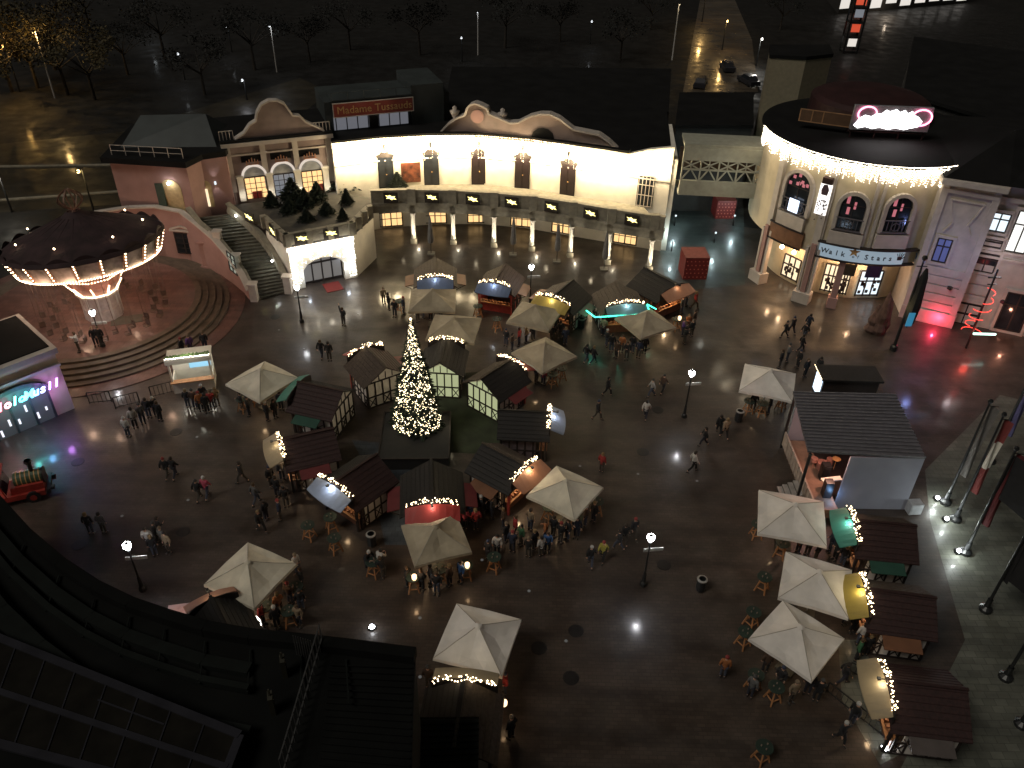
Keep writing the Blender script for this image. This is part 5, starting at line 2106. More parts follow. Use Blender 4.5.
m.build('roof_rib', mat('rib_grey', (.14, .135, .15), .5), ro, True)
W1, W2 = RD, RC_
m = M()
g1, g2 = V2(W1.x, W1.y), V2(W2.x, W2.y)
m.prism([g1.to_2d(), g2.to_2d(), (g2.x, g2.y + .12), (g1.x, g1.y + .12)], 0, 4.2)
m.prism([(g2.x - .12, g2.y + .12), g2.to_2d() + Vector((0, .12)), (RB_.x, RB_.y), (RB_.x - .12, RB_.y)], 0, 4.2)
m.prism([(RA.x + .4, RA.y - .12), (RB_.x - .12, RB_.y - .12), (RB_.x - .12, RB_.y), (RA.x + .4, RA.y)], 0, 4.2)
m.build('wall', mat('grey_tent_wall', (.29, .305, .37), .8, .12, .7), tn, True)
fx0, fx1 = 18.6, W1.x - .2
m = M()
m.prism([(fx0, W1.y - 1.0), (fx1, W1.y - 1.0), (fx1, RA.y - .3), (fx0, RA.y - .3)], .55, .8)
m.prism([(fx0 + .1, W1.y - .9), (fx1 - .1, W1.y - .9), (fx1 - .1, RA.y - .4), (fx0 + .1, RA.y - .4)], 0, .55)
m.build('stage_floor', mat('stage_floor', (.26, .16, .11), .7, .3, 2), tn, True)
m = M()
m.box((fx0 - .05, (W1.y + RA.y) / 2 - .6, 1.0), (.1, RA.y - W1.y + .6, 1.1))
for k in range(12):
    m.box((fx0 - .12, W1.y - .8 + k * (RA.y - W1.y) / 12, 1.0), (.05, .06, 1.1))
m.build('front_rail', mat('pale_boards', (.4, .33, .28), .7), tn, True)
m = M()
for k in range(4):
    m.box((fx0 - .3 - .3 * k, W1.y + 1.0, .7 - .18 * k), (.3, 1.4, .1))
    m.box((fx0 - .3 - .3 * k, W1.y + .33, .35 - .09 * k), (.3, .06, .7 - .18 * k))
m.build('steps', mat('pale_steps', (.32, .3, .28), .7), tn, True)
m = M()
for p in (RA, RE):
    m.box((p.x + .15, p.y - .1, 2.25), (.14, .14, 4.5))
m.build('post', steel_dk, tn, True)
lamp('stage_light', (fx0 + 1.6, W1.y + 1.2, 3.6), 260, (1, .5, .36), .15, tn)
lamp('stage_light', (fx1 - .2, W1.y - .3, 1.2), 16, (.3, .55, 1), .1, tn)
for i, (x, y, lab, cat_) in enumerate(((19.8, .3, 'tall black loudspeaker at the stage edge', 'speaker'), (20.1, 1.9, 'black loudspeaker standing deeper on the stage', 'speaker'))):
    m = M()
    m.box((x, W1.y + y, 1.4), (.5, .5, 1.2))
    m.cyl((x - .27, W1.y + y, 1.6), (x - .25, W1.y + y, 1.6), .18, n=10)
    tag(m.build('loudspeaker', steel_dk), lab, cat_)
tk = thing('keyboard_stand', 'white keyboard on a folding stand inside the stage tent', 'keyboard', (20.2, W1.y + 1.0, .8), .2)
m = M()
m.box((0, 0, .75), (1.3, .35, .08))
m.build('keyboard', white_w, tk)
m = M()
m.bar((-.4, 0, 0), (.4, 0, .7), .05)
m.bar((.4, 0, 0), (-.4, 0, .7), .05)
m.build('stand', steel_dk, tk)
tk = thing('drum_kit', 'small drum kit lit pink inside the stage tent', 'drum kit', (20.3, W1.y + 2.9, .8))
for x, y, z, r, h in ((0, 0, 0, .35, .5), (-.5, .2, .4, .22, .25), (.5, .2, .4, .22, .25)):
    m = M()
    m.cyl((x, y, z), (x, y, z + h), r, n=12)
    for k in range(3):
        a = 2 * PI * k / 3
        m.bar((x + r * math.cos(a), y + r * math.sin(a), 0), (x + r * math.cos(a), y + r * math.sin(a), z + .1), .03)
    m.build('drum', mat('pink_drum', (.4, .2, .16), .5), tk)
m = M()
m.lathe((.75, -.1, .9), [(.28, 0), (.02, .05)], 12)
m.bar((.75, -.1, 0), (.75, -.1, .93), .025)
m.build('cymbal', gold_m, tk)
# grey cabinet by the tent wall
p = S(912, 512)
t = thing('metal_cabinet', 'small pale metal box standing by the outside of the grey tent wall', 'cabinet', p, .1)
m = M()
m.box((0, 0, .45), (.8, .6, .8))
m.build('body', mat('pale_metal', (.42, .44, .46), .4), t)
m = M()
m.box((0, -.31, .45), (.66, .02, .66))
m.build('door', mat('pale_metal', (.42, .44, .46)), t)
# narrow stall lit blue behind the tent
ks = thing('narrow_kiosk', 'narrow dark roofed kiosk with a blue-white lit end behind the stage tent', 'kiosk', S(838, 404, 0), -.02)
m = M()
m.box((.4, .6, 1.1), (4.0, 1.6, 2.2))
m.build('wall', timber, ks)
m = M()
m.prism([(-1.8, -.4), (2.6, -.4), (2.6, 1.6), (-1.8, 1.6)], 2.25, 2.4)
m.build('roof', black_sh, ks)
m = M()
m.box((-1.65, .6, 1.3), (.06, 1.3, 1.4))
m.build('lit_panel', glow('blue_white_panel', (.65, .82, 1), 2.2), ks)
m = M()
for k in range(10):
    m.octa((-1.85, -.3 + .2 * k, 2.4), .035)
o = m.build('garland', bulb_w, ks)
lamp('panel_glow', (-2.3, .4, 1.4), 40, (.6, .78, 1), .15, ks, world=False)

# ================================================================== WHITE FOOD KIOSK ON THE LEFT
kp = S(196, 385)
kk = thing('food_kiosk', 'small open white kiosk with lit counter and garland on its roof edge', 'kiosk', kp, .28)
m = M()
m.box((0, .9, 1.2), (2.8, .1, 2.4))
m.box((0, -.75, .5), (2.8, .12, 1.0))
m.box((-1.38, .1, .5), (.1, 1.7, 1.0))
m.box((1.38, .1, .5), (.1, 1.7, 1.0))
m.build('wall', white_w, kk)
m = M()
for x in (-1.38, 1.38):
    for y in (-.75, .9):
        m.box((x, y, 1.3), (.12, .12, 2.6))
m.build('post', white_w, kk)
m = M()
m.box((0, .25, 2.62), (3.1, 1.5, .12))
m.box((0, -.7, 2.75), (3.2, .2, .5))
m.build('roof', white_w, kk)
m = M()
m.box((0, -.85, 1.05), (3.0, .5, .07))
m.build('counter', wood_or, kk)
m = M()
m.box((.5, .82, 1.5), (1.5, .05, .9))
m.build('back_display', glow('blue_display', (.35, .75, 1), .9), kk)
m = M()
for k in range(110):
    m.octa((-1.5 + 3 * rnd(), -.72 + .2 * rnd(), 3.02 + .12 * rnd()), .09)
m.build('garland', mat('garland_leaf', (.12, .2, .06), .7, .4, 4), kk)
m = M()
for k in range(40):
    m.octa((-1.5 + 3 * k / 39, -.86, 3.02 + .08 * rnd()), .035)
o = m.build('fairy_lights', bulb_c, kk)
o['kind'] = 'stuff'
for x in (-.9, .9):
    lamp('kiosk_lamp', (x, -.2, 2.35), 42, (1, .95, .82), .1, kk, world=False)
lamp('kiosk_top_light', (0, -.9, 3.5), 26, (1, .97, .8), .2, kk, world=False)

# ================================================================== OPEN RED FUN TRAIN ENGINE AT THE LEFT EDGE
tp_ = S(12, 498)
tr = thing('fun_train_engine', 'red open-sided fun train engine with black chimney and round buffers', 'fun train', tp_, .38)
m = M()
m.box((0, 0, .55), (4.2, 1.7, .35))
m.box((1.2, 0, .95), (1.8, 1.3, .5))
m.build('body', red_pl, tr)
m = M()
m.cyl((.55, 0, 1.35), (2.1, 0, 1.35), .48, n=16)
bo = m.build('boiler', mat('green_boiler', (.05, .09, .05), .4), tr)
m = M()
for k in range(6):
    m.cyl((.7 + .25 * k, 0, 1.35), (.76 + .25 * k, 0, 1.35), .495, n=16)
m.build('boiler_band', gold_m, bo)
m = M()
m.lathe((1.6, 0, 1.75), [(.14, 0), (.12, .5), (.24, .75), (.2, .85)], 12)
m.build('chimney', steel_dk, tr)
m = M()
m.cyl((2.1, 0, 1.35), (2.2, 0, 1.35), .52, n=16)
m.box((2.3, 0, .6), (.2, 1.7, .3))
for y in (-.5, .5):
    m.cyl((2.4, y, .6), (2.6, y, .6), .16, n=10)
m.build('front', steel_dk, tr)
m = M()
m.box((-1.2, 0, 2.05), (2.4, 1.9, .1))
for x in (-2.2, 0):
    for y in (-.8, .8):
        m.bar((x, y, .7), (x - (.2 if x == 0 else 0), y, 2.0), .08)
m.build('canopy', red_pl, tr)
m = M()
m.poly([(.05, -.8, .9), (.05, .8, .9), (-.2, .8, 2.0), (-.2, -.8, 2.0)])
m.poly([(.06, -.8, .9), (-.19, -.8, 2.0), (-.19, .8, 2.0), (.06, .8, .9)])
m.build('windscreen', glass_dk, tr)
m = M()
m.box((-1.2, 0, .95), (1.0, 1.4, .4))
m.box((-1.75, 0, 1.3), (.15, 1.4, .7))
m.build('seat', wood_dk, tr)
for x in (-1.5, 1.4):
    for y in (-.85, .85):
        m = M()
        m.cyl((x, y - .09, .4), (x, y + .09, .4), .4, n=16)
        w = m.build('wheel', steel_dk, tr)
        m = M()
        m.cyl((x, y - .11, .4), (x, y + .11, .4), .2, n=12)
        m.build('rim', red_pl, w)
lamp('engine_light', (-.8, -.2, 1.9), 14, (1, .5, .35), .08, tr, world=False)
lamp('front_glow', (-1.5, -2.2, 2.6), 34, (1, .5, .4), .2, tr, world=False)

# ================================================================== FLAGPOLES WITH BANNERS ON THE RIGHT
FP = [((945, 503), 8.0, (.16, .15, .14), 'grey banner on the flagpole nearest the tent', 'grey'), ((955, 520), 8.2, None, 'red and white banner on the second flagpole', 'rw'), ((965, 553), 8.0, (.13, .022, .025), 'dark red banner on the third flagpole', 'red'),
      ((985, 610), 8.5, (.012, .012, .013), 'broad black flag on the fourth flagpole', 'black'), ((1005, 678), 8.5, (.012, .012, .013), 'black banner on the fifth flagpole at the right edge', 'black'), ((1021, 725), 8.5, (.05, .02, .02), 'lowest flagpole at the right edge', 'dark'),
      ((990, 462), 8.2, (.10, .09, .2), 'violet banner on the flagpole behind the others', 'violet')]
for (px, py), h, col, lab, key in FP:
    p = S(px, py)
    t = thing('flagpole', lab, 'flagpole', p, .0, 'flagpoles with long banners')
    m = M()
    m.lathe((0, 0, 0), [(.35, 0), (.35, .2), (.16, .35), (.14, .9)], 12)
    m.build('foot', steel_dk, t)
    m = M()
    m.cyl((0, 0, .3), (0, 0, h), .09, .06, 10)
    m.ball((0, 0, h + .1), .16, 8)
    m.build('pole', steel_dk, t)
    wd = .62 if key != 'black' else .3
    m = M()
    n = 14
    z0 = 2.4
    for k in range(n):
        za, zb_ = z0 + (h - .3 - z0) * k / n, z0 + (h - .3 - z0) * (k + 1) / n
        for j in range(5):
            u0, u1 = j / 5, (j + 1) / 5
            f = lambda u, z: V2(.08 + wd * u * .9, .14 * math.sin(u * 5 + z * .7) - .1 * u, z - .1 * u)
            m.poly([f(u0, za), f(u1, za), f(u1, zb_), f(u0, zb_)], mi=(0 if key != 'rw' else (0 if (k // 5) % 2 == 0 else 1)))
    bmx = [mat('banner_' + key, col or (.2, .035, .03), .8, .2, 2)]
    if key == 'rw':
        bmx.append(white_w)
    m.build('banner', bmx, t)
    if key in ('red', 'black'):
        m = M()
        z2 = 4.6 if key == 'red' else 2.6
        w2 = 2.0 if key == 'red' else 2.6
        for k in range(8):
            for q_ in range(6):
                f = lambda u, v: V2(.1 + .55 * u * w2, -.8 * u * w2 + .12 * math.sin(4 * u + 3 * v), z2 + (h - .4 - z2) * v - .35 * u * (1 - v))
                m.poly([f(q_ / 6, k / 8), f((q_ + 1) / 6, k / 8), f((q_ + 1) / 6, (k + 1) / 8), f(q_ / 6, (k + 1) / 8)])
        m.build('black_flag', mat('black_cloth', (.012, .012, .013), .9, .3, 3, .4, 5), t)
    m = M()
    m.bar((0, 0, h - .25), (wd, 0, h - .3), .04)
    m.build('arm', steel_dk, t)
for px, py, lab in ((936, 500, 'glaring spotlight at the foot of the first flagpole'), (945, 521, 'glaring spotlight at the foot of the second flagpole'), (957, 553, 'glaring spotlight at the foot of the third flagpole')):
    p = S(px, py)
    t = thing('ground_spotlight', lab, 'spotlight', p, 0, 'spotlights at the flagpole feet')
    m = M()
    m.box((0, 0, .12), (.3, .3, .24))
    m.build('housing', steel_dk, t)
    m = M()
    m.ball((0, -.06, .26), .13, 8)
    m.build('lens', lamp_gl, t)
    lamp('spot_glow', (-.1, -.3, .8), 90, (.92, 1, .96), .1, t, world=False)

# poles in front of the right-hand building
p = S(893, 350)
t = thing('banner_pole', 'tall dark pole with a furled black flag and small blue-green screen before the cream building', 'flagpole', p)
m = M()
m.cyl((0, 0, 0), (0, 0, 8.2), .14, .07, 10)
m.lathe((0, 0, 0), [(.3, 0), (.3, .4), (.16, .5)], 10)
m.ball((0, 0, 8.3), .22, 8)
m.bar((-.4, 0, 7.6), (.4, 0, 7.6), .06)
m.build('pole', steel_dk, t)
m = M()
m.lathe((.45, 0, 2.2), [(.05, 0), (.42, .5), (.5, 2.0), (.38, 3.5), (.3, 4.5), (.1, 5.2)], 9)
m.build('flag', mat('black_cloth', (.012, .012, .013), .9, .3, 3, .4, 5), t)
m = M()
m.box((.25, -.52, 3.2), (.5, .06, 1.2))
m.build('screen', glow('blue_green_screen', (.05, .35, .6), .5), t)
p = S(966, 348)
t = thing('light_pole', 'dark pole wound with red light rings and a cross-shaped top', 'decorated pole', p)
m = M()
m.cyl((0, 0, 0), (0, 0, 7.2), .1, .07, 10)
m.bar((-.5, 0, 6.5), (.5, 0, 6.5), .1)
m.bar((-.35, 0, 5.9), (.35, 0, 5.9), .08)
m.build('pole', steel_dk, t)
for k in range(6):
    z = 1.4 + .75 * k
    m = M()
    r = .85 - .07 * k
    for j in range(6):
        a0, a1 = 2 * PI * j / 14 + k, 2 * PI * (j + 1) / 14 + k
        m.bar((r * math.cos(a0), r * math.sin(a0), z + .03 * j), (r * math.cos(a1), r * math.sin(a1), z + .03 * (j + 1)), .045)
    m.build('light_ring', glow('red_neon', (1, .06, .04), 2.2), t)
m = M()
m.box((.9, -.2, 1.5), (1.8, .1, .12))
m.build('light_bar', glow('green_white_bar', (.6, 1, .85), 5), t)
lamp('ring_glow', (0, -.7, 1.6), 95, (1, .08, .05), .3, t, world=False)
lamp('ring_glow', (0, -.8, 4), 14, (1, .08, .05), .3, t, world=False)

# ================================================================== TABLES
random.seed(41)
tab = thing('standing_table', 'x', 'table', (0, 0, 0), 0, 'standing tables with crossed wooden legs')
m = M()
m.lathe((0, 0, 1.04), [(.01, 0), (.4, 0), (.42, .03), (.4, .06), (.01, .06)], 14)
m.build('table_top', greentop, tab)
for k in range(4):
    a = PI / 2 * k + PI / 4
    m = M()
    m.bar((.42 * math.cos(a), .42 * math.sin(a), 0), (.14 * math.cos(a), .14 * math.sin(a), 1.04), .07)
    m.build('leg', wood_or, tab)
m = M()
for k in range(4):
    a, b = PI / 2 * k + PI / 4, PI / 2 * (k + 1) + PI / 4
    m.bar((.34 * math.cos(a), .34 * math.sin(a), .3), (.34 * math.cos(b), .34 * math.sin(b), .3), .05)
m.build('brace', wood_or, tab)
m = M()
for x, y in ((.1, .12), (-.15, .05), (.02, -.18)):
    m.cyl((x, y, 1.1), (x, y, 1.2), .03, .035, 8)
m.build('cups', mat('mug_glaze', (.22, .17, .14), .4, .3), tab)
TABS = [(310, 538, 'standing table nearest the timber stall left of the tree, lower left cluster'), (336, 551, 'standing table second of three left below the tree'), (332, 530, 'standing table against the counter of the white-signed stall'), (338, 553.5, ''), (374, 575, 'lone standing table at the lower centre left'),
        (414, 590, 'standing table with a glowing lantern at the left corner of the beige parasol'), (440, 582, 'standing table under the beige parasol by the red sign'), (466, 578, 'standing table at the right corner of the beige parasol'), (494, 570, 'standing table between the beige and the central cream parasol'),
        (575, 530, 'standing table under the lower edge of the central cream parasol'), (596, 514, 'standing table at the right edge of the central cream parasol'), (548, 520, 'standing table behind the left part of the central parasol'), (258, 404, 'standing table under the left cream parasol'), (244, 411, 'standing table at the left edge of the left cream parasol'),
        (400, 312, 'standing table left of the square tan parasol'), (497, 330, 'round table with dark top on the paving between the tan parasols'), (478, 317, 'round dark table at the corner of the red-walled stall'), (552, 386, 'green table just below the parasol by the lit timber wall'), (561, 380, 'second green table right of the parasol by the lit timber wall'),
        (676, 330, 'standing table with a lantern at the right of the green neon parasol'), (747, 413, 'standing table at the left below the white parasol by the tent'), (760, 415, 'standing table in the middle below the white parasol by the tent'), (780, 409, 'standing table at the right below the white parasol by the tent'),
        (755, 537, 'standing table left of the turquoise stall parasol'), (779, 556, 'standing table below the turquoise stall parasol'), (761, 590, 'lone standing table left of the overlapping white parasols'), (750, 625, 'standing table by the left tip of the lowest white parasol'), (742, 645, 'standing table furthest down left of the lowest white parasol'),
        (752, 688, 'standing table below the lowest white parasol'), (772, 700, 'standing table at the lower right of the lowest white parasol'), (268, 620, 'green standing table right below the lower left parasol'), (291, 624, 'second green standing table right below the lower left parasol'), (298, 600, 'green standing table at the right tip of the lower left parasol'),
        (760, 760, 'standing table at the bottom edge of the picture')]
first = True
for px, py, lab in TABS:
    if not lab:
        continue
    o = tab if first else copy_tree(tab)
    first = False
    p = S(px, py)
    o.location = (p.x, p.y, .016)
    o.rotation_euler = (0, 0, rnd() * 3)
    o['label'] = lab
for px, py, lab in ((414, 590, 'glowing lantern on the standing table at the corner of the beige parasol'), (676, 330, 'glowing lantern on the standing table near the green neon stall'), (502, 715, 'round lit lantern at the corner of the bottom stall'), (466, 578, 'small candle lantern on the table at the right of the beige parasol')):
    p = S(px, py)
    m = M()
    m.lathe((p.x + .1, p.y - .2, 1.115), [(.1, 0), (.14, .1), (.14, .3), (.05, .36)], 10)
    o = tag(m.build('table_lantern', glow('lantern_glow', (1, .68, .38), 2.5)), lab, 'lantern', 'lanterns on the standing tables')
    lamp('lantern_light', (p.x + .1, p.y - .3, 1.6), 12, (1, .62, .32), .1, o)

# ================================================================== TREES ON THE TERRACE AND IN THE PARK
random.seed(51)


def conifer_mesh(h, r, n=420):
    m = M()
    for k in range(n):
        f = rnd() ** .7
        zc = .15 + (h - .2) * (1 - f)
        rr = r * f * (.35 + .7 * rnd()) * (.8 + .35 * math.sin(zc * 9) ** 2)
        a = 2 * PI * rnd()
        c = V2(rr * math.cos(a), rr * math.sin(a), zc)
        d = V2(math.cos(a), math.sin(a), -.3 + .4 * rnd())
        s = .16 + .16 * rnd()
        u = d.cross(V2(0, 0, 1)).normalized() * s * .45
        m.poly([c - d * s, c + u, c + d * s, c - u])
        m.poly([c - d * s + V2(0, 0, .05), c + V2(0, 0, s * .4), c + d * s, c - V2(0, 0, s * .3)])
    return m


fir = None
for px, py, h, lab in ((345, 186, 3.0, 'small fir at the left end of the lit white facade'), (318, 201, 1.9, 'dark bushy fir on the terrace below the arched windows'), (290, 212, 1.5, 'dark fir at the front left of the terrace'), (327, 214, 1.7, 'dark fir in the middle of the terrace'), (272, 206, 1.5, 'dark fir by the top of the curved stairs'), (398, 190, 1.8, 'small fir at the left of the balcony next to the picture panel'),
        (293, 200, 2.1, 'dark fir against the left arched window'), (347, 204, 1.5, 'dark fir at the right rear of the terrace'), (307, 221, 1.3, 'dark fir close to the parapet over the bright entrance'), (343, 220, 1.4, 'low dark fir at the right corner of the terrace'), (306, 207, 1.7, 'rounder dark fir between the other firs on the terrace')):
    p = S(px, py, 4.3)
    if fir is None:
        fir = thing('terrace_fir', lab, 'fir tree', p, 0, 'firs on the terrace')
        m = M()
        m.cyl((0, 0, 0), (0, 0, 2.6), .06, .02, 6)
        m.build('trunk', bark, fir)
        conifer_mesh(3.0, 1.35, 700).build('crown', leaf_dk, fir)
        m = M()
        m.lathe((0, 0, 0), [(.3, 0), (.36, .35), (.3, .36)], 10)
        m.build('pot', stone_m, fir)
        o = fir
    else:
        o = copy_tree(fir)
    o.location = p
    wf = .8 + .7 * rnd()
    o.scale = (h / 3 * wf, h / 3 * wf, h / 3 * (.75 + .4 * rnd()))
    o.rotation_euler = (0, 0, rnd() * 6)
    o['label'] = lab


def broad_tree(h, r, n, leaf, sparse=.0):
    crown, limbs = M(), M()
    limbs.cyl((0, 0, 0), (.1, 0, h * .45), .22, .14, 8)
    tips = []
    for k in range(9):
        a = 2 * PI * k / 9 + rnd()
        z = h * (.4 + .12 * rnd())
        e = V2(r * (.5 + .45 * rnd()) * math.cos(a), r * (.5 + .45 * rnd()) * math.sin(a), h * (.6 + .36 * rnd()))
        limbs.cyl((.1, 0, z - .3), e * .55 + V2(0, 0, z * .45), .09, .05, 6)
        limbs.cyl(e * .55 + V2(0, 0, z * .45), e, .05, .015, 5)
        tips.append(e)
        for j in range(3):
            b = e + V2((rnd() - .5) * 2, (rnd() - .5) * 2, (rnd() - .2) * 1.4)
            limbs.cyl(e * .8 + V2(0, 0, z * .2), b, .03, .008, 4)
            tips.append(b)
    for k in range(n):
        e = random.choice(tips)
        c = e + V2(random.gauss(0, .55), random.gauss(0, .55), random.gauss(0, .45))
        s = .10 + .14 * rnd()
        d = V2(random.gauss(0, 1), random.gauss(0, 1), random.gauss(0, .6)).normalized() * s
        u = d.orthogonal().normalized() * s * .6
        crown.poly([c - d, c + u, c + d, c - u])
    return crown, limbs


PARK = [(12, 92, 0, 'sodium-lit tree at the far top left corner'), (38, 88, 0, 'orange-lit tree beside the tall lamp post at top left'), (68, 95, 0, 'orange-lit tree right of the tall lamp post at top left'), (95, 100, 0, 'half-lit tree at the right end of the orange group'), (-8, 110, 0, 'orange-lit tree cut off by the left edge'), (55, 70, 0, 'rear tree of the orange-lit group'),
        (128, 75, 1, 'dark tree beyond the road, left of the small street lamps'), (165, 58, 1, 'dark tree between the two small far lamps on the left'), (205, 95, 1, 'dark tree behind the roof of the pink building'), (255, 70, 1, 'dark tree by the second tall lamp post'), (310, 62, 1, 'dark tree behind the scrolled gable building'), (350, 50, 1, 'dark tree behind the rooftop pavilion'),
        (420, 55, 1, 'dark tree left of the middle far lamp post'), (505, 48, 1, 'dark tree right of the middle far lamp post'), (560, 42, 1, 'dark tree at the top, right of centre'), (620, 60, 1, 'dark tree left of the lit street'), (650, 30, 1, 'dark tree at the top beside the lit street'), (780, 30, 1, 'dark tree right of the lit street'), (90, 30, 1, 'dark tree at the top behind the orange-lit group')]
protos = {}
for px, py, kind, lab in PARK:
    p = S(px, py)
    if kind not in protos:
        t = thing('park_tree', lab, 'tree', p, 0, 'trees in the park behind the buildings')
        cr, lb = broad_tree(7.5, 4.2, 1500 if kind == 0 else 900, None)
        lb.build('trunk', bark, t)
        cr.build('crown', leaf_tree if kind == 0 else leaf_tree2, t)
        protos[kind] = t
        o = t
    else:
        o = copy_tree(protos[kind])
        o.location = p
    s = .85 + .45 * rnd()
    o.scale = (s, s, s)
    o.rotation_euler = (0, 0, rnd() * 6)
    o['label'] = lab
# far street lamps
FL = [((55, 98), 9, 'tall pale lamp post standing among the orange-lit trees', 0, (1, .62, .22), 700), ((277, 72), 7, 'tall thin lamp post behind the scrolled gable', 0, (.9, .95, 1), 60), ((478, 55), 7, 'thin lamp post at the top centre', 0, (.9, .95, 1), 30), ((672, 60), 9, 'tall lamp post left of the lit street', 0, (1, .8, .5), 40),
      ((185, 80), 4, 'small far lamp left of the tall thin post', 1, (.9, .95, 1), 20), ((232, 52), 4, 'small far lamp at the top left of centre', 1, (.9, .95, 1), 14), ((590, 44), 4, 'small far lamp at the top right of centre', 1, (.9, .95, 1), 14), ((247, 100), 3, 'lamp low behind the pink building roof', 1, (.95, .95, 1), 60), ((462, 62), 4, 'small far lamp left of the post at the top centre', 1, (.9, .95, 1), 14),
      ((12, 212), 4, 'white lamp on the road behind the swing ride', 1, (1, .92, .75), 170), ((20, 92), 6.5, 'glowing orange street lamp at the top left corner', 1, (1, .55, .15), 900), ((756, 66), 4.5, 'dazzling white lamp at the lit street', 1, (1, .95, .85), 500), ((722, 50), 5, 'orange lamp halfway along the lit street', 1, (1, .6, .2), 300), ((702, 22), 6, 'orange lamp at the far end of the lit street', 1, (1, .6, .2), 400), ((150, 30), 6, 'white lamp at the very top left of centre', 1, (.9, .97, 1), 60), ((95, 215), 5, 'amber lamp over the road by the pink building', 2, (1, .7, .25), 260)]
for (px, py), h, lab, k, col, pw in FL:
    p = S(px, py)
    t = thing('far_street_lamp', lab, 'street lamp', p, 0, 'lamp posts beyond the buildings')
    m = M()
    m.cyl((0, 0, 0), (0, 0, h), .12, .06, 8)
    m.build('post', iron_w if k == 0 else steel_dk, t)
    m = M()
    m.box((0, -.4, h), (.25, 1.0, .12))
    m.build('arm', steel_dk, t)
    m = M()
    m.ball((0, -.7, h - .05), .12 if k == 0 else .17, 8)
    m.build('lamp_head', glow('far_globe_%d' % int(col[2] * 100), col, 2.5 if k == 0 else 14), t)
    lamp('far_light', (0, -.8, h - .4), pw, col, .2, t, world=False).data.specular_factor = .35 if pw < 100 else 1

# ================================================================== BUILDINGS AT THE BACK
def block(name, lab, pts, z, col, cat='building', wall=taupe_w):
    c = sum(pts, Vector()) / len(pts)
    t = thing(name, lab, cat, (c.x, c.y, 0))
    m = M()
    m.prism([p.to_2d() for p in pts], 0, z)
    m.build('wall', wall, t, True)
    m = M()
    m.prism([(c.x + (p.x - c.x) * 1.03, c.y + (p.y - c.y) * 1.03) for p in pts], z, z + .35)
    m.build('roof', col, t, True)
    return t


dkw = mat('dark_far_wall', (.03, .028, .026), .8, .3, 1)
hz = 8.0
block('dark_hall', 'wide black roofed hall right behind the curved facade', [S(448, 108, hz), S(664, 128, hz), S(668, 72, hz), S(455, 70, hz)], hz, roof_dk, wall=dkw)
block('dark_hall', 'black roofed block behind the footbridge', [S(676, 128, 9), S(752, 128, 9), S(752, 96, 9), S(680, 96, 9)], 9, roof_dk, wall=dkw)
t = block('beige_tower', 'pale beige stair block behind the rotunda with a dark flat roof', [S(770, 58, 14.5), S(806, 60, 14.5), S(832, 57, 14.5), S(828, 48, 14.5), S(770, 48, 14.5)], 14.5, roof_dk, wall=mat('beige_far_wall', (.28, .24, .16), .85, .15))
block('dark_hall', 'large black roof at the upper right behind the rotunda', [S(905, 95, 10), S(1040, 135, 10), S(1060, 60, 10), S(915, 40, 10)], 10, roof_dk, wall=dkw)
block('dark_hall', 'dark roof at the far right behind the corner building', [S(975, 150, 11.5), S(1045, 165, 11.5), S(1060, 130, 11.5), S(980, 125, 11.5)], 11.5, roof_gr, wall=dkw)
sh = thing('lit_shop_row', 'far row of brightly lit shop fronts at the very top right', 'building', S(900, 20))
a, b = S(838, 14), S(965, 3)
m = M()
m.prism([a.to_2d(), b.to_2d(), (b.x + 2, b.y + 14), (a.x + 2, a.y + 14)], 0, 7)
m.build('wall', dkw, sh, True)
an = math.atan2(b.y - a.y, b.x - a.x)
mx = Matrix.Translation(a) @ Matrix.Rotation(an, 4, 'Z')
L_ = (b - a).length
for k in range(9):
    m = M(mx)
    x = 1.5 + (L_ - 3) * k / 8
    m.box((x, -.05, 2.2 if k % 3 else 2.6), (L_ / 9 * .72, .08, 2.6 if k % 2 else 3.2))
    m.build('shop_window', [glow('far_shop', (1, .93, .85), .8), glow('red_shop', (1, .12, .05), .6)][1 if k == 1 else 0], sh, True)
lamp('shop_glow', mx @ V2(L_ * .3, -3, 3), 300, (1, .8, .6), .3, sh)
kt = thing('lit_stair_tower', 'slim lit glass stair tower at the top right beyond the rotunda', 'tower', S(848, 52))
p = S(848, 52)
m = M()
for x in (-1.2, 1.2):
    for y in (-1, 1):
        m.box((p.x + x, p.y + y, 5), (.25, .25, 10))
for k in range(4):
    m.box((p.x, p.y, 2.4 * k + .3), (2.6, 2.2, .2))
m.build('frame', steel_dk, kt, True)
for k, c in enumerate((glow('far_shop', (1, .93, .85), .8), glow('red_shop', (1, .12, .05), .6), glow('dim_cool_window', (.8, .85, .95), .22))):
    m = M()
    m.box((p.x, p.y - .9, 1.8 + 2.4 * k), (1.5, .06, 1.3))
    m.build('lit_pane', c, kt, True)
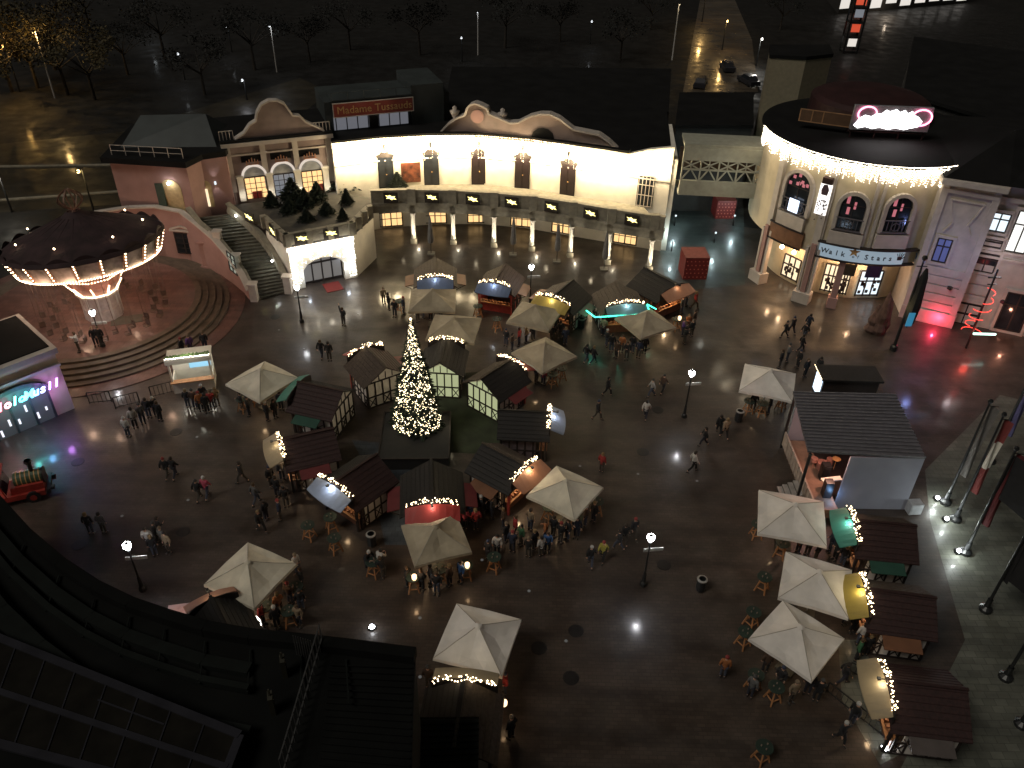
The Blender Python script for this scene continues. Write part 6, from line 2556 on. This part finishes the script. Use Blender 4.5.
for i, (px, py, lab) in enumerate(((700, 86, 'dark parked car at the near end of the lit street'), (727, 70, 'dark parked car halfway along the lit street'), (748, 84, 'dark parked car on the right of the lit street'))):
    p = S(px, py)
    if i == 0:
        car = thing('parked_car', lab, 'car', p, 1.3, 'cars on the lit street')
        m = M()
        m.box((0, 0, .55), (4.2, 1.75, .6))
        n = m.add([(-1.4, -.8, .85), (1.3, -.8, .85), (1.3, .8, .85), (-1.4, .8, .85), (-1.0, -.65, 1.45), (.7, -.65, 1.45), (.7, .65, 1.45), (-1.0, .65, 1.45)])
        for f in ((4, 5, 6, 7), (0, 1, 5, 4), (1, 2, 6, 5), (2, 3, 7, 6), (3, 0, 4, 7)):
            m.face([n + k for k in f])
        m.build('body', mat('dark_car_paint', (.03, .03, .035), .25, .1), car)
        m = M()
        for sgn in (-1, 1):
            m.poly([(-1.2, sgn * .79, .92), (1.05, sgn * .79, .92), (.62, sgn * .68, 1.4), (-.93, sgn * .68, 1.4)])
        m.build('window', glass_dk, car)
        for x in (-1.35, 1.3):
            for y in (-.85, .85):
                m = M()
                m.cyl((x, y - .1, .32), (x, y + .1, .32), .32, n=12)
                m.build('wheel', steel_dk, car)
        o = car
    else:
        o = copy_tree(car)
        o.location = p
        o.rotation_euler = (0, 0, 1.3 + .3 * i)
        o['label'] = lab

# ================================================================== SMALL THINGS ON THE GROUND
MH = [((571, 678), 'round dark manhole cover at the bottom right of the lowest parasol'), ((539, 648), 'dark drain cover right of the lowest parasol'), ((576, 631), 'faint manhole cover above the round one right of the lowest parasol'), ((643, 452), 'oval looking manhole cover right of the person in red'), ((664, 565), 'manhole cover right of the bright street lamp'), ((176, 432), 'manhole cover below the food kiosk on the left'), ((78, 462), 'manhole cover before the neon pavilion'), ((79, 545), 'manhole cover close to the round station roof'), ((183, 532), 'manhole cover left of the lower left parasol'), ((658, 410), 'manhole cover by the lamp post right of centre'), ((275, 317), 'manhole cover left of the street lamp by the stairs')]
mhm = mat('cast_iron_cover', (.012, .011, .011), .45, .3, 8, .3, 30)
for (px, py), lab in MH:
    p = S(px, py)
    m = M()
    m.lathe((p.x, p.y, 0), [(.42, .0), (.42, .02), (.36, .026), (.01, .026)], 20)
    tag(m.build('manhole_cover', mhm), lab, 'manhole cover', 'manhole covers in the paving')
ST = [(420, 618, 'below the beige parasol'), (529, 591, 'below the crowd at the central parasol'), (566, 641, 'right of the lowest parasol'), (420, 677, 'left of the lowest parasol'), (197, 437, 'right of the manhole below the food kiosk'), (188, 500, 'near the couple on the left'), (580, 466, 'left of the person in red'), (638, 474, 'right of the person in red'), (304, 349, 'above the left cream parasol'), (358, 314, 'below the street lamp by the stairs'), (279, 330, 'at the foot of the curved stairs'), (697, 481, 'by walkers right of centre'), (482, 560, 'below the stall with the red sign'), (122, 516, 'at the lower left by the small groups')]
for px, py, lab in ST:
    p = S(px, py)
    m = M()
    m.lathe((p.x, p.y, 0), [(.09, .0), (.09, .022), (.01, .026)], 12)
    tag(m.build('ground_stud_light', glow('dim_stud', (.8, .82, .8), .09)), 'pale round light set in the paving ' + lab, 'ground light', 'round lights set in the paving')


def barrier(lab, a, b, h=1.0):
    a, b = S(*a), S(*b)
    d = b - a
    t = thing('barrier', lab, 'barrier', a, math.atan2(d.y, d.x), 'barriers on the square')
    m = M()
    n = max(2, int(d.length / .25))
    for k in range(n + 1):
        m.cyl((d.length * k / n, 0, 0), (d.length * k / n, 0, h), .04 if k in (0, n) else .015, n=6)
    m.build('bars', steel_dk, t)
    m = M()
    m.bar((0, 0, h), (d.length, 0, h), .05)
    m.bar((0, 0, .15), (d.length, 0, .15), .05)
    m.build('rail', steel_dk, t)
    return t


barrier('dark barrier below the swing ride steps on the left', (90, 404), (112, 402))
barrier('dark barrier between the ride steps and the street lamp', (116, 409), (140, 403))
barrier('dark barrier right of the lamp under the ride', (152, 398), (176, 392))
barrier('long low dark barrier across the pale wedge at lower right', (826, 692), (888, 742), .8)
barrier('short dark barrier by the overlapping white parasols', (848, 672), (872, 684), .8)
pt = thing('loading_platform', 'small lit pinkish table top beside the lower left parasol', 'table', S(190, 622), .2)

m = M()
m.box((0, 0, .8), (2.0, 1.2, .06))
m.build('table_top', mat('pale_pink_top', (.5, .4, .38), .5), pt)
for x in (-.9, .9):
    for y in (-.5, .5):
        m = M()
        m.box((x, y, .39), (.08, .08, .77))
        m.build('leg', steel_dk, pt)
lamp('table_lamp', (-.3, 0, 1.6), 12, (1, .45, .4), .1, pt, world=False)
wb = S(75, 352, .9)

# ================================================================== PEOPLE
random.seed(77)
coat_m = mat('coat_cloth', (1, 1, 1), .85, .35, 9, .2, 40, objcol=True)
trouser_m = mat('trouser_cloth', (1, 1, 1), .9, .3, 9, objcol=True)
skin_m = mat('skin', (.45, .27, .19), .6, .12, 6)
hair_m = mat('hair', (1, 1, 1), .7, .4, 20, objcol=True)
shoe_m = mat('shoe', (.02, .018, .016), .5, .2)
eye_m = mat('eye', (.03, .02, .02), .3, .1)


def skin_mesh(verts, edges, radii, root=0, sub=1):
    me = bpy.data.meshes.new('figure')
    me.from_pydata(verts, edges, [])
    o = bpy.data.objects.new('figure', me)
    COL.objects.link(o)
    md = o.modifiers.new('s', 'SKIN')
    md.use_smooth_shade = True
    for i, r in enumerate(radii):
        sv = me.skin_vertices[0].data[i]
        sv.radius = r if isinstance(r, tuple) else (r, r)
        sv.use_root = i == root
    o.modifiers.new('d', 'SUBSURF').levels = sub
    dg = bpy.context.evaluated_depsgraph_get()
    out = bpy.data.meshes.new_from_object(o.evaluated_get(dg))
    bpy.data.objects.remove(o)
    return out


def add_to(me, m, mats):
    """append an M to a mesh"""
    import bmesh
    bm = bmesh.new()
    bm.from_mesh(me)
    base = [bm.verts.new(v) for v in m.v]
    bm.verts.ensure_lookup_table()
    for f, mi in zip(m.f, m.m):
        try:
            q = bm.faces.new([base[i] for i in f])
            q.material_index = mi
            q.smooth = True
        except ValueError:
            pass
    bm.to_mesh(me)
    bm.free()


def figure(j):
    """j: joints; returns meshes body, coat, trousers, hair"""
    order = ['pelvis', 'spine', 'chest', 'neck', 'head', 'crown', 'hipL', 'kneeL', 'ankL', 'toeL', 'hipR', 'kneeR', 'ankR', 'toeR', 'shL', 'elL', 'wrL', 'paL', 'shR', 'elR', 'wrR', 'paR']
    ix = {k: i for i, k in enumerate(order)}
    E_ = [('pelvis', 'spine'), ('spine', 'chest'), ('chest', 'neck'), ('neck', 'head'), ('head', 'crown')]
    for s in 'LR':
        E_ += [('pelvis', 'hip' + s), ('hip' + s, 'knee' + s), ('knee' + s, 'ank' + s), ('ank' + s, 'toe' + s), ('chest', 'sh' + s), ('sh' + s, 'el' + s), ('el' + s, 'wr' + s), ('wr' + s, 'pa' + s)]
    rad = dict(pelvis=(.12, .10), spine=(.11, .09), chest=(.13, .10), neck=(.052, .055), head=(.082, .098), crown=(.062, .075))
    for s in 'LR':
        rad.update({'hip' + s: .085, 'knee' + s: .055, 'ank' + s: .038, 'toe' + s: .035, 'sh' + s: .055, 'el' + s: .04, 'wr' + s: .028, 'pa' + s: (.036, .02)})
    body = skin_mesh([j[k] for k in order], [(ix[a], ix[b]) for a, b in E_], [rad[k] for k in order])
    m = M()
    hd = Vector(j['head'])
    m.mi = 0
    m.cyl(hd + V2(0, -.085, .0), hd + V2(0, -.118, -.012), .016, .008, 6)
    for s in (-1, 1):
        m.ball(hd + V2(s * .082, 0, -.005), .022, 6)
        m.mi = 1
        m.ball(hd + V2(s * .032, -.083, .022), .012, 6)
        m.mi = 0
    m.mi = 1
    m.box(hd + V2(0, -.088, -.042), (.04, .01, .008))
    m.mi = 0
    for s in 'LR':
        w, p = Vector(j['wr' + s]), Vector(j['pa' + s])
        d = (p - w).normalized()
        side = d.cross(V2(0, 1, 0))
        if side.length < .1:
            side = V2(1, 0, 0)
        side.normalize()
        up = side.cross(d)
        for k, ln in enumerate((.07, .08, .075, .06)):
            b = p + side * (-.027 + .018 * k)
            mid = b + d * ln * .6 + up * .004
            m.cyl(b, mid, .009, .008, 5)
            m.cyl(mid, mid + d * ln * .45 + up * .025, .008, .006, 5)
        m.cyl(w.lerp(p, .5) + side * .03, p + side * .055 + d * .02, .010, .008, 5)
    m.mi = 2
    for s in 'LR':
        a, t = Vector(j['ank' + s]), Vector(j['toe' + s])
        m.cyl(a + V2(0, .05, -.035), t + V2(0, -.03, .0), .052, .045, 8)
    body.materials.clear()
    for x in (skin_m, eye_m, shoe_m):
        body.materials.append(x)
    for p in body.polygons:
        p.material_index = 2 if p.center.z < .13 else 0
    add_to(body, m, [skin_m, eye_m, shoe_m])
    # coat
    co = ['hem', 'pelvis', 'spine', 'chest', 'neck', 'shL', 'elL', 'wrL', 'shR', 'elR', 'wrR']
    cj = dict(j)
    pel = Vector(j['pelvis'])
    cj['hem'] = tuple(pel + V2(0, 0, -.2))
    cj['neck'] = tuple(Vector(j['neck']) + V2(0, 0, -.03))
    for s in 'LR':
        cj['wr' + s] = tuple(Vector(j['el' + s]).lerp(Vector(j['wr' + s]), .93))
    ci = {k: i for i, k in enumerate(co)}
    CE = [('hem', 'pelvis'), ('pelvis', 'spine'), ('spine', 'chest'), ('chest', 'neck'), ('chest', 'shL'), ('shL', 'elL'), ('elL', 'wrL'), ('chest', 'shR'), ('shR', 'elR'), ('elR', 'wrR')]
    cr = dict(hem=(.185, .15), pelvis=(.175, .145), spine=(.16, .135), chest=(.175, .14), neck=(.09, .085))
    for s in 'LR':
        cr.update({'sh' + s: .088, 'el' + s: .07, 'wr' + s: .055})
    coat = skin_mesh([cj[k] for k in co], [(ci[a], ci[b]) for a, b in CE], [cr[k] for k in co], 1)
    coat.materials.clear()
    coat.materials.append(coat_m)
    # trousers
    tj = {'pelvis': j['pelvis']}
    to = ['pelvis']
    TE = []
    tr_ = {'pelvis': (.13, .11)}
    for s in 'LR':
        for k, r in (('hip', .1), ('knee', .078), ('cuff', .062)):
            tj[k + s] = tuple(Vector(j['knee' + s]).lerp(Vector(j['ank' + s]), .86)) if k == 'cuff' else j[k + s]
            to.append(k + s)
            tr_[k + s] = r
        TE += [('pelvis', 'hip' + s), ('hip' + s, 'knee' + s), ('knee' + s, 'cuff' + s)]
    ti = {k: i for i, k in enumerate(to)}
    tro = skin_mesh([tj[k] for k in to], [(ti[a], ti[b]) for a, b in TE], [tr_[k] for k in to])
    tro.materials.clear()
    tro.materials.append(trouser_m)
    m = M()
    m.lathe(hd + V2(0, .018, -.05), [(.06, -.07), (.103, -.02), (.108, .06), (.098, .12), (.06, .165), (.005, .18)], 12, a0=-PI * .14, a1=PI * 1.14)
    m.lathe(hd + V2(0, .005, .045), [(.1, .0), (.095, .05), (.06, .085), (.005, .1)], 12)
    hair = bpy.data.meshes.new('hair')
    hair.from_pydata([tuple(v) for v in m.v], [], m.f)
    hair.materials.append(hair_m)
    m = M()
    m.lathe(hd + V2(0, .005, .02), [(.104, -.01), (.108, .04), (.095, .09), (.05, .13), (.03, .135), (.03, .17), (.004, .18)], 12)
    hat = bpy.data.meshes.new('hat')
    hat.from_pydata([tuple(v) for v in m.v], [], m.f)
    hat.materials.append(hair_m)
    return body, coat, tro, hair, hat


def joints(**kw):
    j = dict(pelvis=(0, 0, .95), spine=(0, .005, 1.15), chest=(0, .005, 1.34), neck=(0, .0, 1.49), head=(0, -.015, 1.60), crown=(0, -.005, 1.69))
    for s, k in (('L', 1), ('R', -1)):
        j.update({'hip' + s: (k * .09, 0, .9), 'knee' + s: (k * .1, -.01, .5), 'ank' + s: (k * .1, .02, .08), 'toe' + s: (k * .12, -.13, .045), 'sh' + s: (k * .18, .0, 1.39), 'el' + s: (k * .245, .03, 1.12), 'wr' + s: (k * .25, -.05, .89), 'pa' + s: (k * .245, -.07, .82)})
    j.update(kw)
    return j


POSES = {
    'standing': joints(),
    'cup': joints(elR=(-.24, -.02, 1.12), wrR=(-.14, -.24, 1.17), paR=(-.10, -.30, 1.19), kneeL=(.12, -.04, .5)),
    'pockets': joints(elL=(.29, .08, 1.13), wrL=(.19, -.08, .97), paL=(.16, -.11, .92), elR=(-.29, .08, 1.13), wrR=(-.19, -.08, .97), paR=(-.16, -.11, .92), head=(.02, -.03, 1.595)),
    'walking': joints(kneeL=(.1, -.2, .53), ankL=(.1, -.26, .1), toeL=(.11, -.40, .08), kneeR=(-.1, .08, .5), ankR=(-.1, .34, .14), toeR=(-.11, .24, .045), elL=(.24, .14, 1.14), wrL=(.24, .15, .9), paL=(.24, .13, .83), elR=(-.24, -.1, 1.14), wrR=(-.23, -.24, .96), paR=(-.22, -.28, .90)),
    'leaning': joints(spine=(0, -.05, 1.14), chest=(0, -.13, 1.31), neck=(0, -.18, 1.44), head=(0, -.23, 1.54), crown=(0, -.23, 1.63), shL=(.18, -.14, 1.35), shR=(-.18, -.14, 1.35), elL=(.26, -.26, 1.13), wrL=(.12, -.45, 1.12), paL=(.08, -.52, 1.12), elR=(-.26, -.26, 1.13), wrR=(-.12, -.45, 1.12), paR=(-.08, -.52, 1.12)),
    'pointing': joints(elL=(.34, -.16, 1.5), wrL=(.45, -.3, 1.66), paL=(.48, -.34, 1.72), elR=(-.24, .02, 1.12), wrR=(-.12, -.22, 1.1), paR=(-.06, -.27, 1.12)),
}
FIG = {k: figure(v) for k, v in POSES.items()}
COATS = {'dark': (.018, .018, .02), 'black': (.010, .010, .011), 'navy': (.02, .03, .06), 'grey': (.12, .12, .12), 'brown': (.08, .045, .025), 'red': (.35, .03, .03), 'pink': (.5, .08, .14), 'white': (.6, .58, .55), 'blue': (.05, .14, .36), 'yellow': (.5, .45, .08), 'green': (.04, .14, .06), 'beige': (.3, .23, .15), 'orange': (.45, .16, .05), 'violet': (.14, .06, .24), 'olive': (.08, .08, .03)}
HAIRS = [(.012, .009, .007), (.03, .018, .01), (.08, .045, .02), (.02, .014, .01), (.22, .15, .07)]
HATS = [((.25, .03, .03), 'red'), ((.5, .5, .48), 'white'), ((.03, .04, .08), 'navy'), ((.05, .05, .05), 'dark'), ((.2, .15, .1), 'tan')]
ORD = ['leftmost', 'second from left', 'third from left', 'fourth from left', 'fifth from left', 'sixth from left', 'seventh from left', 'eighth from left', 'ninth from left', 'tenth from left', 'eleventh from left', 'twelfth from left']


def person(px, py, coat, pose, label, face=None, sc=1.0, group=None, z=.014):
    p = S(px, py, z)
    body, cm, tm, hm, hat = FIG[pose]
    o = link('person', body)
    o.location = p
    a = rnd() * 2 * PI if face is None else face
    o.rotation_euler = (0, 0, a)
    s = sc * (.95 + .1 * rnd())
    o.scale = (s * 1.04, s * 1.04, s)
    tag(o, label, 'person', group)
    c = link('coat', cm, o)
    f = .8 + .4 * rnd()
    c.color = tuple(x * f * .8 for x in COATS[coat]) + (1,)
    t = link('trousers', tm, o)
    t.color = random.choice([(.02, .022, .035, 1), (.012, .012, .013, 1), (.05, .06, .09, 1), (.06, .05, .04, 1)])
    if rnd() < .35:
        h = link('hat', hat, o)
        h.color = random.choice(HATS)[0] + (1,)
    else:
        h = link('hair', hm, o)
        h.color = random.choice(HAIRS) + (1,)
    return o


POSEWORD = {'standing': 'standing', 'cup': 'holding a cup', 'pockets': 'hands in pockets', 'walking': 'walking', 'leaning': 'leaning forward', 'pointing': 'one arm raised'}
CL = [
    ('of the crowd at the white food kiosk', [(189, 408, 'dark'), (196, 409, 'brown'), (202, 411, 'orange'), (208, 413, 'black'), (213, 409, 'red'), (218, 406, 'beige'), (205, 404, 'dark')], 'cup', -2.9),
    ('of those behind the white food kiosk', [(184, 356, 'dark'), (192, 354, 'violet'), (206, 350, 'dark')], 'standing', None),
    ('under the left cream parasol', [(243, 412, 'black'), (250, 416, 'dark'), (268, 421, 'dark'), (276, 418, 'black'), (282, 410, 'navy')], 'cup', None),
    ('of the couple on the open paving at left', [(168, 478, 'black'), (176, 478, 'dark')], 'walking', PI),
    ('of the pair right of the couple at left', [(200, 500, 'black'), (208, 498, 'pink')], 'walking', 2.6),
    ('left of the lamp-lit white stall', [(243, 483, 'dark'), (257, 504, 'grey'), (267, 520, 'dark'), (262, 532, 'black')], 'walking', None),
    ('of the queue at the lamp-lit white stall', [(272, 487, 'dark'), (278, 497, 'black'), (283, 480, 'grey'), (287, 507, 'dark'), (281, 520, 'navy')], 'standing', None),
    ('of the group by the lamp under the ride', [(129, 437, 'white'), (136, 428, 'white'), (144, 424, 'grey'), (150, 418, 'dark'), (157, 416, 'black'), (161, 421, 'dark')], 'standing', None),
    ('of the two near the round station roof', [(92, 534, 'dark'), (105, 533, 'grey')], 'standing', None),
    ('of the huddle right of the station-roof lamp', [(151, 549, 'white'), (158, 542, 'dark'), (165, 547, 'grey'), (156, 556, 'black'), (170, 553, 'beige'), (162, 537, 'dark')], 'standing', None),
    ('of the pair on the swing ride terrace', [(97, 347, 'black'), (102, 350, 'dark')], 'standing', .3),
    ('of the pair above the left cream parasol', [(322, 358, 'black'), (330, 361, 'dark')], 'walking', PI),
    ('of the group left of the square tan parasol', [(384, 304, 'beige'), (389, 310, 'dark'), (395, 317, 'black'), (404, 314, 'navy')], 'cup', None),
    ('under the square tan parasol', [(418, 322, 'brown'), (424, 318, 'red'), (431, 321, 'orange'), (441, 319, 'dark')], 'cup', None),
    ('under the parasol below the yellow sign', [(506, 346, 'dark'), (512, 351, 'brown'), (519, 346, 'red'), (526, 343, 'beige'), (533, 341, 'dark')], 'cup', None),
    ('of the queue right of the yellow-signed stall', [(555, 333, 'black'), (560, 339, 'dark'), (565, 345, 'navy'), (568, 331, 'dark'), (552, 342, 'black')], 'standing', PI),
    ('under the parasol by the lit timber stall', [(536, 383, 'dark'), (543, 385, 'red'), (552, 381, 'beige'), (524, 388, 'blue')], 'cup', None),
    ('of the crowd before the green neon stall', [(606, 347, 'dark'), (611, 352, 'black'), (616, 358, 'brown'), (621, 352, 'orange'), (626, 360, 'dark'), (632, 353, 'black'), (638, 358, 'navy'), (644, 353, 'dark'), (603, 336, 'beige')], 'cup', None),
    ('of two crossing before the green neon stall', [(586, 362, 'black'), (593, 364, 'dark')], 'walking', 2.2),
    ('at the far right back-row stall', [(667, 303, 'dark'), (672, 310, 'red'), (677, 303, 'black'), (681, 314, 'grey'), (686, 306, 'white')], 'standing', 1.2),
    ('right of the green neon parasol', [(682, 336, 'violet'), (687, 331, 'orange'), (691, 337, 'dark'), (684, 344, 'black'), (693, 328, 'brown')], 'cup', None),
    ('of those walking below the green neon parasol', [(607, 396, 'black'), (651, 397, 'white'), (662, 393, 'brown'), (645, 419, 'white'), (597, 420, 'dark')], 'walking', None),
    ('walking right of the lone street lamp', [(692, 472, 'white'), (703, 446, 'dark'), (718, 434, 'black'), (724, 438, 'beige')], 'walking', None),
    ('of the string of people below the rotunda', [(784, 338, 'black'), (791, 334, 'dark'), (803, 340, 'dark'), (800, 352, 'black'), (807, 331, 'navy')], 'walking', None),
    ('above the white parasol by the tent', [(779, 368, 'dark'), (786, 362, 'grey'), (797, 368, 'black'), (804, 377, 'dark'), (817, 375, 'black')], 'standing', None),
    ('under the white parasol by the tent', [(752, 411, 'black'), (768, 414, 'dark'), (784, 406, 'brown')], 'standing', None),
    ('of the crowd at the red-signed stall', [(461, 521, 'white'), (465, 529, 'pink'), (471, 522, 'blue'), (476, 530, 'red'), (481, 517, 'dark'), (487, 511, 'black'), (492, 518, 'dark')], 'cup', None),
    ('under the beige parasol by the red sign', [(408, 586, 'dark'), (422, 590, 'black'), (431, 585, 'grey'), (437, 594, 'dark'), (450, 586, 'brown'), (461, 582, 'blue')], 'cup', None),
    ('between the beige and central parasols', [(488, 560, 'dark'), (497, 555, 'white'), (506, 542, 'dark'), (515, 536, 'red'), (521, 545, 'green'), (512, 552, 'navy'), (503, 528, 'brown')], 'standing', None),
    ('of the crowd at the central parasol', [(528, 557, 'black'), (534, 550, 'dark'), (541, 556, 'white'), (547, 552, 'blue'), (545, 540, 'orange'), (553, 537, 'dark'), (560, 543, 'black'), (567, 540, 'dark'), (576, 538, 'navy'), (585, 526, 'brown'), (593, 522, 'dark'), (530, 530, 'beige')], 'cup', None),
    ('left of the bright lower street lamp', [(590, 566, 'black'), (602, 561, 'yellow'), (618, 550, 'dark'), (624, 544, 'black'), (633, 538, 'dark')], 'walking', None),
    ('at the lone lower-left standing table', [(368, 569, 'dark'), (380, 571, 'white'), (384, 578, 'black')], 'leaning', None),
    ('at the right of the lower left parasol', [(286, 592, 'beige'), (291, 604, 'brown'), (298, 574, 'white'), (303, 588, 'dark'), (281, 614, 'orange'), (302, 610, 'black')], 'cup', None),
    ('of those below the lower left parasol', [(264, 626, 'red'), (278, 628, 'dark'), (300, 626, 'beige')], 'standing', None),
    ('at the turquoise stall counter', [(834, 560, 'dark'), (841, 566, 'black'), (848, 561, 'beige'), (829, 552, 'navy')], 'standing', -1.2),
    ('between the two upper right parasols', [(797, 553, 'orange'), (806, 556, 'dark'), (815, 560, 'black')], 'cup', None),
    ('right of the overlapping white parasols', [(843, 624, 'brown'), (851, 632, 'dark'), (858, 645, 'white'), (864, 655, 'black'), (855, 660, 'green')], 'standing', None),
    ('below the lowest white parasol', [(722, 677, 'orange'), (749, 697, 'grey'), (764, 672, 'brown'), (777, 688, 'dark'), (790, 702, 'beige'), (806, 694, 'dark'), (815, 701, 'black')], 'standing', None),
    ('near the long low barrier at lower right', [(841, 684, 'black'), (838, 742, 'dark'), (850, 724, 'black')], 'walking', None),
    ('by the bottom stall', [(505, 694, 'red'), (511, 738, 'dark'), (429, 688, 'brown')], 'standing', None),
    ('by the neon pavilion entrance', [(13, 430, 'black'), (26, 424, 'dark'), (47, 412, 'navy')], 'standing', None),
]
for place, ps, pose0, face in CL:
    ps = sorted(ps)
    for i, (px, py, c) in enumerate(ps):
        pose = pose0 if rnd() < .55 else random.choice(['standing', 'pockets', 'cup', 'standing'] if pose0 != 'walking' else ['walking', 'walking', 'standing'])
        nth = ORD[i] if i < len(ps) - 1 or len(ps) == 1 else 'rightmost'
        f = None if face is None else face + (rnd() - .5) * .8
        person(px, py, c, pose, 'person in %s coat, %s %s' % (c, nth, place), f, group='people at the night market')
person(344, 326, 'dark', 'pointing', 'person in dark clothes with one arm raised on the empty paving above the tree', 2.8)
person(601, 472, 'red', 'standing', 'person in a bright red coat alone on the paving right of centre', 2.5)
person(694, 309, 'red', 'walking', 'person in a red coat walking right of the back-row stalls', 1.0)
person(80, 352, 'white', 'pointing', 'person in white on the ride terrace with an arm stretched out', -1.2, z=.92)
for o in [x for x in COL.objects if x.get('label', '').endswith('swing ride terrace')]:
    q = S(97 if 'leftmost' in o['label'] else 103, 346, .92)
    o.location = q

# light hose and strip at the lower left parasol
lh = thing('light_hose', 'glowing white light hose hanging from the lower left parasol', 'light hose', S(250, 612, 0))
m = M()
pp = [(213, 588, 2.2), (225, 596, 2.2), (238, 603, 2.15), (247, 608, 2.0), (247, 612, 1.5), (256, 617, 1.0), (262, 622, .5), (259, 628, .1)]
pp = [S(*q) for q in pp]
for a, b in zip(pp[:-1], pp[1:]):
    m.bar(a, b, .07)
m.build('hose', glow('hose_light', (1, .95, .85), 6), lh, True)
lamp('hose_glow', pp[1] + V2(0, -.3, -.2), 28, (1, .94, .8), .2, lh)
for px, py, lab in ((581, 328, 'dark round waste bin right of the yellow-signed stall'), (738, 421, 'dark waste bin left of the stage tent parasol'), (372, 545, 'dark waste bin beside the blue-grey lane'), (700, 590, 'dark waste bin alone between the lower lamp and the parasols')):
    p = S(px, py)
    t = thing('waste_bin', lab, 'bin', p, 0, 'waste bins on the square')
    m = M()
    m.lathe((0, 0, 0), [(.22, 0), (.27, .1), (.28, .85), (.24, .86), (.22, .4), (.01, .4)], 12)
    m.build('body', steel_dk, t)
    m = M()
    m.lathe((0, 0, .86), [(.30, 0), (.30, .06), (.2, .1)], 12)
    m.build('rim', mat('grey_pole', (.3, .29, .27)), t)
